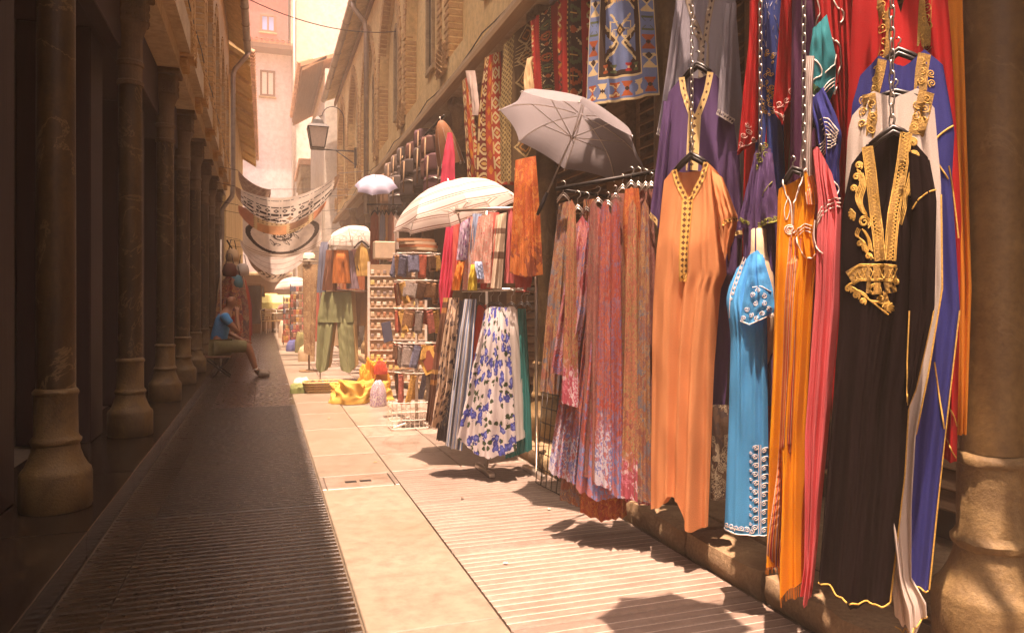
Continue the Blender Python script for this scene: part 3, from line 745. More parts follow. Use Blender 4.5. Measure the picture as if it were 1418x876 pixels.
# ================================================================== CLOTH AND STALL BUILDERS
def pshift(pl, d, dt=0):
    q = Plane(0, 0, 0); q.n = pl.n; q.t = pl.t; q.p = pl.p + pl.n*d + pl.t*dt; return q
def poly(x, default=None):
    if isinstance(x, (int, float)): return lambda t: np.full_like(np.asarray(t, float), x)
    xs = np.array([p[0] for p in x], float); ys = np.array([p[1] for p in x], float)
    return lambda t: np.interp(t, xs, ys)
class Cloth:
    """hanging cloth measured on an upright plane: left and right edge (v -> u), top and bottom (s -> v); a closed tube of
    front and back sheet with folds that deepen towards the hem"""
    def __init__(s, pl, uL, uR, top, bot, thick=.035, n=4, amp=.014, seed=1, nc=34, nr=34, back_top=None, drift=.25, ramp0=.2):
        s.pl = pl; s.uL = poly(uL); s.uR = poly(uR); s.top = poly(top); s.bot = poly(bot); s.thick = thick
        s.btop = poly(back_top) if back_top is not None else s.top
        s.nc, s.nr = nc, nr; s.ramp0 = ramp0
        r = random.Random(seed); K = int(2.0*n)+2
        s.rid = [(r.uniform(.02, .98), r.uniform(.022, .062)*(4/max(n, 1.5))**.5, amp*r.uniform(.7, 1.9)*(1 if r.random() < .72 else -1), r.uniform(-.35, .30), r.uniform(-.10, .10)) for _ in range(K)]
        s.f = [(amp*k, n*q*r.uniform(.85, 1.15), r.uniform(0, 6.28), r.uniform(-drift, drift)) for k, q in ((.45, 1), (.22, 1.9), (.6, .45))]
        s.wr = [(r.uniform(-3, 3), r.uniform(1.5, 4.5), r.uniform(0, 6.28)) for _ in range(4)]
        s.w = None
    def hit(s, u, v):
        a = (u-709)/FPX; b = (v-HORIZON)/FPX
        rx, ry, rz = SY+a*CY, CY-a*SY, -b
        n = s.pl.n; k = ((s.pl.p-s.pl.o).dot(n))/(rx*n.x+ry*n.y)
        return np.stack([rx*k, ry*k, CAM_H+rz*k], -1)
    def depth(s, S_, r, back=False):
        env = np.sqrt(np.clip(1-(2*S_-1)**2, 0, 1)); th = s.thick*env*(.3+.7*np.clip(r*5, 0, 1))
        ramp_ = s.ramp0+(1-s.ramp0)*np.clip(r, 0, 1)**.8
        fo = 0
        for a, fq, ph, dr in s.f:
            x = 2*math.pi*(fq*S_+dr*r)+ph; fo = fo + a*np.sin(x)
        fo = fo*ramp_
        for c, w, a, r0, dr in s.rid:
            t = np.clip((r-r0)/.55, 0, 1); t = t*t*(3-2*t)
            fo = fo + a*t*np.exp(-((S_-c-dr*(r-.5))/(w*(.6+.6*r)))**2)
        for kx, ky, ph in s.wr: fo = fo + .0009*np.sin(2*math.pi*(kx*S_+ky*r)+ph+1.5*np.sin(5*r+ph))
        return (-th if back else th) + fo
    def sheet(s, back):
        S_, r = np.meshgrid(np.linspace(0, 1, s.nc+1), np.linspace(0, 1, s.nr+1))
        tp = (s.btop if back else s.top)(S_); v = tp+(s.bot(S_)-tp)*r
        L, Rr = s.uL(v), s.uR(v); u = L+(Rr-L)*S_
        P = s.hit(u, v); rr = (v-s.top(S_))/np.maximum(s.bot(S_)-s.top(S_), 1)
        P = P + np.array(s.pl.n)[None, None, :]*s.depth(S_, rr, back)[..., None]
        if s.w is None:
            m = P[s.nr//2]; s.w = float(np.linalg.norm(np.diff(m, axis=0), axis=1).sum())*1.05; s.zb = float(P[-1, :, 2].mean())
        uv = np.stack([S_*s.w, P[..., 2]-s.zb], -1)
        return P, uv
    def geometry(s):
        P, uv = s.sheet(False); Q, uq = s.sheet(True)
        m = MB(); A = P.reshape(-1, 3); B = Q.reshape(-1, 3); n = s.nc+1
        m.v = [tuple(x) for x in A] + [tuple(x) for x in B]
        uq = uq.copy(); uq[..., 0] += s.w
        m.uv = np.concatenate([uv.reshape(-1, 2), uq.reshape(-1, 2)]).tolist(); k = len(A)
        for i in range(s.nr):
            for j in range(s.nc):
                a = i*n+j; m.f.append((a, a+n, a+n+1, a+1)); b = k+a; m.f.append((b, b+1, b+n+1, b+n))
        return m
    def base(s):
        P, uv = s.sheet(False); p = P[-1].mean(0); return Vector((float(p[0]), float(p[1]), float(P[..., 2].min())))
    def build(s, name, mat, parent=None):
        m = s.geometry(); o = m.build(name, mat, parent, smooth=True, origin=None if parent else s.base()); return o
    def build_canvas(s, name, mat, canvas, parent=None):
        """knotted rug: one face for each cell of the canvas (rows from the top)"""
        H, Wd = canvas.shape[:2]; s.nc, s.nr = Wd, H
        m = s.geometry(); o = m.build(name, mat, parent, smooth=True, origin=None if parent else s.base())
        me = o.data; ca = me.color_attributes.new('Col', 'FLOAT_COLOR', 'CORNER')
        fc = canvas.reshape(-1, 3); arr = np.ones((len(fc)*2, 4, 4), np.float32)
        arr[0::2, :, :3] = fc[:, None, :]; arr[1::2, :, :3] = fc[:, None, :]*.85
        ca.data.foreach_set('color', arr.ravel()); return o
    def surf(s, u, v, off=.004):
        u = np.atleast_1d(np.asarray(u, float)); v = np.atleast_1d(np.asarray(v, float))
        L, Rr = s.uL(v), s.uR(v); S_ = np.clip((u-L)/np.maximum(Rr-L, 1e-3), 0, 1)
        r = np.clip((v-s.top(S_))/np.maximum(s.bot(S_)-s.top(S_), 1), 0, 1)
        return s.hit(u, v) + np.array(s.pl.n)*(s.depth(S_, r)+off)[:, None]
    def ribbon(s, m, pts, w, off=.005, step=5):
        """band of width w (photo pixels) laid on the cloth along pts"""
        off *= .45; p = dens(pts, step); t = np.gradient(p, axis=0); t /= np.maximum(np.linalg.norm(t, axis=1, keepdims=True), 1e-6)
        nrm = np.stack([-t[:, 1], t[:, 0]], 1)
        rows = [s.surf(p[:, 0]+nrm[:, 0]*w*k, p[:, 1]+nrm[:, 1]*w*k, off) for k in (-.5, 0, .5)]
        ln = np.concatenate([[0], np.cumsum(np.linalg.norm(np.diff(rows[1], axis=0), axis=1))])
        if m.uv is None: m.uv = []
        m.marks.append((len(m.v), len(m.f)))
        b = len(m.v); N = len(p)
        for k in range(3):
            m.v += [tuple(x) for x in rows[k]]; m.uv += [(float(l), k/2) for l in ln]
        for k in range(2):
            for i in range(N-1): m.f.append((b+k*N+i, b+(k+1)*N+i, b+(k+1)*N+i+1, b+k*N+i+1))
        return m
    def cord(s, m, pts, r=.003, off=.004, step=3, n=4, closed=False):
        r *= .75; off = .0016; p = dens(pts, step); P = s.surf(p[:, 0], p[:, 1], off); b = len(m.v)
        m.tube([tuple(x) for x in P], r, n, cap=False); nv = s.pl.n                 # thread lies flat on the cloth
        for i in range(len(P)):
            q = Vector(P[i])
            for k in range(n): d = Vector(m.v[b+i*n+k])-q; m.v[b+i*n+k] = tuple(q+d-nv*(d.dot(nv)*.6))
        return m
def dens(pts, step):
    p = np.array(pts, float); seg = np.linalg.norm(np.diff(p, axis=0), axis=1); c = np.concatenate([[0], np.cumsum(seg)])
    n = max(2, int(c[-1]/step)+1); t = np.linspace(0, c[-1], n)
    return np.stack([np.interp(t, c, p[:, 0]), np.interp(t, c, p[:, 1])], 1)
def spiral(cx, cy, r, turns=1.6, a0=0, d=1, n=None):
    n = n or int(10*turns)+2
    return [(cx+r*(1-.8*i/(n-1))*math.cos(a0+d*2*math.pi*turns*i/(n-1)), cy+r*(1-.8*i/(n-1))*math.sin(a0+d*2*math.pi*turns*i/(n-1))) for i in range(n)]
def scurve(pts, n=8):
    """Catmull-Rom through pts"""
    P = [pts[0]]+list(pts)+[pts[-1]]; o = []
    for i in range(1, len(P)-2):
        for k in range(n):
            t = k/n
            o.append(tuple(.5*((2*P[i][j])+(-P[i-1][j]+P[i+1][j])*t+(2*P[i-1][j]-5*P[i][j]+4*P[i+1][j]-P[i+2][j])*t*t+(-P[i-1][j]+3*P[i][j]-3*P[i+1][j]+P[i+2][j])*t**3) for j in (0, 1)))
    o.append(tuple(pts[-1])); return o

m_hang = paint('hanger_black', (.018, .014, .012), .35)
m_hwood = paint('hanger_wood', (.25, .14, .06), .5)
m_steel = paint('chain_steel', (.42, .38, .33), .32, .9)
m_chrome = paint('rack_chrome', (.62, .55, .48), .3, .85)
m_wire = paint('white_wire', (.72, .62, .52), .5)
def hanger(pl, uc, vc, left, right, label, hook=16, mat=None, group=None, thick=.007):
    """clothes hanger: hook, neck and two sloping arms"""
    c = Vector(pl.hit(uc, vc)); o = empty('hanger', c, label, 'hanger', group)
    q = lambda u, v: pl.hit(u, v)
    arms = [q(*left), q((left[0]+uc)/2, (left[1]+vc)/2-1), q(uc, vc), q((right[0]+uc)/2, (right[1]+vc)/2-1), q(*right)]
    m = MB()
    for dz in (0, .012):
        m.tube([a+Vector((0, 0, -dz)) for a in arms], [thick*.7, thick, thick*1.2, thick, thick*.7], 6)
    m.build('arms', mat or m_hang, o, smooth=True)
    h = hook; pts = [q(uc, vc), q(uc, vc-h*.45), q(uc+h*.18, vc-h*.62), q(uc+h*.2, vc-h*.85), q(uc, vc-h), q(uc-h*.18, vc-h*.85)]
    MB().tube(pts, .0022, 5).build('hook', m_steel, o, smooth=True)
    return o
def link_mesh():
    m = MB(); pts = []
    for k in range(12):
        a = 2*math.pi*k/12; pts.append((.0075*math.cos(a), 0, .0145*math.sin(a)+(.004 if math.sin(a) > 0 else -.004)))
    return m.tube(pts, .0024, 5, closed=True).mesh('link', m_steel, smooth=True)
ME_LINK = link_mesh()
def chain(p, ztop, label, scale=1.0):
    p = Vector(p); o = empty('chain', p, label, 'chain', 'chains the kaftans hang from'); z = p.z; k = 0; pitch = .0285*scale
    while z < ztop:
        l = inst(ME_LINK, 'link', o, (p.x, p.y, z), R(20 if k % 2 else 100), (scale,)*3); z += pitch; k += 1
    return o
def umbrella(apex, axis, Rr, H, mat, label, group='open umbrellas on display', n=8, shaft=.75, spin=0, mat_rib=None, handle=True, valance=.0):
    a = Vector(axis).normalized(); e1 = a.orthogonal().normalized(); e2 = a.cross(e1); P = Vector(apex)
    th = R(72); mat_rib = mat_rib or m_chrome
    root = empty('umbrella', P+a*shaft, label, 'umbrella', group)
    def pt_(k, t, sag=1.0):
        an = 2*math.pi*k/n+spin; d = e1*math.cos(an)+e2*math.sin(an)
        return P + a*(H*(1-math.cos(th*t))/(1-math.cos(th))) + d*(Rr*sag*math.sin(th*t)/math.sin(th))
    NT, NK = 9, 6
    for k in range(n):
        m = MB(); m.uv = []
        for i in range(NT+1):
            t = i/NT
            for j in range(NK+1):
                f = j/NK; mid = 4*f*(1-f)
                A, B = pt_(k, t), pt_(k+1, t)
                q = A.lerp(B, f); q = q - a*(.012*mid*math.sin(math.pi*t)) + (P+a*(q-P).dot(a)-q)*(.07*mid*t**3)
                m.v.append(tuple(q)); m.uv.append((t*Rr, (f-.5)*t*.6))
        w = NK+1
        for i in range(NT):
            for j in range(NK): m.f.append((i*w+j, i*w+j+1, (i+1)*w+j+1, (i+1)*w+j))
        m.build('canopy_panel', mat, root, smooth=True)
        MB().tube([pt_(k, .06+.94*i/8)+a*.006 for i in range(9)], .0028, 5).build('rib', mat_rib, root, smooth=True)
        MB().tube([P+a*(H*.95), pt_(k, .52)+a*.008], .0025, 5).build('stretcher', mat_rib, root, smooth=True)
        MB().tube([pt_(k, .985), pt_(k, 1.0), pt_(k, 1.03)], .004, 5).build('tip', mat_rib, root, smooth=True)
    MB().tube([P-a*.035, P+a*.01, P+a*shaft], [.004, .005, .005], 8).build('shaft', mat_rib, root, smooth=True)
    MB().tube([P+a*(H*.92), P+a*(H*.99)], .011, 8).build('runner', mat_rib, root, smooth=True)
    if handle:
        h0 = P+a*shaft; MB().tube([h0-a*.10, h0-a*.02, h0+a*.03], [.010, .012, .008], 8).build('handle', m_hang, root, smooth=True)
    return root
def rugcanvas(w, h, bg):
    c = np.zeros((h, w, 3), np.float32); c[:] = bg; return c
def rmask(h, w):
    Y, X = np.mgrid[0:h, 0:w]; return X+.5, Y+.5
def rail(p0, p1, r, name, label, cat='rail', mat=None, group=None, stands=True):
    p0, p1 = Vector(p0), Vector(p1)
    o = MB().tube([p0, p1], r, 8).build(name, mat or m_iron, smooth=True, origin=(p0+p1)/2)
    return tag(o, label, cat, group)

# ================================================================== NEAR CLOTHES (hung on chains along the right wall)
F_black = fab('black_crepe', (.013, .0075, .0075), .02, .95, shiny=-.16); F_white = fab('white_crepe', (.74, .64, .56), .3)
F_navy = fab('navy_crepe', (.03, .035, .19), .12); F_red = fab('red_crepe', (.47, .014, .016), .2)
F_pink = fab('pink_cotton', (.86, .20, .22), .3); F_orange = fab('orange_cotton', (.92, .37, .02), .35)
F_amber = fab('amber_cotton', (.7, .25, .03), .25); F_peach = fab('peach_linen', (.80, .335, .14), .3)
F_purple = fab('purple_linen', (.125, .068, .18), .2); F_grey = fab('grey_blue_linen', (.36, .34, .39), .25)
F_blue = fab('blue_cotton', (.07, .42, .82), .25); F_plum = fab('plum_cotton', (.12, .035, .09), .15); F_teal = fab('teal_cotton', (.02, .26, .30), .2)
F_green = fab('dark_green_cotton', (.03, .07, .025), .1); F_multi = stripes('multi_stripe', [(0, (.70, .22, .02)), (.3, (.12, .03, .03)), (.42, (.75, .5, .3)), (.5, (.45, .05, .05)), (.68, (.80, .35, .05)), (.85, (.2, .06, .1))], 46)
F_panel = stripes('panel_stripe', [(0, (.70, .22, .02)), (.2, (.12, .03, .03)), (.3, (.75, .5, .3)), (.38, (.45, .05, .05)), (.6, (.80, .35, .05)), (.75, (.2, .06, .1)), (.85, (.75, .5, .35))], 3, 1)
F_mauve = stripes('mauve_stripe', [(0, (.42, .16, .14)), (.55, (.30, .09, .10)), (.7, (.6, .32, .25))], 60)
m_gold = paint('gold_cord', (.58, .34, .07), .6, .08, .35, 160, .5); m_goldd = paint('gold_braid', (.36, .20, .038), .7, .05, .45, 260, .8)
m_wcord = paint('white_cord', (.80, .70, .62), .7); m_gcord = paint('green_cord', (.26, .27, .03), .6); m_silver = paint('silver_bead', (.50, .50, .62), .25, .6)
m_pale = paint('pale_cord', (.72, .46, .40), .7)
T_gold = diamonds('trim_gold_diamond', (.78, .46, .12), (.16, .06, .015), 42, .8, (.55, .30, .06))
T_cream = diamonds('trim_cream_diamond', (.80, .55, .22), (.12, .05, .02), 30, .5, (.78, .58, .28))
T_grey = diamonds('trim_grey_diamond', (.42, .33, .24), (.07, .05, .05), 34, .55, (.30, .24, .2))
T_white = diamonds('trim_white_diamond', (.72, .66, .62), (.12, .10, .12), 60, .8, (.75, .7, .66))
def garment(name, label, cat, body, mat, group=None, part='body'):
    root = empty(name, body.base(), label, cat, group); body.build(part, mat, root); return root
GK = 'kaftans hung on chains'
rail((1.66, .75, 2.93), (1.66, 4.2, 2.93), .016, 'hanging_rail', 'long black iron rail the kaftan chains hang from', 'rail')
for yv in (.9, 2.4, 4.0):
    tag(MB().tube([(1.66, yv, 2.95), (1.66, yv, 3.0), (1.735, yv, 3.19)], .008, 6).build('rail_bracket', m_iron, smooth=True, origin=(1.66, yv, 2.95)), 'small iron bracket holding the kaftan rail under the ledge', 'bracket', 'rail brackets')

# ---------------- stack A: black, white, navy and red kaftans with gold braid
pA = plane_u(1235, 1.56, 45)
A = Cloth(pA, [(180, 1179), (228, 1179), (290, 1166), (438, 1162), (600, 1150), (805, 1134)], [(180, 1285), (218, 1285), (272, 1294), (360, 1290), (430, 1284), (557, 1259), (659, 1253), (837, 1232)],
          [(0, 228), (.22, 198), (.40, 315), (.68, 182), (1, 218)], [(0, 805), (.4, 822), (.45, 830), (1, 837)], .045, 3.4, .017, 5, 44, 50, [(0, 228), (.22, 198), (.3, 192), (.6, 184), (.68, 182), (1, 218)])
ka = garment('kaftan', 'black kaftan with a gold braided neckline and curling gold embroidery', 'kaftan', A, F_black, GK)
sl_ = Cloth(pshift(pA, .05), [(215, 1258), (300, 1262), (430, 1258), (560, 1254)], [(215, 1286), (272, 1297), (430, 1294), (540, 1268), (562, 1258)], [(0, 210), (1, 222)], 565, .02, 2, .008, 9, 14, 24)
sl_.build('sleeve', F_black, ka)
m = MB()
LB_ = [(1201, 204), (1206, 240), (1211, 288), (1216, 326), (1219, 362)]; RB_ = [(1255, 185), (1250, 224), (1244, 262), (1237, 300), (1234, 332), (1232, 362)]
A.ribbon(m, LB_, 13, .004); A.ribbon(m, RB_, 14, .004); A.ribbon(m, [(1177, 386), (1190, 378), (1217, 378), (1240, 380)], 22, .004)
A.ribbon(m, [(1200, 398), (1222, 400), (1240, 396)], 16, .004); A.ribbon(m, [(1222, 404), (1230, 430)], 10, .004)
m.build('braid_band', m_goldd, ka)
m = MB()
def offp(p, d):
    q = np.array(p, float); t = np.gradient(q, axis=0); t /= np.linalg.norm(t, axis=1, keepdims=True)
    return [(a-tt[1]*d, b+tt[0]*d) for (a, b), tt in zip(q, t)]
for P_, w in ((LB_, 13), (RB_, 14)):
    for d in (-.55, -.4, .4, .55): A.cord(m, offp(P_, w*d), .0024, .006)
    q = dens(P_, 5)
    for k in range(len(q)-1):
        a, b = q[k], q[k+1]; A.cord(m, [(a[0]-w*.32, a[1]), (b[0]+w*.3, b[1])], .0018, .007, 4); A.cord(m, [(a[0]+w*.32, a[1]), (b[0]-w*.3, b[1])], .0018, .007, 4)
for x in range(1182, 1240, 6):
    A.cord(m, [(x, 386-(x < 1195)*-3), (x+6, 372+(x < 1190)*4)], .002, .007, 4); A.cord(m, [(x, 373+(x < 1190)*4), (x+6, 387)], .002, .007, 4)
for d in (-11, -9, 9, 11): A.cord(m, [(1175, 388+d*.7), (1190, 378+d), (1217, 378+d), (1241, 380+d)], .0025, .006)
for (x, y, r, a0, d) in [(1264, 198, 7, 3.1, 1), (1266, 217, 7.5, 3.1, 1), (1268, 234, 6.5, 3.1, 1), (1189, 230, 6.5, 0, -1), (1186, 246, 6.5, 0, -1), (1182, 262, 6, 0, -1), (1197, 309, 10, 0, -1),
                         (1191, 339, 5.5, 0, -1), (1198, 346, 5.5, 0, -1), (1203, 356, 5.5, 0, -1), (1175, 400, 6, 0, -1), (1186, 409, 6, 0, -1), (1195, 417, 5.5, 0, -1), (1211, 402, 11, 0, -1), (1240, 391, 5, 3, 1), (1228, 424, 6, 2, 1), (1220, 414, 5, 2, 1)]:
    for k in (1.0, .72): A.cord(m, spiral(x, y, r*k, 1.5, a0+k, d), .0026, .006, 2.5)
for c in ([(1189, 236), (1193, 255), (1187, 275), (1193, 292), (1199, 300)], [(1193, 240), (1197, 258), (1192, 280), (1199, 298)], [(1262, 238), (1258, 255), (1254, 270), (1252, 290), (1246, 312)], [(1266, 240), (1262, 256), (1257, 272)],
          [(1190, 318), (1187, 328), (1196, 336), (1200, 350), (1208, 358)], [(1196, 320), (1203, 332), (1206, 348)], [(1178, 402), (1195, 405), (1205, 416), (1222, 420), (1231, 431)], [(1182, 398), (1200, 412), (1216, 424), (1228, 434)]):
    for q in (-2, 0, 2): A.cord(m, [(x+q, y+q*.6) for x, y in scurve(c)], .0026, .006)
for cx, cy_, n_ in ((1261, 277, 6), (1185, 297, 5), (1228, 427, 4)):
    for k in range(n_):
        t = -1.3+k*.5 + (3.14 if cx < 1200 else 0); A.cord(m, [(cx, cy_), (cx+9*math.cos(t-.14), cy_+9*math.sin(t-.14)), (cx+11*math.cos(t), cy_+11*math.sin(t)), (cx+9*math.cos(t+.14), cy_+9*math.sin(t+.14)), (cx, cy_)], .0022, .006, 2.5)
A.cord(m, [(1283, 440), (1259, 557), (1253, 659), (1233, 836)], .004, .006, 5); A.cord(m, [(1134, 803), (1150, 808), (1174, 821)], .0035, .004, 4); A.cord(m, [(1178, 822), (1205, 831), (1232, 837)], .0035, .004, 4)
m.build('gold_embroidery', m_gold, ka, smooth=True)
m = MB(); sl_.cord(m, scurve([(1263, 290), (1272, 277), (1284, 268), (1296, 263)]), .003, .004); sl_.cord(m, [(1293, 430), (1268, 540), (1258, 563)], .003, .002); sl_.cord(m, [(1259, 430), (1256, 500), (1256, 560)], .003, .002); m.build('cuff_cord', m_gold, ka, smooth=True)
hanger(pA, 1237, 176, (1204, 200), (1262, 188), 'black hanger inside the black gold-braided kaftan', 14)
p_w = pshift(pA, -.075)
B_ = Cloth(p_w, [(100, 1192), (150, 1183), (182, 1174), (260, 1170), (600, 1190), (800, 1235), (865, 1240)], [(100, 1290), (150, 1294), (250, 1303), (400, 1305), (520, 1285), (600, 1268), (700, 1262), (800, 1262), (830, 1282), (865, 1284)], [(0, 160), (.2, 128), (.5, 138), (.8, 122), (1, 150)], [(0, 850), (.6, 868), (1, 850)], .035, 4, .016, 8, 36, 40)
kw = garment('kaftan', 'white kaftan with broad gold braid on the collar, mostly hidden behind the black kaftan', 'kaftan', B_, F_white, GK)
m = MB(); B_.ribbon(m, [(1203, 132), (1206, 165), (1200, 192)], 19, .004); B_.ribbon(m, [(1283, 128), (1276, 160), (1268, 188)], 22, .004); m.build('braid_band', m_goldd, kw)
m = MB()
for x0, y0 in ((1196, 140), (1196, 156), (1194, 172), (1208, 146), (1208, 164), (1206, 182), (1283, 138), (1281, 152), (1278, 168), (1270, 146), (1268, 162), (1266, 178)): B_.cord(m, spiral(x0, y0, 6.5, 1.6, x0), .0024, .007, 2.5)
B_.cord(m, [(1303, 270), (1304, 400), (1284, 520), (1268, 600)], .004, .006); B_.cord(m, [(1240, 866), (1262, 862), (1284, 851)], .003, .004); m.build('gold_embroidery', m_gold, kw, smooth=True)
hanger(p_w, 1240, 126, (1203, 140), (1280, 136), 'black hanger inside the white gold-braided kaftan', 16)
p_n = pshift(pA, -.14)
C_ = Cloth(p_n, [(50, 1200), (110, 1190), (150, 1178), (300, 1185), (800, 1200)], [(50, 1296), (90, 1306), (180, 1322), (250, 1318), (430, 1329), (600, 1308), (812, 1284)], [(0, 105), (.2, 78), (.5, 95), (.8, 70), (1, 90)], 812, .035, 4, .016, 12, 34, 38)
kn = garment('kaftan', 'navy blue kaftan edged in gold cord, behind the black and white kaftans', 'kaftan', C_, F_navy, GK)
m = MB(); C_.ribbon(m, [(1222, 84), (1218, 105), (1212, 130)], 13, .004); C_.ribbon(m, [(1280, 76), (1276, 100), (1274, 128)], 18, .004); m.build('braid_band', m_goldd, kn)
m = MB()
for x0, y0 in ((1213, 112), (1211, 124), (1216, 98), (1289, 104), (1290, 118), (1276, 86), (1276, 100), (1275, 114)): C_.cord(m, spiral(x0, y0, 6, 1.6, x0), .0024, .007, 2.5)
for c in ([(1288, 205), (1300, 190), (1320, 175)], [(1288, 205), (1296, 225), (1312, 250)], [(1313, 232), (1320, 270), (1327, 330)], [(1328, 430), (1308, 600), (1286, 810)], [(1293, 500), (1306, 590)], [(1258, 805), (1284, 812)]): C_.cord(m, scurve(c), .0036, .008)
m.build('gold_embroidery', m_gold, kn, smooth=True)
hanger(p_n, 1244, 68, (1216, 92), (1282, 84), 'black hanger inside the navy gold-edged kaftan', 16)
p_r = pshift(pA, -.22)
D_ = Cloth(p_r, [(-90, 1185), (60, 1178), (200, 1172), (640, 1200)], [(-90, 1305), (60, 1318), (300, 1332), (640, 1326)], [(0, -40), (.3, -80), (.5, 20), (.7, -80), (1, -40)], [(0, 600), (1, 640)], .035, 4, .018, 15, 32, 34)
kr = garment('kaftan', 'red kaftan with wide gold collar bands, rearmost behind the navy kaftan', 'kaftan', D_, F_red, GK)
m = MB(); D_.ribbon(m, [(1222, -30), (1222, 10), (1227, 50), (1222, 110)], 15, .004); D_.ribbon(m, [(1284, -30), (1280, 20), (1278, 70)], 18, .004); m.build('braid_band', m_goldd, kr)
m = MB()
for k in range(8): D_.cord(m, spiral(1221+(k % 2)*4, -20+k*17, 7, 1.6, k), .0024, .008, 2.5); D_.cord(m, spiral(1280+(k % 2)*3, -22+k*13, 7, 1.6, k), .0024, .008, 2.5)
for c in ([(1312, 560), (1320, 575), (1325, 590)], [(1308, 600), (1316, 620), (1324, 634)]): D_.cord(m, scurve(c), .003, .008)
m.build('gold_embroidery', m_gold, kr, smooth=True)
E_ = Cloth(pshift(pA, -.26), [(-80, 1296), (110, 1310), (400, 1316), (600, 1318)], [(-80, 1330), (400, 1345), (600, 1338)], -80, 600, .02, 2, .012, 3, 14, 20)
tag(E_.build('kaftan', F_amber), 'amber orange kaftan squeezed between the gold-braided stack and the stone column', 'kaftan', GK)
chain(pA.hit(1235, 168), 2.92, 'steel chain above the black gold-braided kaftan')

# ---------------- stack B: orange, pink, navy, teal and red kaftans
pB = plane_u(1110, 1.62, 40)
O_ = Cloth(pB, [(225, 1083), (274, 1077), (450, 1072), (755, 1063)], [(225, 1122), (288, 1131), (330, 1126), (360, 1133), (400, 1128), (600, 1115), (815, 1117)], [(0, 262), (.2, 256), (.5, 330), (.82, 233), (1, 262)], [(0, 755), (.3, 782), (.36, 815), (1, 800)], .04, 3.4, .02, 21, 40, 46, [(0, 262), (.2, 256), (.8, 240), (1, 262)])
ko = garment('kaftan', 'bright orange kaftan with a striped centre panel and white cord at the neck', 'kaftan', O_, F_orange, GK)
m = MB(); O_.ribbon(m, [(1104, 330), (1100, 400), (1092, 600), (1080, 780)], 19, .005, 12); O_.ribbon(m, [(1120, 245), (1126, 270), (1128, 284)], 15, .006, 5); m.build('striped_panel', F_panel, ko)
m = MB(); O_.cord(m, scurve([(1117, 234), (1108, 262), (1101, 285), (1099, 310), (1098, 330)]), .0035, .008)
O_.cord(m, scurve([(1085, 250), (1089, 270), (1096, 285), (1098, 330)]), .0035, .008)
O_.cord(m, scurve([(1093, 272), (1088, 290), (1090, 306), (1095, 290), (1093, 274)]), .0024, .010); O_.cord(m, spiral(1095, 318, 8, 2.6), .0024, .010, 2)
for d in (0, 5, 10): O_.cord(m, scurve([(1104, 322+d), (1115, 312+d*.9), (1127, 314+d)]), .0022, .007)
O_.cord(m, scurve([(1106, 330), (1110, 345), (1117, 356), (1125, 358), (1132, 352)]), .003, .008); m.build('white_cord', m_wcord, ko, smooth=True)
m = MB()
for k in range(26):
    P = O_.surf(1064+k*1.9, 757+min(k*2.1, 55) if k < 12 else 812-k*.3, .002)[0]; m.tube([P, P+np.array([.002*math.sin(k), 0, -.035])], .0012, 4)
m.build('fringe', F_multi, ko)
hanger(pB, 1098, 232, (1083, 256), (1117, 240), 'black hanger inside the bright orange kaftan', 16)
K_ = Cloth(pshift(pB, .035), [(195, 1124), (280, 1133), (400, 1130), (600, 1116), (780, 1116), (830, 1108)], [(195, 1150), (240, 1152), (290, 1165), (430, 1161), (560, 1151), (700, 1138), (830, 1126)], [(0, 210), (.3, 203), (1, 240)], [(0, 818), (.7, 832), (1, 800)], .04, 3, .018, 33, 34, 44)
kp = garment('kaftan', 'rose pink kaftan with thin white stripes on its sleeve', 'kaftan', K_, F_pink, GK)
m = MB()
for d in (0, 6, 12): K_.cord(m, scurve([(1132, 304+d), (1140, 288+d), (1152, 278+d), (1164, 275+d)]), .0026, .006)
K_.cord(m, scurve([(1129, 305), (1128, 330), (1134, 345), (1142, 352)]), .003, .006); m.build('white_cord', m_wcord, kp, smooth=True)
Kb = Cloth(pshift(pB, -.07), [(195, 1118), (330, 1112), (560, 1118)], [(195, 1142), (300, 1134), (560, 1130)], [(0, 208), (.5, 203), (1, 240)], 540, .02, 3, .008, 4, 14, 24)
tag(Kb.build('kaftan', F_mauve), 'mauve pinstriped kaftan wedged between the orange and the pink kaftan', 'kaftan', GK)
p8 = pshift(pB, -.03)
N_ = Cloth(p8, [(140, 1120), (200, 1134), (240, 1137), (285, 1150)], [(120, 1140), (160, 1158), (186, 1166), (230, 1162), (285, 1163)], [(0, 140), (1, 120)], [(0, 262), (1, 286)], .025, 2.2, .014, 11, 22, 26)
kn2 = garment('kaftan', 'dark navy kaftan sleeve folded in zigzag white stripes above the pink kaftan', 'kaftan', N_, F_navy, GK)
m = MB()
for d in range(5): N_.cord(m, [(1137+d*2, 168+d*7), (1148, 166+d*6), (1163-d, 184+d*4), (1146, 192+d*5), (1137, 203+d*5)], .0026, .006)
N_.cord(m, scurve([(1137, 222), (1143, 240), (1155, 252), (1162, 262), (1158, 280)]), .0034, .006); m.build('white_cord', m_wcord, kn2, smooth=True)
T_ = Cloth(pshift(pB, -.06), [(20, 1128), (110, 1116), (135, 1114), (152, 1130)], [(20, 1145), (80, 1158), (125, 1156), (155, 1142)], [(0, 40), (1, 20)], [(0, 140), (1, 152)], .022, 2, .01, 14, 20, 20)
kt = garment('kaftan', 'teal kaftan with white striped sleeves above the navy zigzag sleeve', 'kaftan', T_, F_teal, GK)
m = MB(); T_.ribbon(m, [(1120, 122), (1129, 128), (1138, 136)], 16, .004); m.build('green_lining', F_green, kt)
m = MB()
for d in (0, 5, 10): T_.cord(m, scurve([(1140, 130+d), (1148, 118+d), (1155, 108+d)]), .0024, .006)
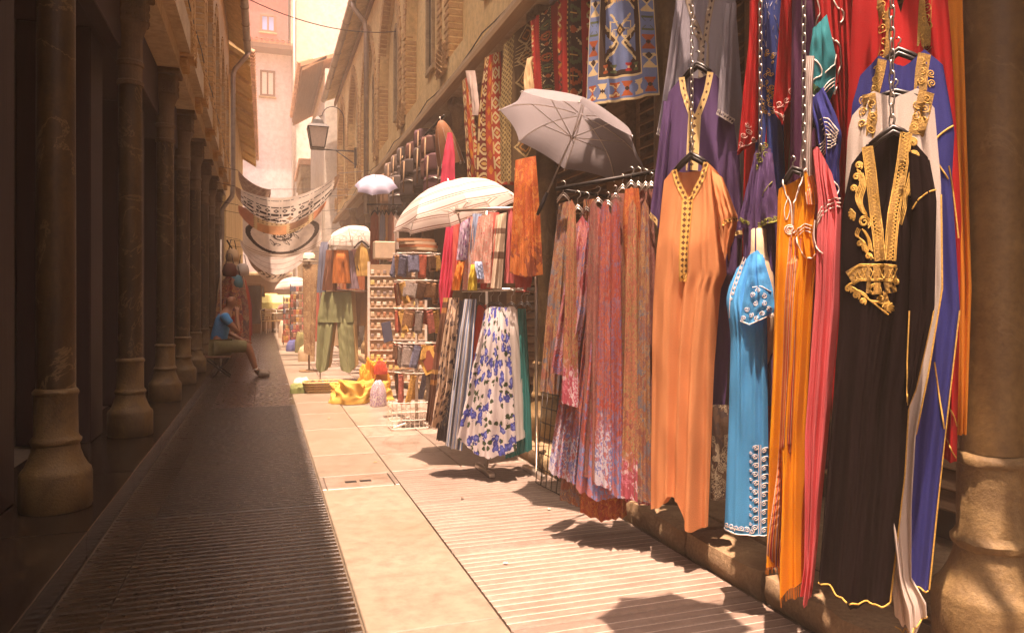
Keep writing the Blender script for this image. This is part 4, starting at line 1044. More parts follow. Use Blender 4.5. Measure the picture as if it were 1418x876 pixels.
T_.cord(m, scurve([(1118, 92), (1126, 84), (1136, 92), (1139, 105), (1128, 113), (1117, 124), (1126, 134), (1140, 142)]), .0034, .008); T_.cord(m, [(1145, 105), (1156, 90), (1158, 75)], .003, .006); m.build('white_cord', m_wcord, kt, smooth=True)
T2 = Cloth(pshift(pB, -.02), [(80, 1115), (190, 1112), (230, 1108)], [(80, 1128), (120, 1126), (230, 1124)], 78, 245, .018, 2, .008, 3, 12, 18)
tag(T2.build('kaftan', stripes('white_brown_stripe', [(0, (.74, .66, .6)), (.5, (.18, .07, .06)), (.75, (.6, .5, .45))], 55)), 'white and brown striped sleeve hanging beside the teal kaftan', 'kaftan', GK)
Rb = Cloth(pshift(pB, -.16), [(-80, 1122), (40, 1130), (200, 1150), (640, 1150)], [(-80, 1176), (110, 1184), (400, 1180), (640, 1172)], -80, 640, .035, 3, .018, 9, 26, 34)
krb = garment('kaftan', 'deep red kaftan with white cord edging, behind the pink kaftan', 'kaftan', Rb, F_red, GK)
m = MB(); Rb.cord(m, scurve([(1131, -5), (1136, 20), (1130, 38), (1146, 52), (1163, 64), (1167, 85), (1162, 110), (1158, 135)]), .0036, .01); Rb.cord(m, scurve([(1150, -10), (1160, 12), (1170, 22), (1167, 38)]), .0036, .012); m.build('white_cord', m_wcord, krb, smooth=True)
P2 = Cloth(pshift(pB, -.2), [(-80, 1098), (640, 1090)], [(-80, 1140), (640, 1150)], -80, 650, .03, 4, .015, 19, 22, 24)
tag(P2.build('kaftan', F_plum), 'dark plum kaftan at the back of the orange and pink stack', 'kaftan', GK)
chain(pB.hit(1113, 228), 2.92, 'steel chain above the bright orange kaftan')
hanger(pshift(pB, -.05), 1126, 168, (1118, 190), (1146, 186), 'black hanger inside the mauve pinstriped kaftan', 16)

# ---------------- stack C: red embroidered kaftan, purple tunic, blue tunic
pC = plane_u(1052, 1.70, 40)
R0 = Cloth(pshift(pC, -.10), [(-80, 1040), (60, 1036), (220, 1030), (700, 1020)], [(-80, 1100), (60, 1106), (220, 1092), (700, 1070)], -80, 660, .035, 4, .016, 41, 28, 36)
kc = garment('kaftan', 'red kaftan with pale scrollwork on its wide hanging sleeves', 'kaftan', R0, F_red, GK)
s1 = Cloth(pshift(pC, -.03), [(-60, 1043), (60, 1038), (170, 1027), (216, 1022)], [(-60, 1056), (100, 1050), (192, 1048), (216, 1040)], -60, [(0, 216), (1, 192)], .02, 2, .010, 5, 16, 26); s1.build('sleeve', F_red, kc)
s2 = Cloth(pshift(pC, 0), [(-60, 1087), (100, 1075), (152, 1070), (176, 1080)], [(-60, 1102), (60, 1106), (138, 1109), (176, 1092)], -60, [(0, 155), (.4, 176), (1, 140)], .022, 2, .012, 6, 20, 26); s2.build('sleeve', F_red, kc)
m = MB()
for x, y, r in ((1081, 146, 5), (1091, 141, 5), (1101, 131, 6), (1107, 126, 4)): s2.cord(m, spiral(x, y, r, 1.7), .0018, .004, 2)
s2.cord(m, scurve([(1071, 152), (1082, 150), (1095, 147), (1109, 137)]), .0022, .004); s2.cord(m, [(1071, 155), (1084, 160), (1089, 172)], .0018, .004)
for k in range(5): s2.cord(m, spiral(1075+k*3.5, 156+k*2.2, 2.6, 1.2), .0014, .004, 1.5)
for x, y, r in ((1033, 190, 4), (1039, 183, 4), (1037, 175, 3.5), (1030, 202, 4), (1044, 193, 3)): s1.cord(m, spiral(x, y, r, 1.7), .0018, .004, 2)
s1.cord(m, [(1024, 210), (1036, 202), (1047, 195)], .0022, .004); m.build('scroll_embroidery', m_pale, kc, smooth=True)
b1 = Cloth(pshift(pC, -.06), [(-60, 1050), (340, 1044)], [(-60, 1088), (60, 1082), (340, 1090)], -60, 400, .025, 3, .01, 51, 18, 26)
kb1 = garment('kaftan', 'deep blue kaftan with silver beadwork between the red sleeves', 'kaftan', b1, fab('royal_blue', (.03, .06, .24), .1), GK)
rr = random.Random(4); m = MB()
for k in range(34):
    x, y = rr.uniform(1052, 1080), rr.uniform(-5, 65); b1.cord(m, [(x, y), (x+rr.uniform(-3, 3), y+rr.uniform(4, 9))], .0022, .005, 3)
m.build('silver_beadwork', m_silver, kb1, smooth=True)
m = MB()
for k in range(44):
    x, y = rr.uniform(1048, 1074), rr.uniform(70, 165); b1.cord(m, spiral(x, y, rr.uniform(2, 4), 1.2, rr.uniform(0, 6)), .0018, .006, 2)
m.build('gold_beadwork', m_gold, kb1, smooth=True)
U_ = Cloth(pshift(pC, -.01), [(190, 1046), (225, 1043), (300, 1030), (560, 1024)], [(190, 1066), (230, 1070), (300, 1076), (560, 1082)], [(0, 214), (.4, 200), (1, 206)], 560, .035, 3, .014, 61, 26, 34)
ku = garment('tunic', 'purple tunic with green scroll embroidery at neck and sleeves', 'tunic', U_, F_purple, 'tunics hung on chains')
u1 = Cloth(pshift(pC, .03), [(215, 1060), (300, 1047), (318, 1048)], [(215, 1070), (300, 1079), (312, 1081)], 212, [(0, 318), (1, 306)], .018, 2, .008, 7, 16, 20); u1.build('sleeve', F_purple, ku)
u2 = Cloth(pshift(pC, .01), [(220, 1044), (300, 1025), (318, 1024)], [(220, 1048), (318, 1040)], 215, 316, .014, 2, .006, 8, 12, 18); u2.build('sleeve', F_purple, ku)
m = MB()
for k in range(5): u1.cord(m, spiral(1051+k*6, 311-k*1.8, 3.6, 1.6, k), .0022, .004, 2)
u1.cord(m, [(1048, 316), (1080, 306)], .0035, .004); u1.cord(m, scurve([(1056, 272), (1064, 262), (1071, 252)]), .0022, .004)
for k in range(4): u2.cord(m, spiral(1028+k*3, 304+k*2, 3, 1.5, k), .002, .004, 2)
for x, y in ((1050, 216), (1056, 206), (1062, 214), (1066, 222), (1054, 224), (1060, 203), (1049, 232)): U_.cord(m, spiral(x, y, 4.4, 1.5, x), .0022, .006, 2)
m.build('green_embroidery', m_gcord, ku, smooth=True)
chain(pshift(pC, .02).hit(1053, 206), 2.92, 'steel chain above the purple tunic')
# blue tunic on a cream bust form
pT = plane_u(1040, 1.64, 45)
V_ = Cloth(pT, [(340, 1030), (376, 1019), (398, 1009), (417, 1005), (440, 1009), (465, 1012), (577, 1010), (730, 1004)], [(340, 1054), (360, 1060), (459, 1063), (577, 1064), (738, 1066)], [(0, 372), (.45, 352), (.8, 346), (1, 358)], [(0, 729), (1, 738)], .06, 2.2, .010, 71, 34, 44)
kv = garment('tunic', 'sky blue short-sleeved tunic with white scrollwork down its slit hem', 'tunic', V_, F_blue, 'tunics hung on chains')
v1 = Cloth(pshift(pT, .045), [(352, 1040), (420, 1028), (450, 1024)], [(352, 1056), (400, 1070), (428, 1073), (450, 1066)], 352, [(0, 445), (.4, 452), (.75, 440), (1, 437)], .03, 1.8, .012, 17, 22, 22); v1.build('sleeve', F_blue, kv)
m = MB()
for k in range(10):
    yy = 616+k*12
    V_.cord(m, spiral(1050-(k % 2)*1, yy, 4.2, 1.5, 3.1), .0018, .004, 2); V_.cord(m, spiral(1061, yy+4, 4.2, 1.5, 0, -1), .0018, .004, 2); V_.cord(m, spiral(1043, yy+6, 2.6, 1.3), .0016, .004, 2)
for x in (1053.5, 1056.5): V_.cord(m, [(x, 612), (x, 733)], .0024, .005, 5)
for k in range(6): V_.cord(m, spiral(1010+k*7, 721+k*1.4, 4, 1.5, k), .0018, .004, 2)
V_.cord(m, [(1005, 727), (1030, 733), (1064, 736)], .0026, .005); V_.cord(m, [(1007, 722), (1035, 728)], .0018, .005)
V_.cord(m, [(1031, 356), (1022, 380), (1014, 405), (1012, 440)], .0024, .005); V_.cord(m, [(1034, 358), (1026, 382), (1018, 408)], .0018, .005)
for k in range(8): V_.cord(m, spiral(1030-k*2.2, 364+k*7, 2.6, 1.3), .0016, .005, 2)
for (x, y) in ((1045, 408), (1052, 402), (1060, 410), (1036, 428), (1042, 436), (1050, 440), (1058, 434), (1066, 428), (1048, 420), (1060, 420), (1068, 436), (1032, 440)): v1.cord(m, spiral(x, y, 3.8, 1.6, x), .0017, .004, 2)
v1.cord(m, [(1025, 443), (1040, 449), (1056, 442), (1071, 434)], .0026, .004); v1.cord(m, [(1044, 398), (1056, 396), (1068, 404)], .002, .004); m.build('white_embroidery', m_wcord, kv, smooth=True)
m_bust = paint('cream_bust', (.72, .52, .34), .5)
bp = pT.hit(1043, 420) - pT.n*.02
bust = empty('bust_form', (bp.x, bp.y, bp.z-.25), 'cream bust form whose neck shows above the sky blue tunic', 'mannequin')
m = MB(); zt = pT.hit(1043, 317).z; zs_ = pT.hit(1043, 350).z
m.lathe([(.02, zs_-.42), (.05, zs_-.35), (.055, zs_-.2), (.05, zs_-.08), (.035, zs_-.02), (.028, zs_+.01), (.026, zt), (.02, zt+.004)], (bp.x+.02, bp.y), 16); m.build('torso', m_bust, bust, smooth=True)

# ---------------- stack D: peach, purple and grey kaftans
pD = plane_u(962, 1.70, 40)
H_ = Cloth(pD, [(225, 920), (248, 920), (344, 910), (420, 905), (703, 902)], [(225, 995), (236, 995), (300, 1003), (340, 1003), (380, 1006), (400, 998), (500, 990), (728, 983)], [(0, 250), (.18, 235), (.45, 280), (.80, 224), (1, 240)], [(0, 704), (.22, 698), (.34, 684), (.52, 690), (.66, 722), (.8, 730), (1, 726)], .05, 3.2, .022, 81, 44, 52, [(0, 250), (.18, 235), (.3, 238), (.7, 236), (.8, 224), (1, 240)], ramp0=.12)
kh = garment('kaftan', 'plain peach orange kaftan with a gold diamond placket, on a black hanger', 'kaftan', H_, F_peach, GK)
h1 = Cloth(pshift(pD, .02), [(238, 984), (300, 994), (330, 998), (360, 1004)], [(238, 998), (300, 1021), (312, 1020), (345, 1012), (362, 1010)], [(0, 232), (1, 246)], [(0, 330), (.6, 362), (1, 330)], .03, 1.6, .010, 3, 20, 22); h1.build('sleeve', F_peach, kh)
m = MB(); H_.ribbon(m, [(935, 236), (940, 252), (953, 279)], 8, .005); H_.ribbon(m, [(980, 226), (974, 248), (957, 279)], 8, .0055); H_.ribbon(m, [(951, 278), (950, 330), (949, 390)], 9, .006); H_.ribbon(m, [(958, 278), (956, 330), (953, 390)], 9, .0065)
h1.ribbon(m, [(998, 318), (1008, 308), (1021, 303)], 6, .005, 3); m.build('gold_trim', T_gold, kh)
hanger(pshift(pD, -.005), 957, 213, (933, 237), (983, 229), 'black hanger inside the peach orange kaftan', 18, thick=.011)
pD2 = pshift(pD, -.085)
Q_ = Cloth(pD2, [(95, 930), (125, 926), (190, 916), (250, 912), (310, 910), (620, 930)], [(95, 1003), (130, 1012), (250, 1027), (320, 1029), (620, 1002)], [(0, 128), (.22, 106), (.48, 165), (.76, 98), (1, 124)], [(0, 600), (1, 622)], .04, 4, .018, 91, 38, 42, [(0, 128), (.22, 106), (.5, 108), (.76, 98), (1, 124)])
kq = garment('kaftan', 'purple kaftan with cream diamond trim, between the grey and the peach kaftan', 'kaftan', Q_, F_purple, GK)
q1 = Cloth(pshift(pD2, .03), [(150, 918), (290, 901), (315, 899)], [(150, 930), (315, 917)], 140, [(0, 300), (1, 318)], .018, 2, .008, 4, 14, 22); q1.build('sleeve', F_purple, kq)
q2 = Cloth(pshift(pD2, .03), [(220, 1006), (330, 1006)], [(220, 1024), (330, 1030)], 210, 330, .014, 2, .006, 4, 10, 14); q2.build('sleeve', F_purple, kq)
m = MB(); Q_.ribbon(m, [(945, 108), (949, 130), (961, 164)], 8, .005); Q_.ribbon(m, [(985, 101), (980, 128), (967, 164)], 8.5, .0055); Q_.ribbon(m, [(964, 160), (963, 200), (962, 238)], 17, .006)
q1.ribbon(m, [(901, 296), (915, 312)], 6, .004, 3); q2.ribbon(m, [(1006, 326), (1029, 322)], 6, .004, 3); m.build('cream_trim', T_cream, kq)
hanger(pD2, 966, 88, (946, 108), (985, 100), 'black hanger inside the purple cream-trimmed kaftan', 18, thick=.011)
pD3 = pshift(pD, -.17)
G_ = Cloth(pD3, [(-80, 940), (0, 936), (60, 931), (120, 924), (200, 922), (640, 940)], [(-80, 1012), (0, 1018), (130, 1027), (420, 1034), (640, 1028)], [(0, -45), (.24, -70), (.5, 62), (.74, -70), (1, -45)], 640, .04, 4, .018, 101, 38, 42, [(0, -45), (.24, -70), (.74, -70), (1, -45)])
kg = garment('kaftan', 'grey blue kaftan with a grey patterned collar, hung highest above the purple kaftan', 'kaftan', G_, F_grey, GK)
g1 = Cloth(pshift(pD3, .03), [(0, 936), (120, 920), (188, 910)], [(0, 948), (120, 936), (190, 922)], -10, [(0, 184), (1, 192)], .02, 2, .010, 4, 16, 26); g1.build('sleeve', F_grey, kg)
g2 = Cloth(pshift(pD3, .11), [(10, 1004), (165, 994)], [(10, 1020), (100, 1018), (175, 1014)], 5, [(0, 158), (1, 172)], .02, 2, .009, 5, 16, 24); g2.build('sleeve', F_grey, kg)
m = MB(); G_.ribbon(m, [(953, -30), (956, 5), (965, 34), (974, 62)], 8, .005); G_.ribbon(m, [(992, -30), (987, 5), (981, 38), (978, 64)], 9, .0055); G_.ribbon(m, [(977, 62), (977, 110)], 15, .006); m.build('patterned_trim', T_grey, kg)
m = MB(); g1.ribbon(m, [(911, 182), (922, 188)], 9, .004, 2); g2.ribbon(m, [(995, 156), (1015, 168)], 8, .004, 2); m.build('cuff_trim', T_white, kg)
chain(pshift(pD, .03).hit(958, 205), 2.92, 'steel chain above the peach orange kaftan')
hanger(pD3, 973, -75, (950, -50), (995, -56), 'black hanger inside the grey blue kaftan', 18)
# dark patterned cloth behind
X_ = Cloth(plane_u(1000, 1.78, 40), [(580, 985), (700, 985)], [(580, 1015), (700, 1015)], 560, 690, .02, 2, .006, 5, 14, 14)
tag(X_.build('scarf', swirl('dark_scroll', [(.05, .03, .025), (.09, .05, .03), (.3, .24, .16)], 22, 6)), 'dark scarf with a pale leaf scroll behind the peach and blue garments', 'scarf')

# ================================================================== RUGS
BLU, CRE, RUS, DKB, GRN, OCH, RED = (.16, .22, .40), (.72, .56, .30), (.42, .10, .035), (.06, .035, .025), (.10, .13, .06), (.62, .38, .12), (.42, .03, .025)
def hourglass(c, cx, cy_, w, h, col):
    X, Y = rmask(*c.shape[:2]); c[(np.abs(X-cx) <= .8+w*np.abs(Y-cy_)/h) & (np.abs(Y-cy_) <= h)] = col
def diam(c, cx, cy_, w, h, col):
    X, Y = rmask(*c.shape[:2]); c[np.abs(X-cx)/w+np.abs(Y-cy_)/h <= 1] = col
def rect(c, x0, y0, x1, y1, col): c[max(0, int(y0)):max(0, int(y1)), max(0, int(x0)):max(0, int(x1))] = col
def hooks(c, cx, cy_, r, col):
    """ram-horn pair above and below"""
    for s in (-1, 1):
        for q in (-1, 1):
            for k in range(int(r)): rect(c, cx+s*k, cy_+q*(2+k*.7), cx+s*k+1.6, cy_+q*(2+k*.7)+1.6, col)
            rect(c, min(cx+s*r*.5, cx+s*r), cy_+q*(r*.75+1), max(cx+s*r*.5, cx+s*r)+1, cy_+q*(r*.75+1)+1.5, col)
def blue_rug():
    w, h = 84, 190; c = rugcanvas(w, h, BLU); X, Y = rmask(h, w)
    bw = 16; yb = h-22
    rect(c, 0, 0, w, h, BLU)
    cols = [CRE, RUS, GRN, CRE, (.12, .16, .22), RUS]
    for k in range(11):
        yy = h-34-k*18
        for xx in (8, w-8):
            hourglass(c, xx, yy, 6, 7, cols[k % 6]); 
            if k % 3 == 0: hooks(c, xx, yy, 6, CRE); diam(c, xx, yy-5, 3, 3, DKB)
            elif k % 3 == 1: diam(c, xx, yy, 3, 2, DKB)
            else: hourglass(c, xx, yy, 3, 5, BLU)
    for k in range(6):
        xx = 8+k*13.6; hourglass(c, xx, h-11, 5, 7, cols[(k*2+1) % 6]); (hooks(c, xx, h-11, 5, CRE) if k % 2 == 0 else diam(c, xx, h-11, 3, 2, DKB))
    for t, col in ((bw, CRE), (bw+1.5, DKB)):
        rect(c, t, 0, t+1.5, h-22, col); rect(c, w-t-1.5, 0, w-t, h-22, col)
    rect(c, bw, h-24, w-bw, h-22, CRE)
    # dark frame with stepped outline
    x0, x1 = bw+3, w-bw-3; rect(c, x0, 0, x0+7, h-24, DKB); rect(c, x1-7, 0, x1, h-24, DKB); rect(c, x0, h-40, x1, h-24, DKB)
    for k in range(5): rect(c, w/2-4-k*2.2, h-40-1+k*0, w/2+4+k*2.2, h-38+k*0, BLU)
    for k in range(7): rect(c, w/2-13+k, h-40+k*1.6, w/2+13-k, h-38+k*1.6, BLU)
    for k, xx in enumerate((x0+6, x0+14, x1-14, x1-6)): hourglass(c, xx, h-31, 3, 4, (RUS, GRN, RED, GRN)[k]); diam(c, xx, h-31, 1.5, 1.5, CRE)
    # big hooked corner wedges
    for s in (-1, 1):
        ex = x0+6 if s < 0 else x1-6
        for yy, L in ((h-54, 15), (h-96, 10), (h-130, 12), (h-165, 10)):
            m_ = ((X-ex)*-s >= 0) & ((X-ex)*-s <= L-np.abs(Y-yy)*.85); c[m_] = CRE
            m_ = ((X-ex)*-s >= 0) & ((X-ex)*-s <= L-2.5-np.abs(Y-yy)*.85); c[m_] = DKB
            m_ = ((X-ex)*-s >= 0) & ((X-ex)*-s <= L-7-np.abs(Y-yy)*.85); c[m_] = BLU if yy > h-60 else RUS
            for k in range(4): rect(c, ex-s*(2+k*2)-(1 if s > 0 else 0), yy-15+k*1.2, ex-s*(2+k*2)+1, yy-11+k*1.2, CRE)
    # snowflake in the lower field
    cx, cy_ = w/2, h-66
    for t in range(0, 16):
        for s in (-1, 1):
            for q in (-1, 1): rect(c, cx+s*t*.75-1, cy_+q*t-1, cx+s*t*.75+1, cy_+q*t+1, CRE)
    for s in (-1, 1):
        for k in range(3):
            rect(c, cx-12+k*2 if s < 0 else cx+4-k, cy_-9+k*7, cx-4 if s < 0 else cx+12-k*2, cy_-7.5+k*7, CRE)
        rect(c, cx+s*12-.8, cy_-9, cx+s*12+.8, cy_-2, CRE); rect(c, cx+s*12-.8, cy_+2, cx+s*12+.8, cy_+8, CRE)
    diam(c, cx, cy_, 6, 7, DKB); diam(c, cx, cy_, 3.4, 4, OCH); diam(c, cx, cy_, 1.5, 2, DKB)
    # ochre medallion with zigzag edge and rust figure
    y1 = h-96; rect(c, cx-17, 0, cx+17, y1, OCH)
    for k in range(9): diam(c, cx-16+k*4, y1, 2.4, 3.4, OCH)
    for k in range(24): diam(c, cx-17, k*4.2, 2.2, 2.4, OCH); diam(c, cx+17, k*4.2, 2.2, 2.4, OCH)
    for yy in (y1-42, ):
        m_ = (np.abs(X-cx)/13+np.abs(Y-yy)/26 <= 1) | ((np.abs(X-cx) < 13-np.abs(Y-yy-2)*.05) & (np.abs(Y-yy+2) < 8)); c[m_] = DKB
        m_ = (np.abs(X-cx)/11+np.abs(Y-yy)/23 <= 1) | ((np.abs(X-cx) < 11) & (np.abs(Y-yy+2) < 6)); c[m_] = RUS
        for s in (-1, 1):
            for q in (-1, 1): diam(c, cx+s*10, yy+q*18, 4.5, 8, DKB); diam(c, cx+s*10, yy+q*18, 3, 6, RUS)
    m_ = np.maximum(np.abs(X-cx), np.abs(Y-(y1-44))*.8)+np.minimum(np.abs(X-cx), np.abs(Y-(y1-44))*.8)*.5 <= 8; c[m_] = CRE
    m_ = np.maximum(np.abs(X-cx), np.abs(Y-(y1-44))*.8)+np.minimum(np.abs(X-cx), np.abs(Y-(y1-44))*.8)*.5 <= 5.8; c[m_] = BLU
    diam(c, cx, y1-44, 3, 3.5, CRE); diam(c, cx, y1-44, 1.5, 2, RUS)
    for s in (-1, 1):
        for k, col in ((5, DKB), (3.6, RUS if s > 0 else GRN)): diam(c, cx+s*10.5, y1-10, k, k*1.3, col)
        diam(c, cx+s*10.5, y1-10, 1.5, 2, CRE)
    rect(c, 0, h-2, w, h, CRE); rect(c, 0, 0, 1, h, CRE); rect(c, w-1, 0, w, h, CRE)
    return c
def red_rug(w=56, h=170, band=18, seed=0, field=RED, alt=(.30, .02, .02)):
    r = random.Random(seed); c = rugcanvas(w, h, field); X, Y = rmask(h, w)
    x0 = (w-band)/2
    rect(c, 0, 0, w, h, alt); rect(c, x0-11, 0, x0, h, field); rect(c, x0+band, 0, x0+band+11, h, field)
    # flame shapes either side of the band
    for k in range(0, h//9+1):
        yy = k*9+4; col = (CRE, OCH, (.55, .22, .05), DKB)[r.randrange(4)]
        for sx, ex in ((-1, x0-11), (1, x0+band+11)):
            L = 7+r.random()*5
            m_ = ((X-ex)*sx >= 0) & ((X-ex)*sx <= L-np.abs(Y-yy)*1.6); c[m_] = col
            m_ = ((X-ex)*sx >= 0) & ((X-ex)*sx <= L-3.5-np.abs(Y-yy)*1.6); c[m_] = field
    rect(c, x0, 0, x0+band, h, DKB)
    for k in range(h//2): 
        if k % 2: rect(c, x0+.5, k*2, x0+1.6, k*2+2, OCH); rect(c, x0+band-2, k*2, x0+band-.6, k*2+2, OCH)
    for k in range(h//16+1):
        yy = 8+k*16; cx = w/2
        if k % 3 == 0:
            hourglass(c, cx, yy, 6, 7, CRE); hourglass(c, cx, yy, 3.6, 7, DKB); diam(c, cx, yy-4, 3, 3, RUS)
        else:
            col = (RUS, GRN)[k % 2]; m_ = np.maximum(np.abs(X-cx), np.abs(Y-yy))+np.minimum(np.abs(X-cx), np.abs(Y-yy))*.5 <= 7.2; c[m_] = col
            m_ = np.maximum(np.abs(X-cx), np.abs(Y-yy))+np.minimum(np.abs(X-cx), np.abs(Y-yy))*.5 <= 4.2; c[m_] = DKB
            rect(c, cx-.8, yy-4, cx+.8, yy+4, col); rect(c, cx-3, yy-.8, cx+3, yy+.8, OCH)
    return c
def brown_rug(w=60, h=170):
    c = rugcanvas(w, h, (.14, .085, .04)); X, Y = rmask(h, w)
    t = ((X+Y) % 6 < 1.6) | ((X-Y) % 6 < 1.6); c[t & (X < 22)] = (.42, .30, .12)
    for k in range(7):
        yy = 12+k*24; d = np.abs(X-42)/14+np.abs(Y-yy)/12
        c[(d < 1) & (d > .8)] = (.60, .44, .2); c[(d < .55) & (d > .38)] = (.5, .22, .06)
    for k in range(0, 6): rect(c, 26, 20+k*4, 58, 21.5+k*4, (.58, .42, .2))
    return c
def orange_rug(w=48, h=150):
    c = rugcanvas(w, h, (.46, .06, .03)); X, Y = rmask(h, w)
    rect(c, 0, 0, 14, h, (.20, .03, .02)); rect(c, w-7, 0, w, h, (.16, .05, .03))
    for k in range(h//17+1):
        yy = 6+k*17
        for cx in (8, 31):
            d = np.abs(X-cx)/8+np.abs(Y-yy)/8; c[(d < 1) & (d > .62)] = CRE; c[d < .35] = OCH
            for s in (-1, 1): rect(c, cx+s*6-1, yy-7, cx+s*6+1, yy+7, CRE if k % 2 else OCH)
        c[(np.abs(X-20)/3+np.abs(Y-yy-8)/6) < 1] = (.60, .22, .03)
    return c
m_rug = vcol('knotted_wool', .03)
GR = 'rugs hung from the ledge'
def rug(cv, pl, uL, uR, top, bot, label, seed, amp=.01, n=1.6, thick=.006, tone=.62):
    c = Cloth(pl, uL, uR, top, bot, thick, n, amp, seed, ramp0=.5, drift=.1)
    cv = cv*tone
    o = c.build_canvas('rug', m_rug, cv); return tag(o, label, 'rug', GR)
rug(blue_rug(), plane_u(862, 1.76, 30), [(-140, 822), (0, 818), (148, 813)], [(-140, 898), (0, 904), (131, 912)], -140, [(0, 149), (.5, 141), (1, 131)], 'slate blue kilim with an ochre medallion and hooked border', 3, .012, tone=.8)
rug(red_rug(seed=2), plane_u(795, 1.79, 22), [(-140, 770), (0, 772), (170, 778)], [(-140, 822), (170, 818)], -140, [(0, 172), (1, 165)], 'red kilim with a dark octagon band beside the blue kilim', 5, .016)
rug(red_rug(seed=7, w=50), plane_u(752, 1.76, 24), [(26, 734), (165, 742)], [(-60, 776), (26, 778), (165, 784)], [(0, 30), (.35, 20), (1, -10)], [(0, 172), (1, 168)], 'second red kilim with flame edges, its top corner folded over', 8, .018)
rug(brown_rug(), plane_u(716, 1.76, 26), [(45, 698), (150, 692), (250, 694)], [(10, 742), (250, 742)], [(0, 62), (1, 20)], 252, 'brown kilim with fine yellow lattice and diamonds', 11, .016)
rug(orange_rug(), plane_u(686, 1.74, 26), [(70, 672), (160, 662), (255, 658)], [(70, 696), (160, 702), (255, 718)], [(0, 80), (1, 70)], 256, 'bright red kilim with cream star diamonds beside the brown kilim', 13, .016)
rug(orange_rug(40, 120), plane_u(652, 1.72, 24), [(105, 640), (250, 648)], [(105, 652), (250, 668)], [(0, 112), (1, 104)], 262, 'narrow tan runner with a faint lattice by the arcade capital', 15, .010)
Z_ = Cloth(plane_u(660, 1.70, 24), [(98, 644), (150, 654)], [(98, 658), (150, 664)], 98, 160, .008, 1.5, .008, 2, 12, 14)
tag(Z_.build('rug', fab('pale_wool', (.55, .42, .36), .1)), 'small pale wool rug folded over the tan runner', 'rug', GR)
Y_ = Cloth(plane_u(731, 1.66, 40), [(78, 730), (110, 725), (145, 729)], [(78, 738), (90, 736), (120, 739), (145, 738)], [(0, 82), (1, 78)], 146, .012, 1.5, .012, 3, 12, 18)
tag(Y_.build('price_sheet', fab('cream_paper', (.74, .52, .28), .25)), 'curled cream sheet pinned over the brown kilim', 'sheet')

# ================================================================== UMBRELLA, PRINTED DRESSES, GRID
U_grey = fab('grey_nylon', (.30, .27, .28), .38, .5)
ax_ = Vector((-.44, -.06, -.9)).normalized(); ap = atX(793, 188, 1.55)-ax_*.13
umbrella(ap, ax_, .415, .15, U_grey, 'open plain grey umbrella tilted over the printed dresses', shaft=.58, spin=.3)
U_dark = fab('dark_nylon', (.10, .07, .09), .25, .5)

W1, W2, W3, W4 = (.46, .085, .065), (.58, .21, .13), (.55, .20, .05), (.16, .19, .42)
D1 = swirl('paisley_brown', [(.42, .20, .10), (.52, .30, .14), (.34, .13, .09), (.22, .20, .22)], 24, 7, line=(.12, .05, .03))
D2 = swirl('paisley_lilac', [(.50, .18, .23), (.20, .24, .48), (.58, .24, .18), (.50, .30, .35), (.42, .09, .09)], 14, 8, trans=.3, line=(.25, .06, .08))
D3 = swirl('scroll_rose', [W1, W2, (.50, .13, .09), (.20, .17, .30)], 30, 12, line=(.18, .05, .05), hem=[(.26, .30, .60), (.58, .22, .22), (.70, .66, .74)], hem_h=.26)
D4 = swirl('scroll_red_blue', [W1, (.52, .14, .09), (.36, .07, .07), (.46, .12, .08), (.22, .20, .36)], 28, 12, line=(.18, .05, .05), hem=[(.22, .26, .56), (.30, .34, .60), (.58, .22, .24)], hem_h=.24)
D5 = swirl('scroll_vermilion', [(.56, .14, .04), (.62, .23, .06), (.42, .07, .04)], 28, 10, line=(.2, .05, .03))
D6 = swirl('scroll_olive_red', [(.52, .18, .10), (.42, .33, .14), (.58, .25, .13), (.36, .12, .10)], 30, 12, line=(.15, .05, .03), hem=[(.70, .22, .30), (.75, .6, .62), (.5, .1, .14)], hem_h=.16)
D7 = swirl('scroll_wine', [(.34, .10, .09), (.46, .18, .13), (.28, .16, .13), (.42, .18, .14)], 30, 12, line=(.12, .04, .03))
pG = plane_u(830, 1.46, 62); GD = 'printed dresses on the hanging rack'
def dress(pl, uL, uR, top, bot, mat, label, seed, n=3, amp=.013, thick=.028, nm='dress', group=GD, cat='dress', nc=30, nr=36):
    c = Cloth(pl, uL, uR, top, bot, thick, n, amp, seed, nc, nr); o = c.build(nm, mat); tag(o, label, cat, group); return c
dress(pshift(pG, -.05, -.10), [(275, 775), (400, 760), (542, 748)], [(275, 792), (400, 788), (542, 779)], [(0, 282), (1, 278)], [(0, 540), (1, 546)], D1, 'short brown paisley dress at the street end of the dress rack', 3)
dress(pshift(pG, .04, -.04), [(295, 800), (320, 795), (430, 775), (520, 762)], [(295, 812), (320, 820), (430, 812), (520, 796)], [(0, 312), (.5, 298), (1, 312)], [(0, 515), (1, 522)], D2, 'lilac and rose dress with big paisley drops', 6, 2.4)
dress(pshift(pG, .0), [(285, 818), (450, 790), (660, 757)], [(285, 838), (450, 822), (660, 802)], [(0, 300), (.5, 286), (1, 296)], [(0, 650), (.5, 662), (1, 668)], D3, 'long rose scroll dress with a blue and white hem', 9, 3.4, .016)
dress(pshift(pG, .06, .03), [(285, 834), (315, 828), (500, 812), (690, 796)], [(285, 850), (315, 858), (500, 862), (690, 864)], [(0, 310), (.5, 288), (1, 312)], [(0, 674), (.5, 690), (1, 686)], D4, 'full red scroll dress with a blue border above its hem', 12, 4, .018)
dress(pshift(pG, -.03, .02), [(400, 815), (720, 803)], [(400, 858), (720, 868)], 400, [(0, 708), (.5, 718), (1, 714)], D5, 'orange red dress showing below the full red scroll dress', 15, 4, .014)
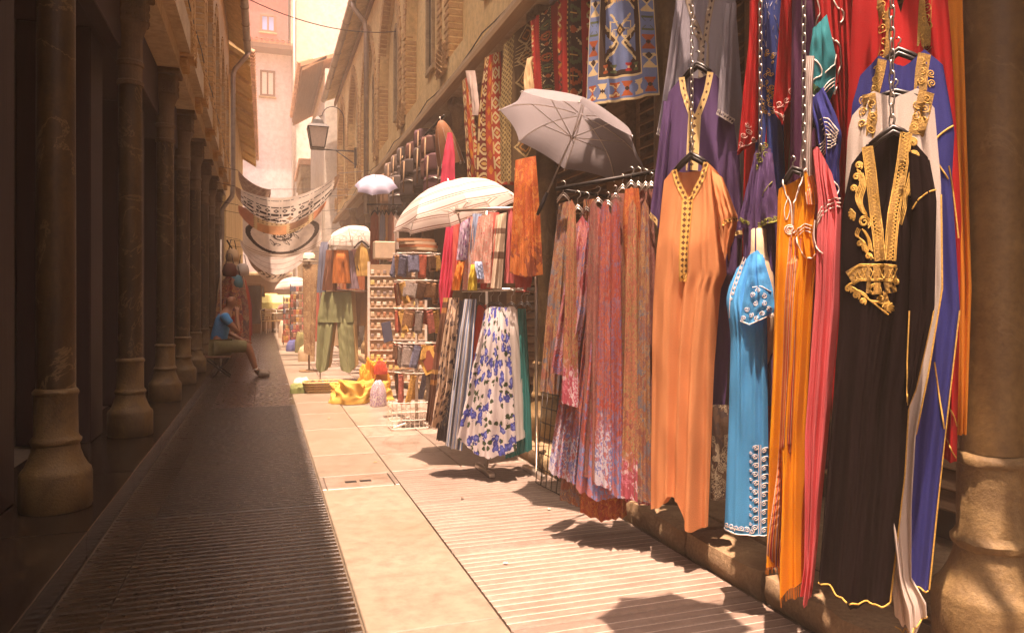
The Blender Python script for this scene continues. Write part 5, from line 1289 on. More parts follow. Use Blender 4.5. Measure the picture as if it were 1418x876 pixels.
dress(pshift(pG, -.06, -.02), [(400, 800), (700, 774)], [(400, 822), (700, 812)], 400, [(0, 690), (1, 702)], D1, 'brown paisley dress with its hem behind the long rose dress', 17, 3)
dress(pshift(pG, .02, .06), [(255, 868), (300, 862), (690, 860)], [(255, 880), (300, 888), (690, 906)], [(0, 268), (.5, 258), (1, 266)], [(0, 688), (1, 698)], D6, 'olive and red dress with a pink white hem beside the peach kaftan', 21, 3, .014)
dress(pshift(pG, .05, .05), [(255, 866), (300, 862), (450, 868), (560, 872)], [(255, 884), (300, 888), (450, 884), (560, 880)], [(0, 262), (1, 260)], 560, D5, 'narrow vermilion dress hung in front of the olive and red dress', 24, 2, .01)
dress(pshift(pG, -.04, .1), [(260, 884), (690, 884)], [(260, 906), (690, 914)], 262, 690, D7, 'wine coloured dress half hidden by the peach kaftan', 27, 3)
dress(pshift(pG, -.07, .02), [(270, 846), (690, 846)], [(270, 872), (690, 872)], 268, 660, D7, 'wine coloured dress deep in the middle of the dress rack', 29, 3)
dress(pshift(pG, -.04, -.03), [(280, 808), (560, 782)], [(280, 826), (560, 810)], 276, 560, D6, 'olive red dress behind the lilac paisley dress', 31, 3)
for k, (u0, w0, w1, b0, mt, lb) in enumerate([(792, 9, 20, 560, D6, 'narrow olive red dress between the two paisley dresses'), (822, 9, 22, 662, D7, 'narrow wine red dress in front of the long rose dress'), (838, 10, 22, 672, D3, 'narrow rose scroll dress in front of the full red dress'), (853, 9, 22, 684, D4, 'narrow red and blue dress beside the full red dress'), (876, 9, 22, 690, D6, 'narrow olive red dress next to the vermilion one'), (893, 8, 20, 692, D1, 'narrow brown paisley dress by the peach kaftan')]):
    dress(pshift(pG, .085+.012*(k % 3)), [(270, u0-w0/2), (330, u0-w0*.8), (b0, u0-w1*.75)], [(270, u0+w0/2), (330, u0+w0*.7), (b0, u0+w1*.45)], [(0, 286), (.5, 276), (1, 286)], [(0, b0-4), (1, b0+4)], mt, lb, 50+k, 2, .010, .018, nc=16, nr=26)
# scrollwork rack rail with wire hangers
pr0, pr1 = pG.hit(770, 262), pG.hit(915, 236)
rack = empty('dress_rack', ((pr0+pr1)/2).to_tuple()[:2]+(pr0.z,), 'dark metal rack rail with many wire hangers for the printed dresses', 'rack')
MB().tube([pr0, pr1], .010, 8).build('rail', m_iron, rack, smooth=True)
for p in (pr0, pr1):
    MB().tube([p, Vector((1.93, p.y+.35, p.z+.02))], .007, 8).build('wall_arm', m_iron, rack, smooth=True)
for k, (u, v) in enumerate([(780, 272), (800, 290), (812, 292), (828, 280), (842, 284), (852, 274), (862, 262), (874, 256), (884, 258), (894, 258), (902, 258)]):
    hanger(pshift(pG, .03*math.sin(k*2.1)), u, v-6, (u-9, v+5), (u+9, v+3), 'thin wire hanger on the printed dress rack', 16+5*math.sin(k), m_chrome, 'wire hangers on the dress rack', .003)
g_ = empty('wire_grid', atZ(762, 678, .02), 'black wire grid panel leaning at the foot of the printed dresses', 'grid')
g00, g10, g01 = atZ(742, 668, .02), atZ(786, 690, .02), None
up = Vector((.10, .12, .62)); ax = g10-g00
for k in range(7): MB().tube([g00+ax*(k/6), g00+ax*(k/6)+up], .0032, 5).build('bar', m_iron, g_, smooth=True)
for k in range(8): MB().tube([g00+up*(k/7), g10+up*(k/7)], .0032, 5).build('bar', m_iron, g_, smooth=True)
# pale stone block by the column
auto_smooth(rough_block((1.70, 4.42, .0), (1.86, 4.62, .13), 99, .01).build('stone_block', m_cap), 50)
sb = bpy.data.objects['stone_block']; tag(sb, 'pale worn stone block standing by the column base behind the wire grid', 'stone')

# parasol hung from the rail above the view; its shadow falls on the paving
U_dk = fab('dark_umbrella_nylon', (.08, .05, .06), .1, .5)
umbrella((1.08, 1.82, 2.70), (.30, .05, -.95), .27, .12, U_dk, 'dark umbrella hung high from the kaftan rail, shading the paving', shaft=.45, spin=.5)

# ================================================================== MIDDLE STALLS
# ---------------- skirt rack
pS = plane_u(690, 1.40, 62); GS = 'skirts on the low rack'
S_teal = fab('teal_crinkle', (.015, .27, .26), .35); S_white = fab('white_crinkle', (.78, .70, .64), .4); S_redc = fab('red_crinkle', (.60, .07, .04), .25)
S_flor = floral('white_floral', (.78, .70, .68), ((.10, .13, .55), (.25, .3, .7), (.05, .06, .3)), (.05, .08, .04), 13)
S_blue = stripes('blue_white_stripe', [(0, (.10, .13, .2)), (.3, (.72, .70, .70)), (.5, (.12, .3, .62)), (.62, (.70, .68, .66)), (.8, (.16, .13, .12))], 9)
S_greyp = swirl('grey_eye_print', [(.13, .12, .14), (.22, .20, .21), (.10, .11, .16), (.30, .25, .20)], 9, 5, hem=[(.45, .30, .12), (.08, .07, .08)], hem_h=.1)
S_polka = floral('dark_spot_cream', (.66, .48, .34), ((.10, .07, .08), (.05, .03, .04), (.2, .14, .12)), (.60, .42, .28), 20, .3)
S_brown = stripes('brown_border', [(0, (.16, .07, .04)), (.55, (.40, .18, .06)), (.62, (.14, .06, .04)), (.7, (.45, .24, .08)), (.76, (.2, .08, .05))], 2.2, 1)
def skirt(dn, dt, uL, uR, top, bot, mat, label, seed, n=5, amp=.016, thick=.04):
    return dress(pshift(pS, dn, dt), uL, uR, top, bot, mat, label, seed, n, amp, thick, 'skirt', GS, 'skirt', 34, 32)
skirt(-.08, .06, [(425, 717), (520, 712), (630, 700)], [(425, 728), (520, 733), (630, 737)], 427, [(0, 634), (1, 622)], S_teal, 'teal crinkled skirt at the wall end of the skirt rack', 3)
skirt(-.03, .03, [(425, 698), (520, 690), (610, 686)], [(425, 716), (520, 722), (616, 727)], 424, [(0, 620), (1, 606)], S_white, 'plain white crinkled skirt between the floral and the teal skirt', 5)
skirt(.04, 0, [(424, 672), (450, 667), (520, 652), (612, 633)], [(424, 702), (450, 706), (520, 710), (630, 717)], [(0, 430), (.3, 424), (1, 426)], [(0, 604), (.35, 626), (.6, 630), (1, 622)], S_flor, 'full white skirt printed with blue flowers and green leaves', 7, 5, .022, .06)
skirt(-.02, -.06, [(420, 662), (520, 650), (610, 634)], [(420, 674), (520, 668), (610, 652)], 422, 608, S_redc, 'red crinkled skirt showing beside the floral skirt', 9, 4)
skirt(.03, -.10, [(414, 642), (500, 630), (615, 617)], [(414, 660), (500, 655), (620, 641)], 414, [(0, 614), (1, 622)], S_blue, 'blue and white striped long skirt with a grey border', 11, 4)
skirt(.0, -.12, [(414, 632), (500, 618), (605, 605)], [(414, 652), (500, 640), (605, 626)], 416, [(0, 606), (1, 612)], S_greyp, 'dark grey skirt printed with round eye motifs', 13, 4)
skirt(.05, -.18, [(412, 622), (500, 608), (590, 598)], [(412, 636), (460, 634), (540, 626), (590, 610)], 412, [(0, 588), (1, 592)], S_polka, 'cream skirt with dark blotted spots', 15, 3)
skirt(.02, -.22, [(410, 614), (500, 600), (582, 590)], [(410, 624), (500, 614), (582, 604)], 412, [(0, 580), (1, 592)], S_brown, 'dark brown skirt with ochre border bands', 17, 3)
sr = empty('skirt_rack', pS.hit(690, 640).to_tuple()[:2]+(.1,), 'low chrome rack holding the skirts and scarves', 'rack')
a_, b_ = pshift(pS, 0, -.02).hit(640, 402), pshift(pS, 0, 0).hit(740, 400)
MB().tube([a_, b_], .011, 8).build('rail', m_chrome, sr, smooth=True)
a2, b2 = pS.hit(628, 290)-pS.n*.04, pS.hit(740, 286)-pS.n*.04
MB().tube([a2, b2], .011, 8).build('rail', m_chrome, sr, smooth=True)
for p in (a_.lerp(b_, .3), b_): MB().tube([Vector((p.x, p.y, a2.z))-pS.n*.10, Vector((p.x, p.y, .015))-pS.n*.10], .010, 8).build('upright', m_chrome, sr, smooth=True)
a_ = a_.lerp(b_, .3)-pS.n*.10; b_ = b_-pS.n*.10
MB().box((a_.x-.02, a_.y-.12, .0), (a_.x+.02, a_.y+.22, .03), .005).build('foot', m_chrome, sr)
MB().box((b_.x-.02, b_.y-.12, .0), (b_.x+.02, b_.y+.22, .03), .005).build('foot', m_chrome, sr)
for k, u in enumerate((650, 664, 680, 690, 708, 722, 730)):
    hanger(pshift(pS, .02), u, 418, (u-8, 425), (u+8, 425), 'thin dark hanger on the low skirt rack', 18, m_hang, 'hangers on the skirt rack', .003)
# ---------------- scarves above
GC = 'scarves above the skirts'
S_pay = swirl('orange_paisley', [(.66, .17, .03), (.55, .11, .03), (.74, .27, .07), (.60, .13, .04)], 20, 9, hem=[(.30, .07, .03), (.66, .20, .05)], hem_h=.16, line=(.20, .05, .015))
S_lil = floral('lilac_print', (.62, .50, .60), ((.5, .2, .4), (.3, .3, .6), (.6, .4, .5)), (.3, .2, .35), 26)
S_pkp = floral('coral_print', (.72, .38, .30), ((.62, .10, .10), (.8, .5, .3), (.75, .6, .5)), (.72, .52, .4), 24)
S_stripe = stripes('cream_brown_band', [(0, (.74, .60, .44)), (.42, (.26, .16, .11)), (.52, (.74, .60, .44)), (.78, (.28, .17, .12)), (.86, (.74, .60, .44))], 2.3, 1)
S_coral = fab('coral_chiffon', (.74, .16, .13), .35); S_hot = fab('hot_pink', (.75, .07, .14), .35); S_mint = fab('pale_blue_chiffon', (.42, .50, .66), .35); S_yel = fab('yellow_chiffon', (.72, .55, .08), .35); S_or = fab('orange_chiffon', (.75, .28, .06), .35)
def scarf(dn, uL, uR, top, bot, mat, label, seed, n=3, amp=.012, pl=None, thick=.014, nc=20, nr=26, grp=GC):
    return dress(pshift(pl or pS, dn), uL, uR, top, bot, mat, label, seed, n, amp, thick, 'scarf', grp, 'scarf', nc, nr)
scarf(.0, [(215, 714), (300, 710), (385, 706)], [(215, 742), (300, 748), (385, 752)], [(0, 222), (1, 216)], [(0, 378), (.5, 384), (1, 380)], S_pay, 'large orange paisley shawl hanging above the skirts', 3, 3, .014, None, .03, 30, 36)
scarf(-.04, [(290, 704), (400, 698)], [(290, 712), (400, 712)], 288, 392, fab('rose_knit', (.66, .16, .16), .2), 'rose knitted scarf with a ribbed end next to the orange shawl', 5)
scarf(-.02, [(380, 712), (402, 714)], [(380, 738), (402, 734)], 380, 404, S_coral, 'pale coral scarf end showing under the orange shawl', 6, 2)
scarf(.03, [(290, 688), (400, 674)], [(290, 702), (400, 694)], [(0, 298), (1, 294)], [(0, 398), (1, 400)], S_stripe, 'cream scarf crossed by two dark brown bands', 7, 2.4)
scarf(.01, [(290, 676), (400, 664)], [(290, 692), (400, 682)], 294, 400, S_coral, 'coral chiffon scarf behind the cream banded scarf', 9)
scarf(.04, [(290, 664), (390, 650)], [(290, 684), (390, 680)], [(0, 300), (1, 294)], 392, S_pkp, 'coral and cream flower print scarf', 11, 4)
scarf(.02, [(290, 655), (370, 648)], [(290, 668), (370, 660)], 296, 378, S_mint, 'pale blue chiffon scarf among the prints', 13)
scarf(.05, [(300, 638), (360, 632)], [(300, 652), (360, 646)], [(0, 310), (1, 300)], 360, S_lil, 'short lilac flower print scarf', 15, 3)
scarf(.02, [(300, 646), (400, 640)], [(300, 658), (400, 660)], 300, 402, S_pkp, 'long coral print scarf behind the short lilac one', 17)
scarf(.07, [(365, 652), (402, 648)], [(365, 660), (402, 660)], 366, 402, S_yel, 'yellow scarf knotted low on the rack', 19, 2)
scarf(.08, [(360, 656), (388, 662)], [(360, 668), (388, 672)], 362, 386, S_mint, 'little pale blue scarf tied over the prints', 21, 2)
scarf(.06, [(360, 634), (400, 626)], [(360, 644), (400, 638)], 362, 402, S_or, 'bright orange scarf tied at the rack corner', 23, 2)
pP = plane_u(620, 1.34, 62); 
scarf(0, [(310, 618), (400, 608), (450, 612)], [(310, 634), (400, 628), (450, 618)], 300, [(0, 440), (1, 420)], S_hot, 'long hot pink scarf beside the souvenir spinner', 25, 2.4, .014, pP)
scarf(.03, [(300, 628), (395, 626)], [(300, 642), (395, 636)], 300, 400, S_coral, 'coral scarf hanging in front of the hot pink one', 27, 2, .01, pP)
scarf(0, [(182, 620), (230, 612), (300, 607)], [(182, 626), (215, 630), (300, 632)], 184, 300, S_hot, 'long hot pink wrap on the wall above the striped umbrella', 29, 2, .018, plane_u(620, 1.55, 50), .03, grp='wraps on the wall')
# ---------------- white striped umbrella
U_str = stripes('white_stripe_nylon', [(0, (.80, .72, .66)), (.55, (.34, .20, .15)), (.66, (.80, .72, .66)), (.78, (.38, .22, .16)), (.86, (.80, .72, .66))], 13, 0, .45, .3, .5)
ax2 = Vector((.26, -.10, -.96)).normalized(); c2 = atX(634, 296, 1.27)
umbrella(c2-ax2*.22, ax2, .455, .23, U_str, 'white umbrella with fine brown stripes above the wallets and scarves', shaft=.68, spin=.1)
# ---------------- souvenir spinner
sp = atZ(577, 588, .01); SPX, SPY = sp.x, sp.y
pP2 = Plane(SPX, SPY, 72)
spn = empty('spinner_rack', (SPX, SPY, 0), 'white wire spinner rack holding wallets and pouches', 'rack')
ztop = pP2.hit(577, 352).z
MB().tube([(SPX, SPY, .03), (SPX, SPY, ztop)], .014, 10).build('pole', m_wire, spn, smooth=True)
for k in range(4):
    a = k*math.pi/2+.5; MB().tube([(SPX, SPY, .06), (SPX+.26*math.cos(a), SPY+.26*math.sin(a), .015)], .010, 6).build('foot', m_wire, spn, smooth=True)
TIER = [353, 390, 428, 475, 515]
tiers = []
for v in TIER:
    z = pP2.hit(577, v).z; t_ = MB()
    for k in range(4):
        a = k*math.pi/4-.34; t_.tube([(SPX-.215*math.cos(a), SPY-.215*math.sin(a), z+.01), (SPX+.215*math.cos(a), SPY+.215*math.sin(a), z+.01)], .0045, 5)
    t_.tube([(SPX+.2*math.cos(q*.3927), SPY+.2*math.sin(q*.3927), z+.006) for q in range(16)], .0035, 5, closed=True)
    t_.build('tier', m_wire, spn, smooth=True); tiers.append(z)
# wire basket foot
wb = MB()
for k in range(9):
    for j in range(2): wb.tube([(SPX-.26+.04*k, SPY-.22+.2*j, .02), (SPX-.26+.04*k, SPY-.22+.2*j, .24)], .0025, 4)
for z in (.02, .09, .16, .24): wb.tube([(SPX-.26, SPY-.22, z), (SPX+.06, SPY-.22, z), (SPX+.06, SPY-.02, z), (SPX-.26, SPY-.02, z)], .003, 4, closed=True)
wbo = wb.build('wire_basket', m_wire, origin=(SPX-.1, SPY-.12, .0)); tag(wbo, 'white wire basket on the ground at the spinner foot', 'basket')
LEA = [('tan', (.38, .19, .09)), ('dark brown', (.16, .07, .035)), ('rose', (.55, .17, .13)), ('rust red', (.40, .09, .05)), ('slate blue', (.15, .15, .22)), ('ochre', (.55, .30, .08)), ('grey', (.28, .22, .19))]
def leather(nm, c): return swirl('leather_'+nm.replace(' ', '_'), [c, tuple(x*.75 for x in c), tuple(min(1, x*1.35) for x in c)], 40, 6, trans=0, line=tuple(x*.4 for x in c))
wl_mesh = {}
def wallet_mesh(w, h, d, nm, c):
    key = (w, h, nm)
    if key not in wl_mesh:
        m = MB().box((-w/2, -d/2, -h), (w/2, d/2, 0), .006).box((-w*.36, -d/2-.004, -h*.88), (w*.36, -d/2+.001, -h*.14), .002)
        m.uv = [(p[0]+p[1], p[2]) for p in m.v]; wl_mesh[key] = m.mesh('wallet', leather(nm, c))
    return wl_mesh[key]
rw = random.Random(12)
for ti, z in enumerate(tiers):
    n = 13 if ti < 4 else 9
    for k in range(n):
        a = 2*math.pi*k/n + ti*.4; nm, c = LEA[rw.randrange(7)]
        w, h = rw.choice(((.10, .15), (.09, .19), (.12, .13), (.07, .20)))
        if ti == 4: w, h = .05, .26
        o = bpy.data.objects.new('wallet', wallet_mesh(w, h, .022, nm, c)); COL.objects.link(o)
        o.location = (SPX+.185*math.cos(a), SPY+.185*math.sin(a), z-.012); o.rotation_euler = (rw.uniform(-.12, .12), rw.uniform(-.25, .25), a+math.pi/2+rw.uniform(-.5, .5))
        tag(o, nm+' embossed leather '+('pouch strap on the lowest ring of the souvenir spinner' if ti == 4 else 'wallet hanging from the souvenir spinner'), 'wallet', 'wallets on the spinner')
# framed tile leaning on the spinner, stack of bags on top
ft = empty('framed_tile', pP2.hit(602, 515), 'ochre framed ornamental tile tilted on the spinner', 'tile')
c_ = pP2.hit(596, 497)+pP2.n*.16; R1 = Vector((.75, -.25, .38)).normalized(); R2 = R1.cross(Vector((-.5, -.85, 0)).normalized()).normalized()
nn = R1.cross(R2).normalized(); nn = nn if nn.dot(pP2.n) > 0 else -nn
MB().obox(c_, R1*.075, R2*.11, nn*.012).build('frame', paint('ochre_frame', (.55, .30, .07), .5), ft)
MB().obox(c_+nn*.013, R1*.048, R2*.08, nn*.004).build('tile', leather('rust red', (.40, .09, .05)), ft)
for k in range(4):
    zz = tiers[0]+.05+k*.026; q = Vector((SPX+.02-.012*k, SPY, zz)); 
    o = MB(); o.add([q+Vector((.17*math.cos(t)*(1+.1*math.sin(3*t+k)), .13*math.sin(t), .012*s)) for s in (-1, 1) for t in [i*math.pi/7 for i in range(14)]], [tuple(range(14))[::-1], tuple(range(14, 28))]+[(i, (i+1) % 14, 14+(i+1) % 14, 14+i) for i in range(14)])
    cc = ((.66, .50, .32), (.62, .24, .12), (.70, .52, .34), (.60, .30, .16))[k]; nm2 = ('cream', 'rust', 'sand', 'coral')[k]
    ob = o.build('folded_cloth', fab('folded_'+nm2, cc, .1), origin=q); tag(ob, nm2+' folded cloth in the pile on top of the spinner', 'cloth', 'folded cloths on the spinner')
bx = MB().box((SPX-.33, SPY+.3, tiers[0]-.02), (SPX-.14, SPY+.45, tiers[0]+.14), .006).build('carton', paint('carton', (.60, .44, .30), .8), origin=(SPX-.24, SPY+.38, tiers[0]-.02)); tag(bx, 'pale printed carton standing behind the spinner', 'box')
# ---------------- magnet board
pM = Plane(*atX(530, 420, 1.30).to_tuple()[:2], 74)
mb = empty('magnet_board', pM.hit(545, 530), 'tall tan display board covered in rows of little magnets', 'display board')
q0, q1, q2 = pM.hit(511, 366), pM.hit(590, 366), pM.hit(511, 530)
W_ = (q1-q0).length; ex = pM.t; H2 = q0.z-q2.z
def bpt(a, b, off=0): return q2+ex*(a*W_)+Vector((0, 0, b*H2))+pM.n*off
MB().obox(bpt(.5, .5), ex*W_/2, Vector((0, 0, H2/2)), pM.n*.012).build('panel', paint('tan_board', (.42, .27, .16), .8), mb)
for a in (0, 1): MB().obox(bpt(a, .5), ex*.014, Vector((0, 0, H2/2+.03)), pM.n*.022).build('side_post', m_wire, mb)
for a in (.1, .9): MB().tube([bpt(a, 0), bpt(a, 0)-Vector((0, 0, bpt(a, 0).z-.01))], .012, 6).build('leg', m_wire, mb)
mm_ = {}
for j in range(11):
    for i in range(9):
        cc = rw.choice(((.62, .46, .30), (.50, .30, .18), (.70, .60, .48), (.45, .20, .10), (.30, .22, .18), (.66, .50, .18)))
        if cc not in mm_: mm_[cc] = MB().box((-.022, -.004, -.026), (.022, .004, .026), .004).mesh('magnet', paint('magnet_%d' % len(mm_), cc, .6))
        inst(mm_[cc], 'magnet', mb, bpt((i+.6)/9.4, (j+.5)/11.2, .018), math.atan2(ex.y, ex.x), (rw.uniform(.7, 1.1), 1, rw.uniform(.6, 1.05)))
    if j % 1 == 0: MB().obox(bpt(.5, (j+.08)/11.2, .016), ex*W_/2*.97, Vector((0, 0, .005)), pM.n*.008).build('shelf_strip', m_wire, mb)
# leaning picture card
pc = pP2.hit(541, 458)
o = MB().obox(pc+pP2.n*.2, Vector((.04, .0, .01)), Vector((0, .006, 0)), Vector((-.012, 0, .085))).build('picture_card', leather('slate blue', (.15, .15, .22)), origin=pc); tag(o, 'slate blue picture card tilted on the spinner shelf', 'card')

# ---------------- heap of yellow cloth, white bag, basket
def heap(c, rx, ry, h, mat, name, label, cat, seed, res=64, folds=.09, group=None):
    r = random.Random(seed); m = MB(); m.uv = []; ph = [r.uniform(0, 6.28) for _ in range(8)]; n = res
    for i in range(n+1):
        t = i/n
        for k in range(n):
            a = 2*math.pi*k/n
            rr_ = 1+.18*math.sin(3*a+ph[0])+.12*math.sin(5*a+ph[1])+.06*math.sin(11*a+ph[4]); 
            w_ = 1.2*math.sin(2*a+4*t+ph[7])
            ridge = folds*(1.6*(.6-abs(math.sin(3.5*a+ph[2]+3*t+w_)))+1.1*(.6-abs(math.sin(6.5*a+ph[3]-5*t+w_)))+.9*(.6-abs(math.sin(2*a+8*t+ph[5]+w_))))
            rad = math.sin(t*math.pi/2)**.8*rr_+ridge*math.sin(t*math.pi)
            z = h*(math.cos(t*math.pi/2)**.75)*(1+.25*math.sin(2*a+ph[6])*t)+h*ridge*1.2*math.sin(t*math.pi)
            m.v.append((c[0]+rx*rad*math.cos(a), c[1]+ry*rad*math.sin(a), max(c[2]+z, c[2]+.002))); m.uv.append((a*.3, t*.5))
    for i in range(n):
        for k in range(n): k2 = (k+1) % n; m.f.append((i*n+k, (i+1)*n+k, (i+1)*n+k2, i*n+k2))
    o = m.build(name, mat, origin=c, smooth=True); return tag(o, label, cat, group)
hp = atZ(497, 556, 0)
heap((hp.x-.02, hp.y, .004), .33, .22, .22, fab('yellow_cloth', (.66, .40, .09), .3), 'cloth_heap', 'heap of creased yellow cloth dumped on the paving', 'cloth', 3, 90, .15)
heap((hp.x+.20, hp.y+.12, .004), .16, .14, .42, fab('saffron_cloth', (.70, .30, .04), .2), 'cloth_heap', 'taller saffron bundle leaning behind the yellow heap', 'cloth', 5, 80, .13)
heap((hp.x+.24, hp.y+.02, .30), .07, .07, .15, fab('red_cloth', (.50, .06, .03), .2), 'cloth_heap', 'small red cloth crumpled on top of the saffron bundle', 'cloth', 9, 24)
wb_ = atZ(523, 562, 0)
heap((wb_.x, wb_.y, .004), .08, .07, .27, floral('white_bag_print', (.76, .68, .66), ((.3, .2, .5), (.5, .3, .5), (.4, .2, .3)), (.5, .3, .3), 30), 'carrier_bag', 'white carrier bag with a faint print beside the yellow heap', 'bag', 8, 30, .03)
bk = atZ(447, 543, 0)
bas = empty('wicker_basket', (bk.x, bk.y, 0), 'low wicker tray basket full of trinkets under the green trousers', 'basket')
m_wick = paint('wicker', (.46, .30, .12), .8, 0, .3, 60, .6)
bm = MB()
for z in (.01, .04, .07, .10, .13): bm.tube([(bk.x+(.20+z*.25)*math.copysign(abs(math.cos(t))**.5, math.cos(t)), bk.y+(.12+z*.2)*math.copysign(abs(math.sin(t))**.5, math.sin(t)), z) for t in [i*math.pi/14 for i in range(28)]], .014, 5, closed=True)
bm.build('weave', m_wick, bas, smooth=True)
MB().box((bk.x-.19, bk.y-.11, .004), (bk.x+.19, bk.y+.11, .03), .004).build('base', m_wick, bas)
for k in range(9):
    x, y = bk.x-.16+.04*k, bk.y+.05*math.sin(k*2.3); o = MB().lathe([(.004, .03), (.026, .035), (.03, .09), (.018, .13+.02*math.sin(k)), (.004, .15)], (x, y), 10).build('trinket', leather(*LEA[k % 7]), smooth=True, origin=(x, y, .03)); tag(o, LEA[k % 7][0]+' little trinket standing in the wicker tray', 'trinket', 'trinkets in the tray')
heap((bk.x-.30, bk.y-.02, .004), .08, .07, .12, fab('olive_cloth', (.20, .22, .08), .1), 'cloth_heap', 'small olive pouch on the paving by the wicker tray', 'pouch', 11, 24)
heap((bk.x-.24, bk.y+.25, .004), .09, .09, .16, fab('pale_cloth', (.66, .52, .42), .1), 'cloth_heap', 'small pale parcel on the paving behind the wicker tray', 'parcel', 12, 24)

# ---------------- trousers rack
pQ = Plane(*atZ(463, 530, 0).to_tuple()[:2], 70); GT = 'trousers on the far rack'
F_sage = fab('sage_cotton', (.26, .27, .13), .15); F_tan = fab('tan_cotton', (.55, .34, .14), .2); F_brn = fab('brown_cotton', (.30, .15, .06), .15)
def trousers(dn, uc, vw, vk, vh, wl_, wr, mat, label, seed):
    """waist, two wide legs that part at the crotch"""
    pl = pshift(pQ, dn); (l0, r0), (l1, r1), (l2, r2) = wl_, wr[0], wr[1]
    top = Cloth(pl, [(vw, l0), (vk, l1)], [(vw, r0), (vk, r1)], vw, vk+6, .032, 2, .010, seed, 20, 12)
    o = empty('trousers', top.base()-Vector((0, 0, .6)), label, 'trousers', GT); top.build('waist', mat, o)
    mid = (l1+r1)/2
    Cloth(pl, [(vk-4, l1), (vh, l2)], [(vk-4, mid+2), (vh-70, mid-2), (vh-10, mid-9), (vh, mid-12)], vk-3, [(0, vh-8), (.4, vh), (1, vh-4)], .032, 2, .012, seed+1, 18, 24).build('leg', mat, o)
    Cloth(pl, [(vk-4, mid-2), (vh-70, mid+2), (vh-10, mid+7), (vh, mid+9)], [(vk-4, r1), (vh, r2)], vk-3, [(0, vh-4), (.6, vh), (1, vh-8)], .032, 2, .012, seed+2, 18, 24).build('leg', mat, o)
    bandm = MB(); top.ribbon(bandm, [(l0+1, vw+2), (r0-1, vw+2)], 4, .006, 3); bandm.build('waistband', mat, o)
trousers(.05, 463, 404, 440, 516, (446, 486), ((440, 489), (437, 491)), F_sage, 'sage green baggy trousers with a parted leg', 3)
trousers(-.03, 470, 403, 440, 512, (448, 492), ((444, 494), (441, 497)), F_tan, 'tan baggy trousers just behind the green pair', 7)
trousers(-.09, 500, 404, 445, 508, (488, 516), ((486, 516), (484, 512)), F_brn, 'brown baggy trousers beside the green and tan pairs', 11)
tr = empty('trouser_rack', pQ.hit(480, 530), 'thin chrome rack with hangers behind the green trousers', 'rack')
a_, b_ = pQ.hit(440, 401), pQ.hit(522, 403)
MB().tube([a_, b_], .010, 6).build('rail', m_chrome, tr, smooth=True)
for p in (a_-pQ.n*.12, b_-pQ.n*.12): MB().tube([p+Vector((0, 0, .62)), Vector((p.x, p.y, .0))], .011, 6).build('upright', m_chrome, tr, smooth=True)
q_ = Vector((0, 0, .62)); MB().tube([a_-pQ.n*.12+q_, b_-pQ.n*.12+q_], .011, 6).build('rail', m_chrome, tr, smooth=True)
gp0, gp1 = pQ.hit(462, 327), pQ.hit(514, 327)
gm = MB()
for k in range(7): gm.tube([gp0.lerp(gp1, k/6), gp0.lerp(gp1, k/6)-Vector((0, 0, .16))], .003, 4)
for k in range(3): gm.tube([gp0-Vector((0, 0, .08*k)), gp1-Vector((0, 0, .08*k))], .003, 4)
tag(gm.build('wire_grid', m_chrome, origin=(gp0+gp1)/2), 'small chrome wire grid above the hanging scarves', 'grid')
GQ = 'scarves on the trouser rack'
def sq(dn, uL, uR, top, bot, mat, label, seed, n=3, amp=.014, thick=.03): return dress(pshift(pQ, dn), uL, uR, top, bot, mat, label, seed, n, amp, thick, 'scarf', GQ, 'scarf', 18, 22)
sq(.10, [(340, 462), (400, 460)], [(340, 482), (400, 486)], 346, 392, fab('burnt_orange', (.52, .16, .04), .2), 'burnt orange scarf bunch above the green trousers', 3, 5, .02, .06)
sq(.08, [(340, 452), (402, 447)], [(340, 468), (402, 466)], 346, 402, fab('dark_umber', (.22, .09, .05), .1), 'umber scarf bunch left of the burnt orange scarf', 5, 4, .02)
sq(.06, [(345, 478), (402, 480)], [(345, 488), (402, 498)], 347, 400, fab('slate_mauve', (.24, .16, .19), .1), 'slate mauve scarf bunch on the wall side of the burnt orange one', 7, 3, .02)
sq(.0, [(330, 446), (345, 442), (402, 438)], [(330, 456), (402, 452)], 335, 405, fab('steel_blue', (.20, .21, .28), .1), 'steel blue scarf at the street end of the trouser rack', 9, 3)
sq(.04, [(334, 496), (360, 490), (400, 496)], [(334, 506), (360, 512), (400, 512)], [(0, 345), (.5, 335), (1, 345)], 382, fab('honey', (.58, .34, .10), .2), 'honey yellow top on a hanger by the trouser rack', 11, 3)
sq(-.02, [(340, 486), (400, 492)], [(340, 500), (400, 506)], 345, 380, fab('pale_rose', (.60, .36, .32), .2), 'pale rose cloth behind the honey yellow top', 13, 3)
hanger(pshift(pQ, .05), 501, 333, (490, 343), (511, 342), 'dark hanger of the honey yellow top', 12)
ws = Cloth(pshift(pQ, -.04), [(330, 505), (420, 505)], [(330, 520), (420, 518)], 345, 500, .03, 3, .012, 5, 14, 18); tag(ws.build('trousers', F_brn), 'dark brown trouser leg hanging against the magnet board', 'trousers', GT)
U_wht = fab('white_nylon', (.84, .76, .68), .45, .5)
ax3 = Vector((.16, -.45, -.86)).normalized(); c3 = pQ.hit(484, 333)-pQ.n*.1
umbrella(c3-ax3*.16, ax3, .36, .17, U_wht, 'plain white umbrella tilted above the trouser rack', shaft=.6, spin=.2)
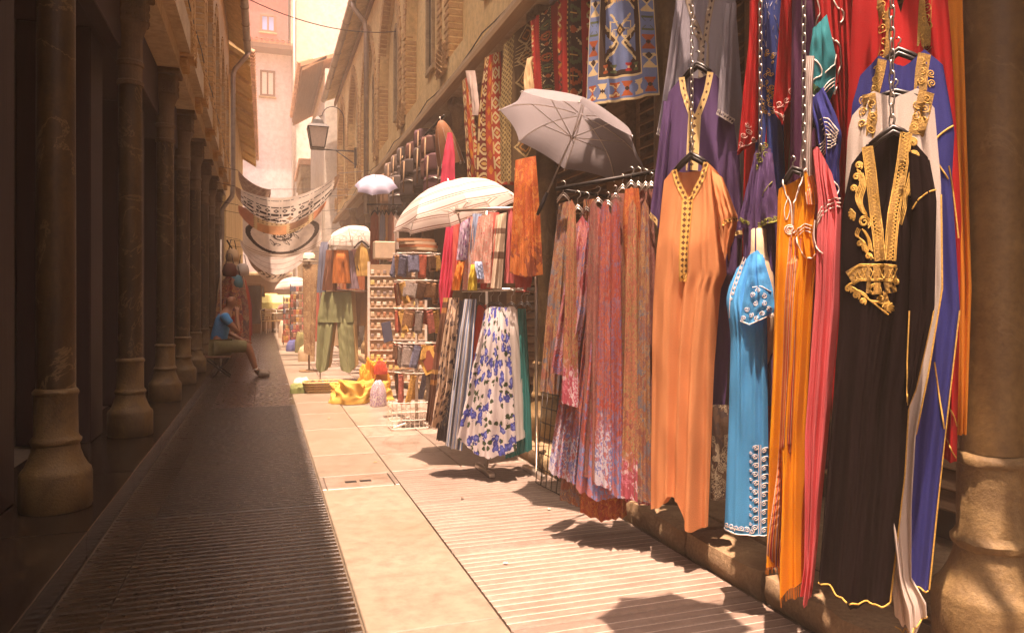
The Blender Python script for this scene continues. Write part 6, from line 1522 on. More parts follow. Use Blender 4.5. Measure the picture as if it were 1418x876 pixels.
# ---------------- jackets behind
pJ = plane_u(528, 1.38, 66); GJ = 'shirts on the wall rail'
for k, (u0, u1, b, cc, nm) in enumerate([(513, 524, 366, (.36, .12, .07), 'dark rust'), (521, 529, 356, (.62, .46, .36), 'cream'), (526, 533, 352, (.34, .33, .36), 'grey'), (531, 539, 356, (.66, .36, .16), 'apricot'), (537, 546, 362, (.40, .18, .12), 'russet'), (544, 552, 345, (.55, .42, .34), 'sand')]):
    c = Cloth(pshift(pJ, -.03*(k % 2)), [(290, u0+2), (300, u0), (380, u0-1)], [(290, u1), (380, u1+2)], [(0, 302), (.5, 293), (1, 300)], b, .025, 2, .012, k+3, 14, 20)
    tag(c.build('shirt', fab('shirt_'+nm.replace(' ', '_'), cc, .2)), nm+' shirt hanging on the rail behind the magnet board', 'shirt', GJ)
    hanger(pJ, (u0+u1)/2, 291, (u0+1, 297), (u1-1, 297), 'dark hanger of the '+nm+' shirt', 9, None, 'hangers behind the magnet board', .005)
p0, p1 = pJ.hit(508, 283), pJ.hit(556, 283); rail(p0, p1, .009, 'shirt_rail', 'thin rail carrying the shirts behind the magnet board', 'rail', m_iron)
# ---------------- small blue umbrella, backpacks, brown parasol
U_lil = fab('lilac_nylon', (.55, .52, .66), .4, .5)
ax4 = Vector((.12, .50, -.86)).normalized(); c4_ = atX(521, 258, 1.32)
umbrella(c4_-ax4*.12, ax4, .27, .13, U_lil, 'small lilac umbrella on the wall below the brick arches', shaft=.5, spin=.4)
U_brn = fab('brown_nylon', (.34, .15, .07), .3, .5)
ax5 = Vector((.25, .10, -.9)).normalized(); c5 = atX(613, 190, 1.62)
umbrella(c5+Vector((-.02, 0, .16)), ax5, .13, .42, U_brn, 'half closed brown umbrella beside the arcade capital', shaft=.55, spin=.2)
m_bstrap = paint('tan_strap', (.24, .14, .07), .7)
def backpack(c, s, mat, label, yaw):
    root = empty('backpack', c, label, 'backpack', 'backpacks hung under the ledge')
    ex_, ey_ = Vector((math.cos(yaw), math.sin(yaw), 0)), Vector((-math.sin(yaw), math.cos(yaw), 0)); c = Vector(c)
    def blob(cx, cz, w, d, h, cy_):
        m = MB(); n, k = 14, 10
        for i in range(k+1):
            t = i/k*math.pi
            for j in range(n):
                a = 2*math.pi*j/n; sq_ = lambda x, e: math.copysign(abs(x)**e, x)
                m.v.append(tuple(c+ex_*(cx+w*sq_(math.cos(a), .6)*math.sin(t)**.22)+ey_*(cy_+d*sq_(math.sin(a), .4)*math.sin(t)**.22)+Vector((0, 0, cz+h*sq_(math.cos(t), .45)+.03*s*math.sin(3*a+cx)*math.sin(t)))))
        for i in range(k):
            for j in range(n): j2 = (j+1) % n; m.f.append((i*n+j, (i+1)*n+j, (i+1)*n+j2, i*n+j2))
        m.uv = [(p[0]+p[1], p[2]) for p in m.v]; return m
    blob(0, .18*s, .115*s, .075*s, .21*s, 0).build('bag', mat, root, smooth=True)
    blob(0, .10*s, .10*s, .035*s, .085*s, -.075*s).build('front_pocket', mat, root, smooth=True)
    MB().tube([c+ex_*(.03*s)+Vector((0, 0, .34*s)), c+Vector((0, 0, .40*s)), c+ex_*(-.03*s)+Vector((0, 0, .34*s))], .008*s, 5).build('top_loop', m_hang, root, smooth=True)
    for q in (-1, 1): MB().tube([c+ex_*(q*.06*s)+ey_*(.05*s)+Vector((0, 0, .33*s)), c+ex_*(q*.10*s)+ey_*(.13*s)+Vector((0, 0, .2*s)), c+ex_*(q*.10*s)+ey_*(.06*s)+Vector((0, 0, .02*s))], .014*s, 5).build('strap', mat, root, smooth=True)
    blob(0, .30*s, .10*s, .03*s, .07*s, -.065*s).build('flap', mat, root, smooth=True)
    for q in (-1, 1): MB().tube([c+ex_*(q*.05*s)+ey_*(-.10*s)+Vector((0, 0, .36*s)), c+ex_*(q*.05*s)+ey_*(-.118*s)+Vector((0, 0, .2*s)), c+ex_*(q*.05*s)+ey_*(-.118*s)+Vector((0, 0, .05*s))], .007*s, 4).build('buckle_strap', m_bstrap, root, smooth=True)
    MB().tube([c+ex_*(-.09*s)+ey_*(-.105*s)+Vector((0, 0, .15*s)), c+ey_*(-.115*s)+Vector((0, 0, .175*s)), c+ex_*(.09*s)+ey_*(-.105*s)+Vector((0, 0, .15*s))], .004*s, 4).build('zip', m_steel, root, smooth=True)
BPC = [('wine brown', (.10, .042, .032)), ('grey', (.14, .10, .08)), ('black', (.04, .026, .022)), ('tan', (.17, .09, .05)), ('plum', (.085, .035, .04)), ('charcoal', (.065, .048, .042))]
for k, (u, v, X, ci) in enumerate([(600, 236, 1.56, 0), (589, 222, 1.62, 4), (590, 250, 1.50, 2), (577, 238, 1.58, 0), (571, 262, 1.52, 2), (563, 240, 1.62, 5), (556, 250, 1.56, 1), (545, 258, 1.58, 1), (541, 272, 1.54, 3), (552, 280, 1.50, 5), (606, 262, 1.56, 4)]):
    p = atX(u, v+14, X+.15); nm, cc = BPC[ci]
    backpack(p, 1.2, fab('pack_'+nm.replace(' ', '_'), cc, 0, .6, var=.2), nm+' backpack in the cluster hung under the brick arches', math.radians(-24+10*math.sin(k*3)))
pk0, pk1 = atX(612, 200, 1.66), atX(530, 256, 1.66); rail((1.68, pk0.y, 2.95), (1.68, pk1.y, 2.95), .012, 'bag_rail', 'iron rail the backpacks hang from', 'rail')

# ================================================================== FAR STALLS, LANTERN, BANNERS, LEFT STALL, PLAZA
# ---------------- wall lantern on a scrolled bracket
lp = atY(440, 205, 15.4)
lan = empty('wall_lantern', (lp.x, lp.y, lp.z), 'black iron lantern with frosted panes on a scrolled wall bracket', 'lantern')
zb = lp.z; m = MB()
def frus(m, r0, z0, r1, z1, n=4):
    vs = [(lp.x+r*math.cos(math.pi/4+k*math.pi/2), lp.y+r*math.sin(math.pi/4+k*math.pi/2), z) for r, z in ((r0, z0), (r1, z1)) for k in range(4)]
    m.add(vs, [(0, 1, 2, 3)[::-1], (4, 5, 6, 7)]+[(k, (k+1) % 4, 4+(k+1) % 4, 4+k) for k in range(4)])
frus(m, .30, zb+.40, .22, zb+.46); frus(m, .17, zb+.461, .13, zb+.56); frus(m, .10, zb+.561, .02, zb+.64)
m.build('roof', m_iron, lan)
m = MB(); frus(m, .17, zb-.02, .19, zb+.0); m.build('floor', m_iron, lan)
for k in range(4):
    a = math.pi/4+k*math.pi/2; MB().tube([(lp.x+.18*math.cos(a), lp.y+.18*math.sin(a), zb), (lp.x+.27*math.cos(a), lp.y+.27*math.sin(a), zb+.40)], .014, 5).build('corner_bar', m_iron, lan)
    b = a+math.pi/2; P = [(lp.x+r*math.cos(t), lp.y+r*math.sin(t), z) for r, z, t in ((.168, zb+.012, a), (.168, zb+.012, b), (.258, zb+.388, b), (.258, zb+.388, a))]
    MB().add(P, [(0, 1, 2, 3)]).build('pane', paint('frosted_glass', (.55, .45, .38), .3), lan)
wx = 1.78; br = MB()
br.tube([(wx, lp.y, zb-.02), (lp.x-.02, lp.y, zb-.02)], .016, 6)
br.tube([(wx, lp.y, zb-.30), (lp.x+.35, lp.y, zb-.02)], .012, 6)
br.tube([(lp.x+.52, lp.y, zb-.02)]+[(lp.x+.30+.22*math.cos(t), lp.y, zb+.62+.24*math.sin(t)) for t in [.2+i*.28 for i in range(11)]]+[(lp.x+.03, lp.y, zb+.64)], .010, 6)
br.build('bracket', m_iron, lan, smooth=True)
MB().box((wx-.03, lp.y-.05, zb-.36), (wx+.015, lp.y+.05, zb+.05), .006).build('wall_plate', m_iron, lan)

# ---------------- cloth banners stretched across the lane
def bat_canvas(kind, w=90, h=44, seed=0):
    r = random.Random(seed); Wh, Bk, Br = (.80, .70, .60), (.045, .032, .028), (.40, .24, .14)
    c = rugcanvas(w, h, Wh); X, Y = rmask(h, w)
    if kind == 'strip':
        for y0, hh in ((5, 1.2), (16, 2), (28, 4), (38, 3)): c[(Y > y0) & (Y < y0+hh) & ((X*1.0+np.sin(X*.5)*2) % 7 < 5)] = Bk
        for k in range(9): diam(c, 6+k*10, 23, 4, 3, Bk); diam(c, 6+k*10, 23, 2, 1.5, Wh)
        c[((X+2*Y) % 13 < 3) & (Y > 33)] = Bk; rect(c, 0, 0, 6, h, Br); rect(c, w-6, 0, w, h, Br)
        d = np.abs(X-62)/9+np.abs(Y-36)/6; c[(d < 1)] = Wh; c[(d < .5)] = Br
    elif kind == 'oval':
        e = ((X-w/2)/(w*.47))**2+((Y-h*.46)/(h*.46))**2; c[e < 1] = Bk; c[e < .74] = Wh
        for k in range(26):
            a = r.uniform(0, 6.28); q = r.uniform(0, .8); cx, cy_ = w/2+q*w*.36*math.cos(a), h*.46+q*h*.34*math.sin(a)
            t = r.uniform(0, 3.14); dx, dy = (X-cx)*math.cos(t)+(Y-cy_)*math.sin(t), -(X-cx)*math.sin(t)+(Y-cy_)*math.cos(t)
            mm2 = ((dx/7)**2+(dy/2)**2 < 1) & (e < .7); c[mm2] = Bk; c[((dx/5)**2+((dy-.3)/.9)**2 < 1) & (e < .7)] = Wh
        c[(e < .07) & (e > .04)] = Bk
        for q in (.9, .96): c[(Y > h*q) & (Y < h*q+1)] = Br
    elif kind == 'patch':
        c[:] = (.62, .45, .24); c[((X % 5 < 2) & (Y % 4 < 2))] = (.22, .12, .06)
        rect(c, 20, 24, 52, h, (.62, .30, .14)); rect(c, 56, 20, 76, h-6, (.30, .15, .08)); rect(c, 0, 0, 16, h, (.50, .22, .14)); rect(c, w-14, 0, w, h, (.60, .24, .12))
    elif kind == 'white':
        c[:] = (.74, .64, .58)
        for k in range(4): c[(Y > 6+k*10) & (Y < 7.5+k*10)] = (.45, .33, .27)
    elif kind == 'brown':
        c[:] = (.30, .19, .14); c[(Y % 7 < 1.5)] = (.45, .32, .22); c[((X+Y) % 9 < 1.3)] = (.40, .28, .2)
    else:
        c[:] = (.68, .55, .42); c[((X+3*np.sin(Y*.6)) % 9 < 3) & (Y > 8) & (Y < h-6)] = (.07, .045, .04); rect(c, 0, 0, w, 5, (.45, .28, .15))
    return c
m_batik = vcol('printed_cotton', .35)
def banner(Y0, L, Rr, sag, hgt, cv, label, lean=.25, back=0, edge=.25):
    """cloth hung from two corners: L, Rr = (x, z) of the upper corners"""
    H, Wd = cv.shape[:2]; m = MB(); m.uv = []
    for i in range(H+1):
        t = i/H
        for j in range(Wd+1):
            s = j/Wd; sg = 4*s*(1-s)
            x = L[0]+(Rr[0]-L[0])*s; z = L[1]+(Rr[1]-L[1])*s-sag*sg-hgt*t*(edge+(1-edge)*sg**.6)
            y = Y0+lean*t*sg+.03*math.sin(s*19+t*4)*t+.02*math.sin(s*7)+back*s
            m.v.append((x, y, z)); m.uv.append((s*(Rr[0]-L[0]), t*hgt))
    w = Wd+1; m.f = [(i*w+j, (i+1)*w+j, (i+1)*w+j+1, i*w+j+1) for i in range(H) for j in range(Wd)]
    o = empty('banner', ((L[0]+Rr[0])/2, Y0, min(L[1], Rr[1])-sag-hgt), label, 'banner', 'cloths stretched across the lane')
    ob = m.build('cloth', m_batik, o, smooth=True); me = ob.data; ca = me.color_attributes.new('Col', 'FLOAT_COLOR', 'CORNER')
    arr = np.ones((H*Wd, 4, 4), np.float32); arr[:, :, :3] = cv.reshape(-1, 1, 3); ca.data.foreach_set('color', arr.ravel())
    MB().tube([(-.74, Y0, L[1]+.05), (L[0], Y0, L[1])], .004, 4).build('tie_cord', m_iron, o); MB().tube([(1.80, Y0+back, Rr[1]+.08), (Rr[0], Y0+back, Rr[1])], .004, 4).build('tie_cord', m_iron, o)
def xz(u, v, Y): p = atY(u, v, Y); return (p.x, p.z)
banner(13.2, xz(326, 258, 13.2), xz(470, 240, 13.2), .30, .42, bat_canvas('strip', 120, 44, 1), 'white cloth banner with black patterned stripes, highest across the lane')
banner(13.9, xz(330, 236, 13.9), xz(375, 262, 13.9), .08, .34, bat_canvas('brown', 60, 30, 2), 'dark brown striped cloth behind the left corner of the highest banner')
banner(14.6, xz(330, 284, 14.6), xz(452, 272, 14.6), .22, .40, bat_canvas('patch', 96, 40, 3), 'patchwork banner of tan, rust and orange squares')
banner(15.4, xz(336, 296, 15.4), xz(446, 292, 15.4), .10, .78, bat_canvas('oval', 120, 74, 4), 'white banner with a big black oval medallion', .35, 0, .8)
banner(16.0, xz(333, 332, 16.0), xz(444, 318, 16.0), .42, .38, bat_canvas('white', 90, 36, 5), 'plain white sagging cloth with thin folds under the oval banner', .4)
banner(18.0, xz(346, 344, 18.0), xz(416, 336, 18.0), .22, .62, bat_canvas('leaf', 80, 50, 6), 'cream banner with dark leaf print, lowest and farthest')
banner(17.0, xz(340, 335, 17.0), xz(372, 350, 17.0), .06, .45, bat_canvas('brown', 50, 40, 7), 'small dark brown cloth beside the plain white cloth')

# ---------------- right stalls going on: hat stand, textile panels, far umbrellas, trinket racks
ph = plane_uy(428, 12.4, 74)
hs_ = ph.hit(428, 362); hat = empty('straw_hat', hs_, 'pale straw hat with a dark band on top of a tall cloth panel', 'hat')
m_straw = paint('straw', (.72, .60, .44), .8, 0, .2, 90, .5)
MB().lathe([(.155, hs_.z), (.16, hs_.z+.008), (.10, hs_.z+.016), (.098, hs_.z+.03), (.090, hs_.z+.11), (.07, hs_.z+.135), (.03, hs_.z+.128), (.004, hs_.z+.126)], (hs_.x, hs_.y), 24).build('crown', m_straw, hat, smooth=True)
MB().lathe([(.1005, hs_.z+.018), (.1000, hs_.z+.045), (.0985, hs_.z+.045)], (hs_.x, hs_.y), 24, cap=False).build('band', m_hang, hat, smooth=True)
st = MB().tube([(hs_.x, hs_.y, .01), (hs_.x, hs_.y, hs_.z)], .015, 8).lathe([(.16, .0), (.16, .02), (.03, .03)], (hs_.x, hs_.y), 16).build('hat_stand', m_beam, origin=(hs_.x, hs_.y, 0)); tag(st, 'slim wooden stand carrying the straw hat', 'stand')
tp = Cloth(pshift(ph, .12), [(366, 419), (490, 421)], [(366, 440), (490, 436)], 366, [(0, 488), (1, 494)], .03, 2, .012, 3, 18, 26)
tag(tp.build('textile_panel', swirl('tan_panel', [(.46, .28, .14), (.54, .35, .18), (.36, .20, .10)], 14, 6, trans=.1)), 'tall tan printed textile hanging below the straw hat', 'textile')
GF = 'clothes on the far right stalls'
rf = random.Random(31)
CL = [('rust', (.44, .13, .05)), ('olive', (.22, .20, .08)), ('cream', (.66, .52, .38)), ('wine', (.28, .05, .06)), ('sand', (.56, .40, .24)), ('indigo', (.10, .11, .26)), ('brick red', (.48, .10, .06)), ('brown', (.24, .12, .06))]
def far_dress(X, Yv, zt, zb_, w, ci, seed, side, ang):
    """plain far garment placed in the lane by metres"""
    pl = Plane(X, Yv, ang); ctr = Vector((X, Yv, 0)); nm, cc = CL[ci]
    m = MB(); m.uv = []; nc, nr = 14, 14; r2 = random.Random(seed); ph_ = r2.uniform(0, 6)
    for back in (0, 1):
        for i in range(nr+1):
            t = i/nr; z = zt+(zb_-zt)*t; ww = w*(.42+.58*min(1, t*2.2)**.6)*(1+.1*t)
            for j in range(nc+1):
                s = j/nc; env = math.sqrt(max(0, 1-(2*s-1)**2)); d = (-.03 if back else .03)*env+.018*math.sin(s*19+ph_+t)*(.3+.7*t)
                dz = -.05*abs(2*s-1) if i == 0 else 0
                p = ctr+pl.t*((s-.5)*ww)+pl.n*d+Vector((0, 0, z+dz)); m.v.append(tuple(p)); m.uv.append((s*ww, z-zb_))
    k = (nr+1)*(nc+1)
    for i in range(nr):
        for j in range(nc): a = i*(nc+1)+j; m.f.append((a, a+nc+1, a+nc+2, a+1)); m.f.append((k+a, k+a+1, k+a+nc+2, k+a+nc+1))
    return m, nm, cc
PR = [swirl('far_print_a', [(.40, .08, .06), (.20, .10, .12), (.56, .30, .14)], 16, 8), swirl('far_print_b', [(.16, .10, .10), (.40, .26, .16), (.30, .08, .07)], 16, 8)]
# right side, beyond the trousers
spots = [(1.35, 11.6, 2.15, 1.0), (1.45, 12.2, 2.3, .9), (1.3, 13.0, 2.0, .8), (1.4, 13.8, 2.2, .7), (1.25, 14.4, 1.6, .3), (1.35, 15.2, 2.1, .8), (1.2, 16.0, 1.6, .3), (1.3, 16.8, 2.0, .7), (1.15, 17.6, 1.6, .4), (1.25, 18.6, 1.9, .6), (1.15, 19.8, 1.7, .4), (1.2, 21.2, 1.8, .5)]
wd = ['first', 'second']
for k, (X, Yv, zt, zb_) in enumerate(spots):
    m, nm, cc = far_dress(X, Yv, zt, zb_, .42, k % 8, k, 1, 65)
    o = m.build('dress', PR[k % 2] if k % 3 == 2 else fab('far_'+nm.replace(' ', '_'), cc, .2), smooth=True, origin=(X, Yv, zb_))
    tag(o, ('patterned '+('red', 'brown')[k % 2] if k % 3 == 2 else nm)+' garment hung along the far right stalls', 'dress', GF)
U_pk = stripes('pink_panel_nylon', [(0, (.80, .66, .60)), (.5, (.72, .40, .34)), (.7, (.80, .68, .62))], 5, 0, .4, .3, .5)
cu = atY(404, 398, 19.5); umbrella(cu+Vector((0, 0, .26)), (.10, -.05, -1), .46, .26, U_pk, 'white and pink umbrella over a far trinket stand', shaft=.8, spin=.3)
cu = atY(391, 428, 25); umbrella(cu+Vector((0, 0, .16)), (.2, -.3, -1), .20, .13, fab('red_white_nylon', (.62, .22, .20), .4), 'tiny red and white umbrella far down the lane', shaft=.4, spin=.3, n=6)
# trinket racks (tall slim stands with rows of pieces)
for k, (u, Yv, z1) in enumerate(((412, 18.0, 1.55), (401, 20.5, 1.3))):
    p = atY(u, 420, Yv); root = empty('trinket_stand', (p.x, p.y, 0), ('tall' if k == 0 else 'shorter')+' dark stand crowded with small trinkets on the far right', 'stand')
    for q in (-.16, .16): MB().tube([(p.x+q, p.y, 0), (p.x+q, p.y, z1)], .012, 5).build('post', m_iron, root)
    n = 8
    for j in range(n):
        z = .25+(z1-.3)*j/(n-1); MB().tube([(p.x-.16, p.y, z), (p.x+.16, p.y, z)], .008, 5).build('bar', m_iron, root)
        for i in range(5): nm, cc = LEA[rf.randrange(7)]; inst(wallet_mesh(.06, .11, .022, nm, cc), 'trinket', root, (p.x-.13+.065*i, p.y-.02, z-.01), rf.uniform(-.4, .4))
for k, (u, v, h, ci) in enumerate([(417, 488, .45, 1), (409, 478, .5, 3), (398, 474, .4, 0), (392, 468, .55, 2), (424, 500, .3, 4), (404, 486, .25, 5)]):
    p = atZ(u, v, 0); nm, cc = CL[ci]
    heap((p.x, p.y, .003), .13, .12, h, fab('far_'+nm.replace(' ', '_'), cc, .2), 'cloth_bundle', nm+' bundle standing on the paving of the far right stalls', 'bundle', k+40, 20, .05, 'bundles on the far paving')

# ---------------- left stall behind the seated man
GL = 'clothes on the left stall'
lsp = [(-.55, 13.1, 1.55, .35, 3, 'p'), (-.50, 13.6, 1.7, .25, 7, 'p'), (-.58, 14.1, 1.9, .6, 4, 's'), (-.50, 14.6, 1.75, .2, 3, 'p'), (-.55, 15.2, 2.0, .7, 4, 's'), (-.50, 15.8, 1.6, .2, 7, 'p'), (-.55, 16.4, 1.9, .3, 5, 's'), (-.50, 17.4, 1.7, .2, 6, 's'), (-.52, 18.4, 1.6, .2, 7, 'p'), (-.50, 19.6, 1.6, .3, 3, 's')]
for k, (X, Yv, zt, zb_, ci, kd) in enumerate(lsp):
    m, nm, cc = far_dress(X, Yv, zt, zb_, .40, ci, k+60, -1, 100)
    o = m.build('dress', PR[k % 2] if kd == 'p' else fab('far_'+nm.replace(' ', '_'), cc, .2), smooth=True, origin=(X, Yv, zb_))
    tag(o, ('red' if k % 2 == 0 else 'brown')+' patterned dress hung on the shaded left stall' if kd == 'p' else nm+' garment hung on the shaded left stall', 'dress', GL)
rail((-.56, 12.6, 2.1), (-.56, 20, 2.1), .014, 'clothes_rail', 'dark rail along the shaded left stall', 'rail')
for yv in (12.7, 16.3, 19.9):
    o = MB().tube([(-.66, yv, .0), (-.66, yv, 2.12)], .014, 6).build('rail_post', m_chrome, smooth=True, origin=(-.66, yv, 0)); tag(o, 'slim metal post holding the rail of the left stall', 'post', 'posts of the left stall')
for k, (u, v, Yv, cc, nm) in enumerate([(318, 372, 12.9, (.10, .04, .03), 'dark brown'), (327, 388, 13.2, (.06, .16, .20), 'dark teal'), (322, 352, 13.4, (.50, .34, .20), 'sand'), (336, 372, 13.9, (.50, .42, .36), 'off-white')]):
    p = atY(u, v, Yv); root = empty('handbag', (p.x, p.y, p.z-.12), nm+' handbag hanging above the seated man', 'handbag', 'handbags on the left stall')
    m = MB(); m.lathe([(.02, p.z-.13), (.10, p.z-.12), (.115, p.z-.04), (.09, p.z+.06), (.05, p.z+.09)], (p.x, p.y), 14); m.uv = [(q[0], q[2]) for q in m.v]; m.build('bag', fab('bag_'+nm.replace('-', '_').replace(' ', '_'), cc, 0), root, smooth=True)
    MB().tube([(p.x-.06, p.y, p.z+.07), (p.x-.03, p.y, p.z+.24), (p.x+.03, p.y, p.z+.24), (p.x+.06, p.y, p.z+.07)], .008, 5).build('handle', m_hang, root, smooth=True)

# ---------------- café corner at the end of the lane
def cafe_chair(x, y, rz, label):
    root = empty('cafe_chair', (x, y, 0), label, 'chair', 'cafe chairs at the lane end'); c_, s_ = math.cos(rz), math.sin(rz)
    P = lambda a, b, z: (x+a*c_-b*s_, y+a*s_+b*c_, z)
    MB().prism([P(-.2, -.2, .44), P(.2, -.2, .44), P(.2, .2, .44), P(-.2, .2, .44)], (0, 0, .03)).build('seat', m_wick, root)
    for a in (-.18, .18):
        for b in (-.18, .18): MB().tube([P(a, b, .44), P(a*1.1, b*1.1, 0)], .012, 5).build('leg', m_wire, root)
    MB().tube([P(-.19, .19, .46), P(-.2, .24, .85), P(0, .26, .92), P(.2, .24, .85), P(.19, .19, .46)], .012, 5).build('back_frame', m_wire, root, smooth=True)
    for k in range(4): MB().tube([P(-.19, .215+.006*k, .55+.08*k), P(.19, .215+.006*k, .55+.08*k)], .010, 5).build('slat', m_wick, root)
for (u, Yv, rz, t) in ((372, 28.5, .5, 'pale cafe chair turned to the lane in front of the far shop'), (383, 29.2, 2.4, 'pale cafe chair turned away beside the far table')): p = atY(u, 420, Yv); cafe_chair(p.x, p.y, rz, t)
p = atY(378, 420, 29.6); tb = empty('cafe_table', (p.x, p.y, 0), 'small round white cafe table at the lane end', 'table')
MB().lathe([(.02, .72), (.34, .72), (.34, .745), (.01, .75)], (p.x, p.y), 20).build('top', m_wire, tb); MB().lathe([(.22, 0), (.22, .02), (.03, .05), (.025, .72)], (p.x, p.y), 14).build('pedestal', m_iron, tb)
for k, (u, v, Yv, w, cc, nm) in enumerate([(366, 411, 31.5, 1.0, (.66, .46, .12), 'ochre'), (380, 413, 30.6, 1.2, (.55, .52, .20), 'yellow green'), (378, 424, 32.0, 1.2, (.66, .56, .40), 'cream')]):
    p = atY(u, v, Yv); root = empty('awning', (p.x, p.y, p.z-.3), nm+' shop awning at the far end of the lane', 'awning')
    MB().prism([(p.x-w/2, p.y-.8, p.z-.2), (p.x-w/2, p.y-.8, p.z-.17), (p.x-w/2, p.y+.6, p.z+.15), (p.x-w/2, p.y+.6, p.z+.12)], (w, 0, 0)).build('canvas', paint('awning_'+nm.replace(' ', '_'), cc, .8), root)
    MB().box((p.x-w/2, p.y-.82, p.z-.40), (p.x+w/2, p.y-.805, p.z-.20)).build('valance', paint('awning_'+nm.replace(' ', '_'), cc, .8), root)
    for q in (-1, 1): MB().tube([(p.x+q*(w/2-.04), p.y-.75, p.z-.2), (p.x+q*(w/2-.04), p.y-.75, 0)], .02, 6).build('pole', m_beam, root)
for k, (u, Yv) in enumerate(((352, 29.0), (357, 31.0))):
    p = atY(u, 420, Yv); root = empty('display_case', (p.x, p.y, 0), ('nearer', 'farther')[k]+' tall glazed display case by the left wall at the lane end', 'display case')
    MB().box((p.x-.25, p.y-.2, 0), (p.x+.25, p.y+.2, .35), .01).build('cabinet', m_frame, root)
    MB().box((p.x-.24, p.y-.19, .351), (p.x+.24, p.y+.19, 1.75)).build('glass', m_dglass, root)
    for sx in (-1, 1):
        MB().box((p.x+sx*.25-.02, p.y-.205, .352), (p.x+sx*.25+.02, p.y-.165, 1.75)).build('post', m_frame, root)
    MB().box((p.x-.27, p.y-.22, 1.751), (p.x+.27, p.y+.22, 1.85), .01).build('cornice', m_frame, root)

# ---------------- seated man
def skin_mesh(name, V, E, rad, mat, parent, sub=2, root=0, origin=None):
    me = bpy.data.meshes.new(name+'_cage'); me.from_pydata([tuple(v) for v in V], E, []); ob = bpy.data.objects.new(name+'_cage', me); COL.objects.link(ob)
    md = ob.modifiers.new('skin', 'SKIN'); md.use_smooth_shade = True
    for i, sv in enumerate(me.skin_vertices[0].data):
        r = rad[i]; sv.radius = r if isinstance(r, tuple) else (r, r); sv.use_root = (i == root)
    sb_ = ob.modifiers.new('sub', 'SUBSURF'); sb_.levels = sub; sb_.render_levels = sub
    dg = bpy.context.evaluated_depsgraph_get(); dg.update(); nm = bpy.data.meshes.new_from_object(ob.evaluated_get(dg)); bpy.data.objects.remove(ob)
    nm.name = name; nm.materials.clear(); nm.materials.append(mat); nm.polygons.foreach_set('use_smooth', [True]*len(nm.polygons))
    o = bpy.data.objects.new(name, nm); COL.objects.link(o); o.parent = parent; return o
mp_ = atZ(308, 520, 0); 
MX, MY = -.66, 11.85
man = empty('person', (MX, MY, 0), 'bald person in blue shirt and olive shorts sitting, hand raised to chin', 'person')
WL[man.name] = Vector((MX, MY, 0))
skin_ = paint('skin', (.26, .115, .06), .55, 0, .1, 30); shirt_ = paint('blue_shirt', (.03, .20, .42), .85, 0, .15, 30, .2); short_ = paint('olive_shorts', (.17, .15, .07), .9, 0, .15, 30, .2); shoe_ = paint('sneaker', (.26, .20, .15), .8)
# local frame: x towards the lane (he faces +x), y along the lane, z up
V = []; E = []; RA = []
def jn(p, r, par=None):
    V.append(p); RA.append(r)
    if par is not None: E.append((par, len(V)-1))
    return len(V)-1
pel = jn((0, 0, .46), (.15, .12)); sp1 = jn((.02, 0, .62), (.14, .11), pel); sp2 = jn((.07, 0, .80), (.17, .12), sp1); nk0 = jn((.12, 0, .95), (.09, .07), sp2); nk = jn((.15, 0, 1.02), .052, nk0)
hd0 = jn((.18, 0, 1.08), .070, nk); hd1 = jn((.195, 0, 1.15), (.078, .085), hd0); hd2 = jn((.18, 0, 1.21), (.072, .08), hd1)
nose = jn((.275, 0, 1.125), .012, hd1)
for s in (-1, 1):
    ear = jn((.17, s*.085, 1.13), .014, hd1)
for s in (-1, 1):
    hip = jn((.03, s*.10, .45), .10, pel); kn_ = jn((.42, s*.12, .47), .068, hip); cf = jn((.47, s*.12, .32), .055, kn_); an = jn((.54, s*.12, .10), .036, cf); ft_ = jn((.58, s*.12, .05), .038, an); to = jn((.72, s*.12, .035), .034, ft_)
def arm(s, el, wr, palm, fdir):
    sh = jn((.10, s*.18, .90), .062, nk0); e_ = jn(el, .044, sh); w_ = jn(wr, .028, e_); h_ = jn(palm, (.034, .018), w_)
    d = Vector(fdir).normalized(); side = d.cross(Vector((0, 0, 1))).normalized() if abs(d.z) < .9 else Vector((0, 1, 0))
    for k in range(4):
        b = Vector(palm)+side*((k-1.5)*.018)+d*.03; f1 = jn(tuple(b), .0085, h_); f2 = jn(tuple(b+d*.03+Vector((0, 0, -.008))), .008, f1); jn(tuple(b+d*(.052-.006*abs(k-1.5))+Vector((0, 0, -.022))), .007, f2)
    t1 = jn(tuple(Vector(palm)+side*.036-d*.012), .0095, h_); jn(tuple(Vector(palm)+side*.052+d*.018), .008, t1)
arm(-1, (.30, -.20, .66), (.27, -.10, .92), (.275, -.07, 1.00), (-.1, .5, .8))
arm(1, (.12, .24, .66), (.34, .16, .54), (.41, .14, .53), (1, 0, -.25))
skin_mesh('body', V, E, RA, skin_, man)
# eyes and brows
for s in (-1, 1):
    MB().lathe([(.002, 0), (.008, .006), (.002, .012)], (0, 0), 8).v
    e = MB(); 
    for i in range(5): pass
    e.tube([(MX+.262, MY+s*.032-.012, 1.158), (MX+.268, MY+s*.032, 1.160), (MX+.262, MY+s*.032+.012, 1.158)], .006, 6); e.build('eye', m_hang, man, smooth=True)
    b = MB(); b.tube([(MX+.262, MY+s*.034-.02, 1.178), (MX+.270, MY+s*.034, 1.182), (MX+.258, MY+s*.034+.02, 1.178)], .005, 5); b.build('eyebrow', paint('grey_hair', (.14, .11, .09), .9), man, smooth=True)
mo = MB().tube([(MX+.258, MY-.022, 1.082), (MX+.266, MY, 1.080), (MX+.258, MY+.022, 1.082)], .006, 6); mo.build('mouth', paint('lips', (.28, .10, .07), .6), man, smooth=True)
def cage(pts, edges, rad, name, mat): return skin_mesh(name, pts, edges, rad, mat, man)
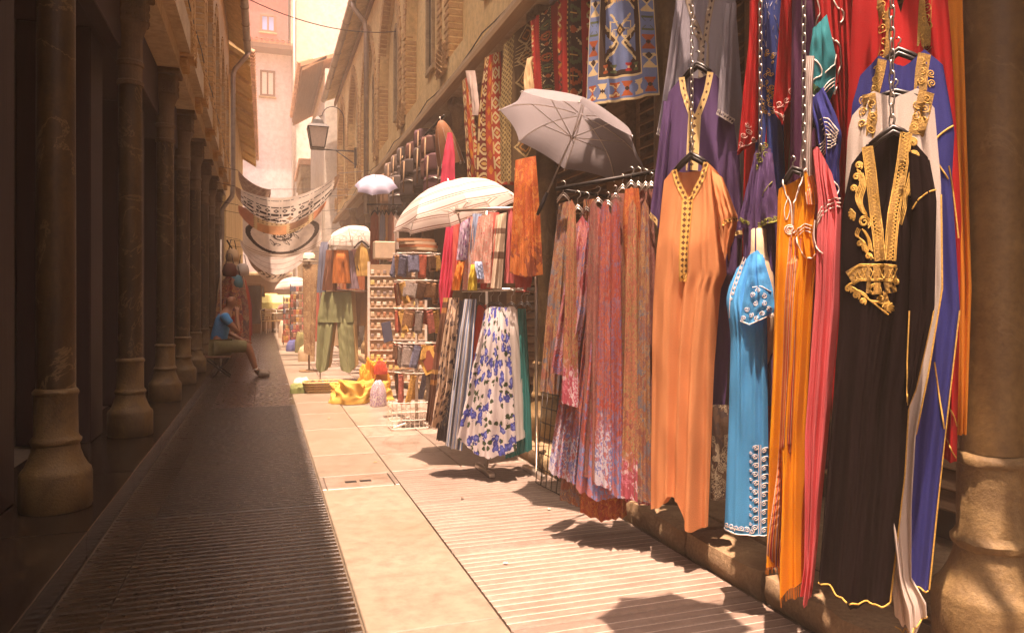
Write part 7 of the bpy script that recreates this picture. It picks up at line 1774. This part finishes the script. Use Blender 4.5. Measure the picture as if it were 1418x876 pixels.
cage([(0, 0, .44), (.02, 0, .62), (.07, 0, .80), (.115, 0, .93), (.10, -.18, .90), (.20, -.195, .785), (.10, .18, .90), (.11, .21, .78)], [(0, 1), (1, 2), (2, 3), (3, 4), (4, 5), (3, 6), (6, 7)], [(.168, .14), (.155, .128), (.178, .13), (.10, .08), .070, .064, .070, .064], 'shirt', shirt_)
cage([(0, 0, .47), (.03, -.10, .45), (.24, -.115, .46), (.44, -.12, .455), (.03, .10, .45), (.24, .115, .46), (.44, .12, .455)], [(0, 1), (1, 2), (2, 3), (0, 4), (4, 5), (5, 6)], [(.165, .135), .118, .10, .088, .118, .10, .088], 'shorts', short_)
for s in (-1, 1):
    cage([(.53, s*.12, .055), (.62, s*.12, .045), (.74, s*.12, .035), (.545, s*.12, .10)], [(0, 1), (1, 2), (0, 3)], [.050, .050, .040, .046], 'shoe', shoe_)
    cage([(.545, s*.12, .09), (.528, s*.12, .145)], [(0, 1)], [.044, .046], 'sock', paint('sock_white', (.66, .58, .50), .9))
sto = empty('stool', (MX-.02, MY, 0), 'low dark folding stool under the seated person', 'stool')
MB().box((MX-.20, MY-.20, .30), (MX+.20, MY+.20, .33), .008).build('seat', m_frame, sto)
for s in (-1, 1):
    MB().tube([(MX-.17, MY+s*.17, .30), (MX+.18, MY+s*.17, .01 if True else 0)], .012, 6).build('leg', m_iron, sto); MB().tube([(MX+.17, MY+s*.15, .30), (MX-.06, MY+s*.15, .01)], .012, 6).build('leg', m_iron, sto)

# ---------------- cables along the two facades
def sag_cable(p0, p1, n=7, sag=.05, r=.006):
    P0, P1 = Vector(p0), Vector(p1); pts = []
    for i in range(n):
        a, b = P0.lerp(P1, i/n), P0.lerp(P1, (i+1)/n)
        for k in range(6): t = k/6; q = a.lerp(b, t); q.z -= sag*4*t*(1-t); pts.append(q)
    pts.append(P1); return MB().tube(pts, r, 5)
o = sag_cable((1.78, -3, 3.42), (1.78, 19.8, 3.44), 10, .06).build('cable', m_iron, smooth=True, origin=(1.78, 8, 3.4)); tag(o, 'black cable sagging along the wall above the stall ledge', 'cable')
o = sag_cable((-.69, -2.5, 4.02), (-.69, 17, 4.05), 10, .05).build('cable', m_iron, smooth=True, origin=(-.69, 8, 4.0)); tag(o, 'thin black cable running along the shaded arcade facade', 'cable')
o = MB().tube([Vector((-.70, 9.2, 4.9)).lerp(Vector((1.79, 10.6, 5.0)), t/16)-Vector((0, 0, .22*4*(t/16)*(1-t/16))) for t in range(17)], .006, 5).build('cable', m_iron, smooth=True, origin=(.5, 9.9, 4.8)); tag(o, 'black cable strung across the lane between both buildings', 'cable')
# scraps on the paving
rs_ = random.Random(77)
for k, (u, v, w) in enumerate([(562, 578, .06), (640, 690, .02), (520, 640, .025), (700, 780, .02), (590, 560, .03), (455, 580, .03), (760, 705, .02), (330, 700, .02)]):
    p = atZ(u, v, .004); a = rs_.uniform(0, 3); m = MB(); n = 5
    for i in range(n):
        for j in range(n): x, y = (i/4-.5)*w, (j/4-.5)*w*.7; m.v.append((p.x+x*math.cos(a)-y*math.sin(a), p.y+x*math.sin(a)+y*math.cos(a), .005+.006*abs(math.sin(i*1.7+j+k)))); 
    m.f = [(i*n+j, i*n+j+1, (i+1)*n+j+1, (i+1)*n+j) for i in range(n-1) for j in range(n-1)]
    o = m.build('paper_scrap', paint('scrap_%d' % (k % 3), ((.6, .5, .4), (.12, .08, .05), (.4, .25, .12))[k % 3], .9), origin=p); tag(o, ('pale', 'dark', 'brown')[k % 3]+' little paper scrap lying on the paving', 'litter', 'scraps on the paving')

# ================================================================== AIR
hz = MB().box((-40, -32, -1.1), (44, 72, 18.2))
hm = bpy.data.materials.new('haze'); hm.use_nodes = True; hnt = hm.node_tree; hnt.nodes.clear()
ho = hnt.nodes.new('ShaderNodeOutputMaterial'); pv = hnt.nodes.new('ShaderNodeVolumePrincipled')
pv.inputs['Color'].default_value = (1, .84, .70, 1); pv.inputs['Density'].default_value = 0.0062; pv.inputs['Anisotropy'].default_value = -.05
hnt.links.new(pv.outputs[0], ho.inputs['Volume'])
hz.build('haze', hm, kind='stuff')
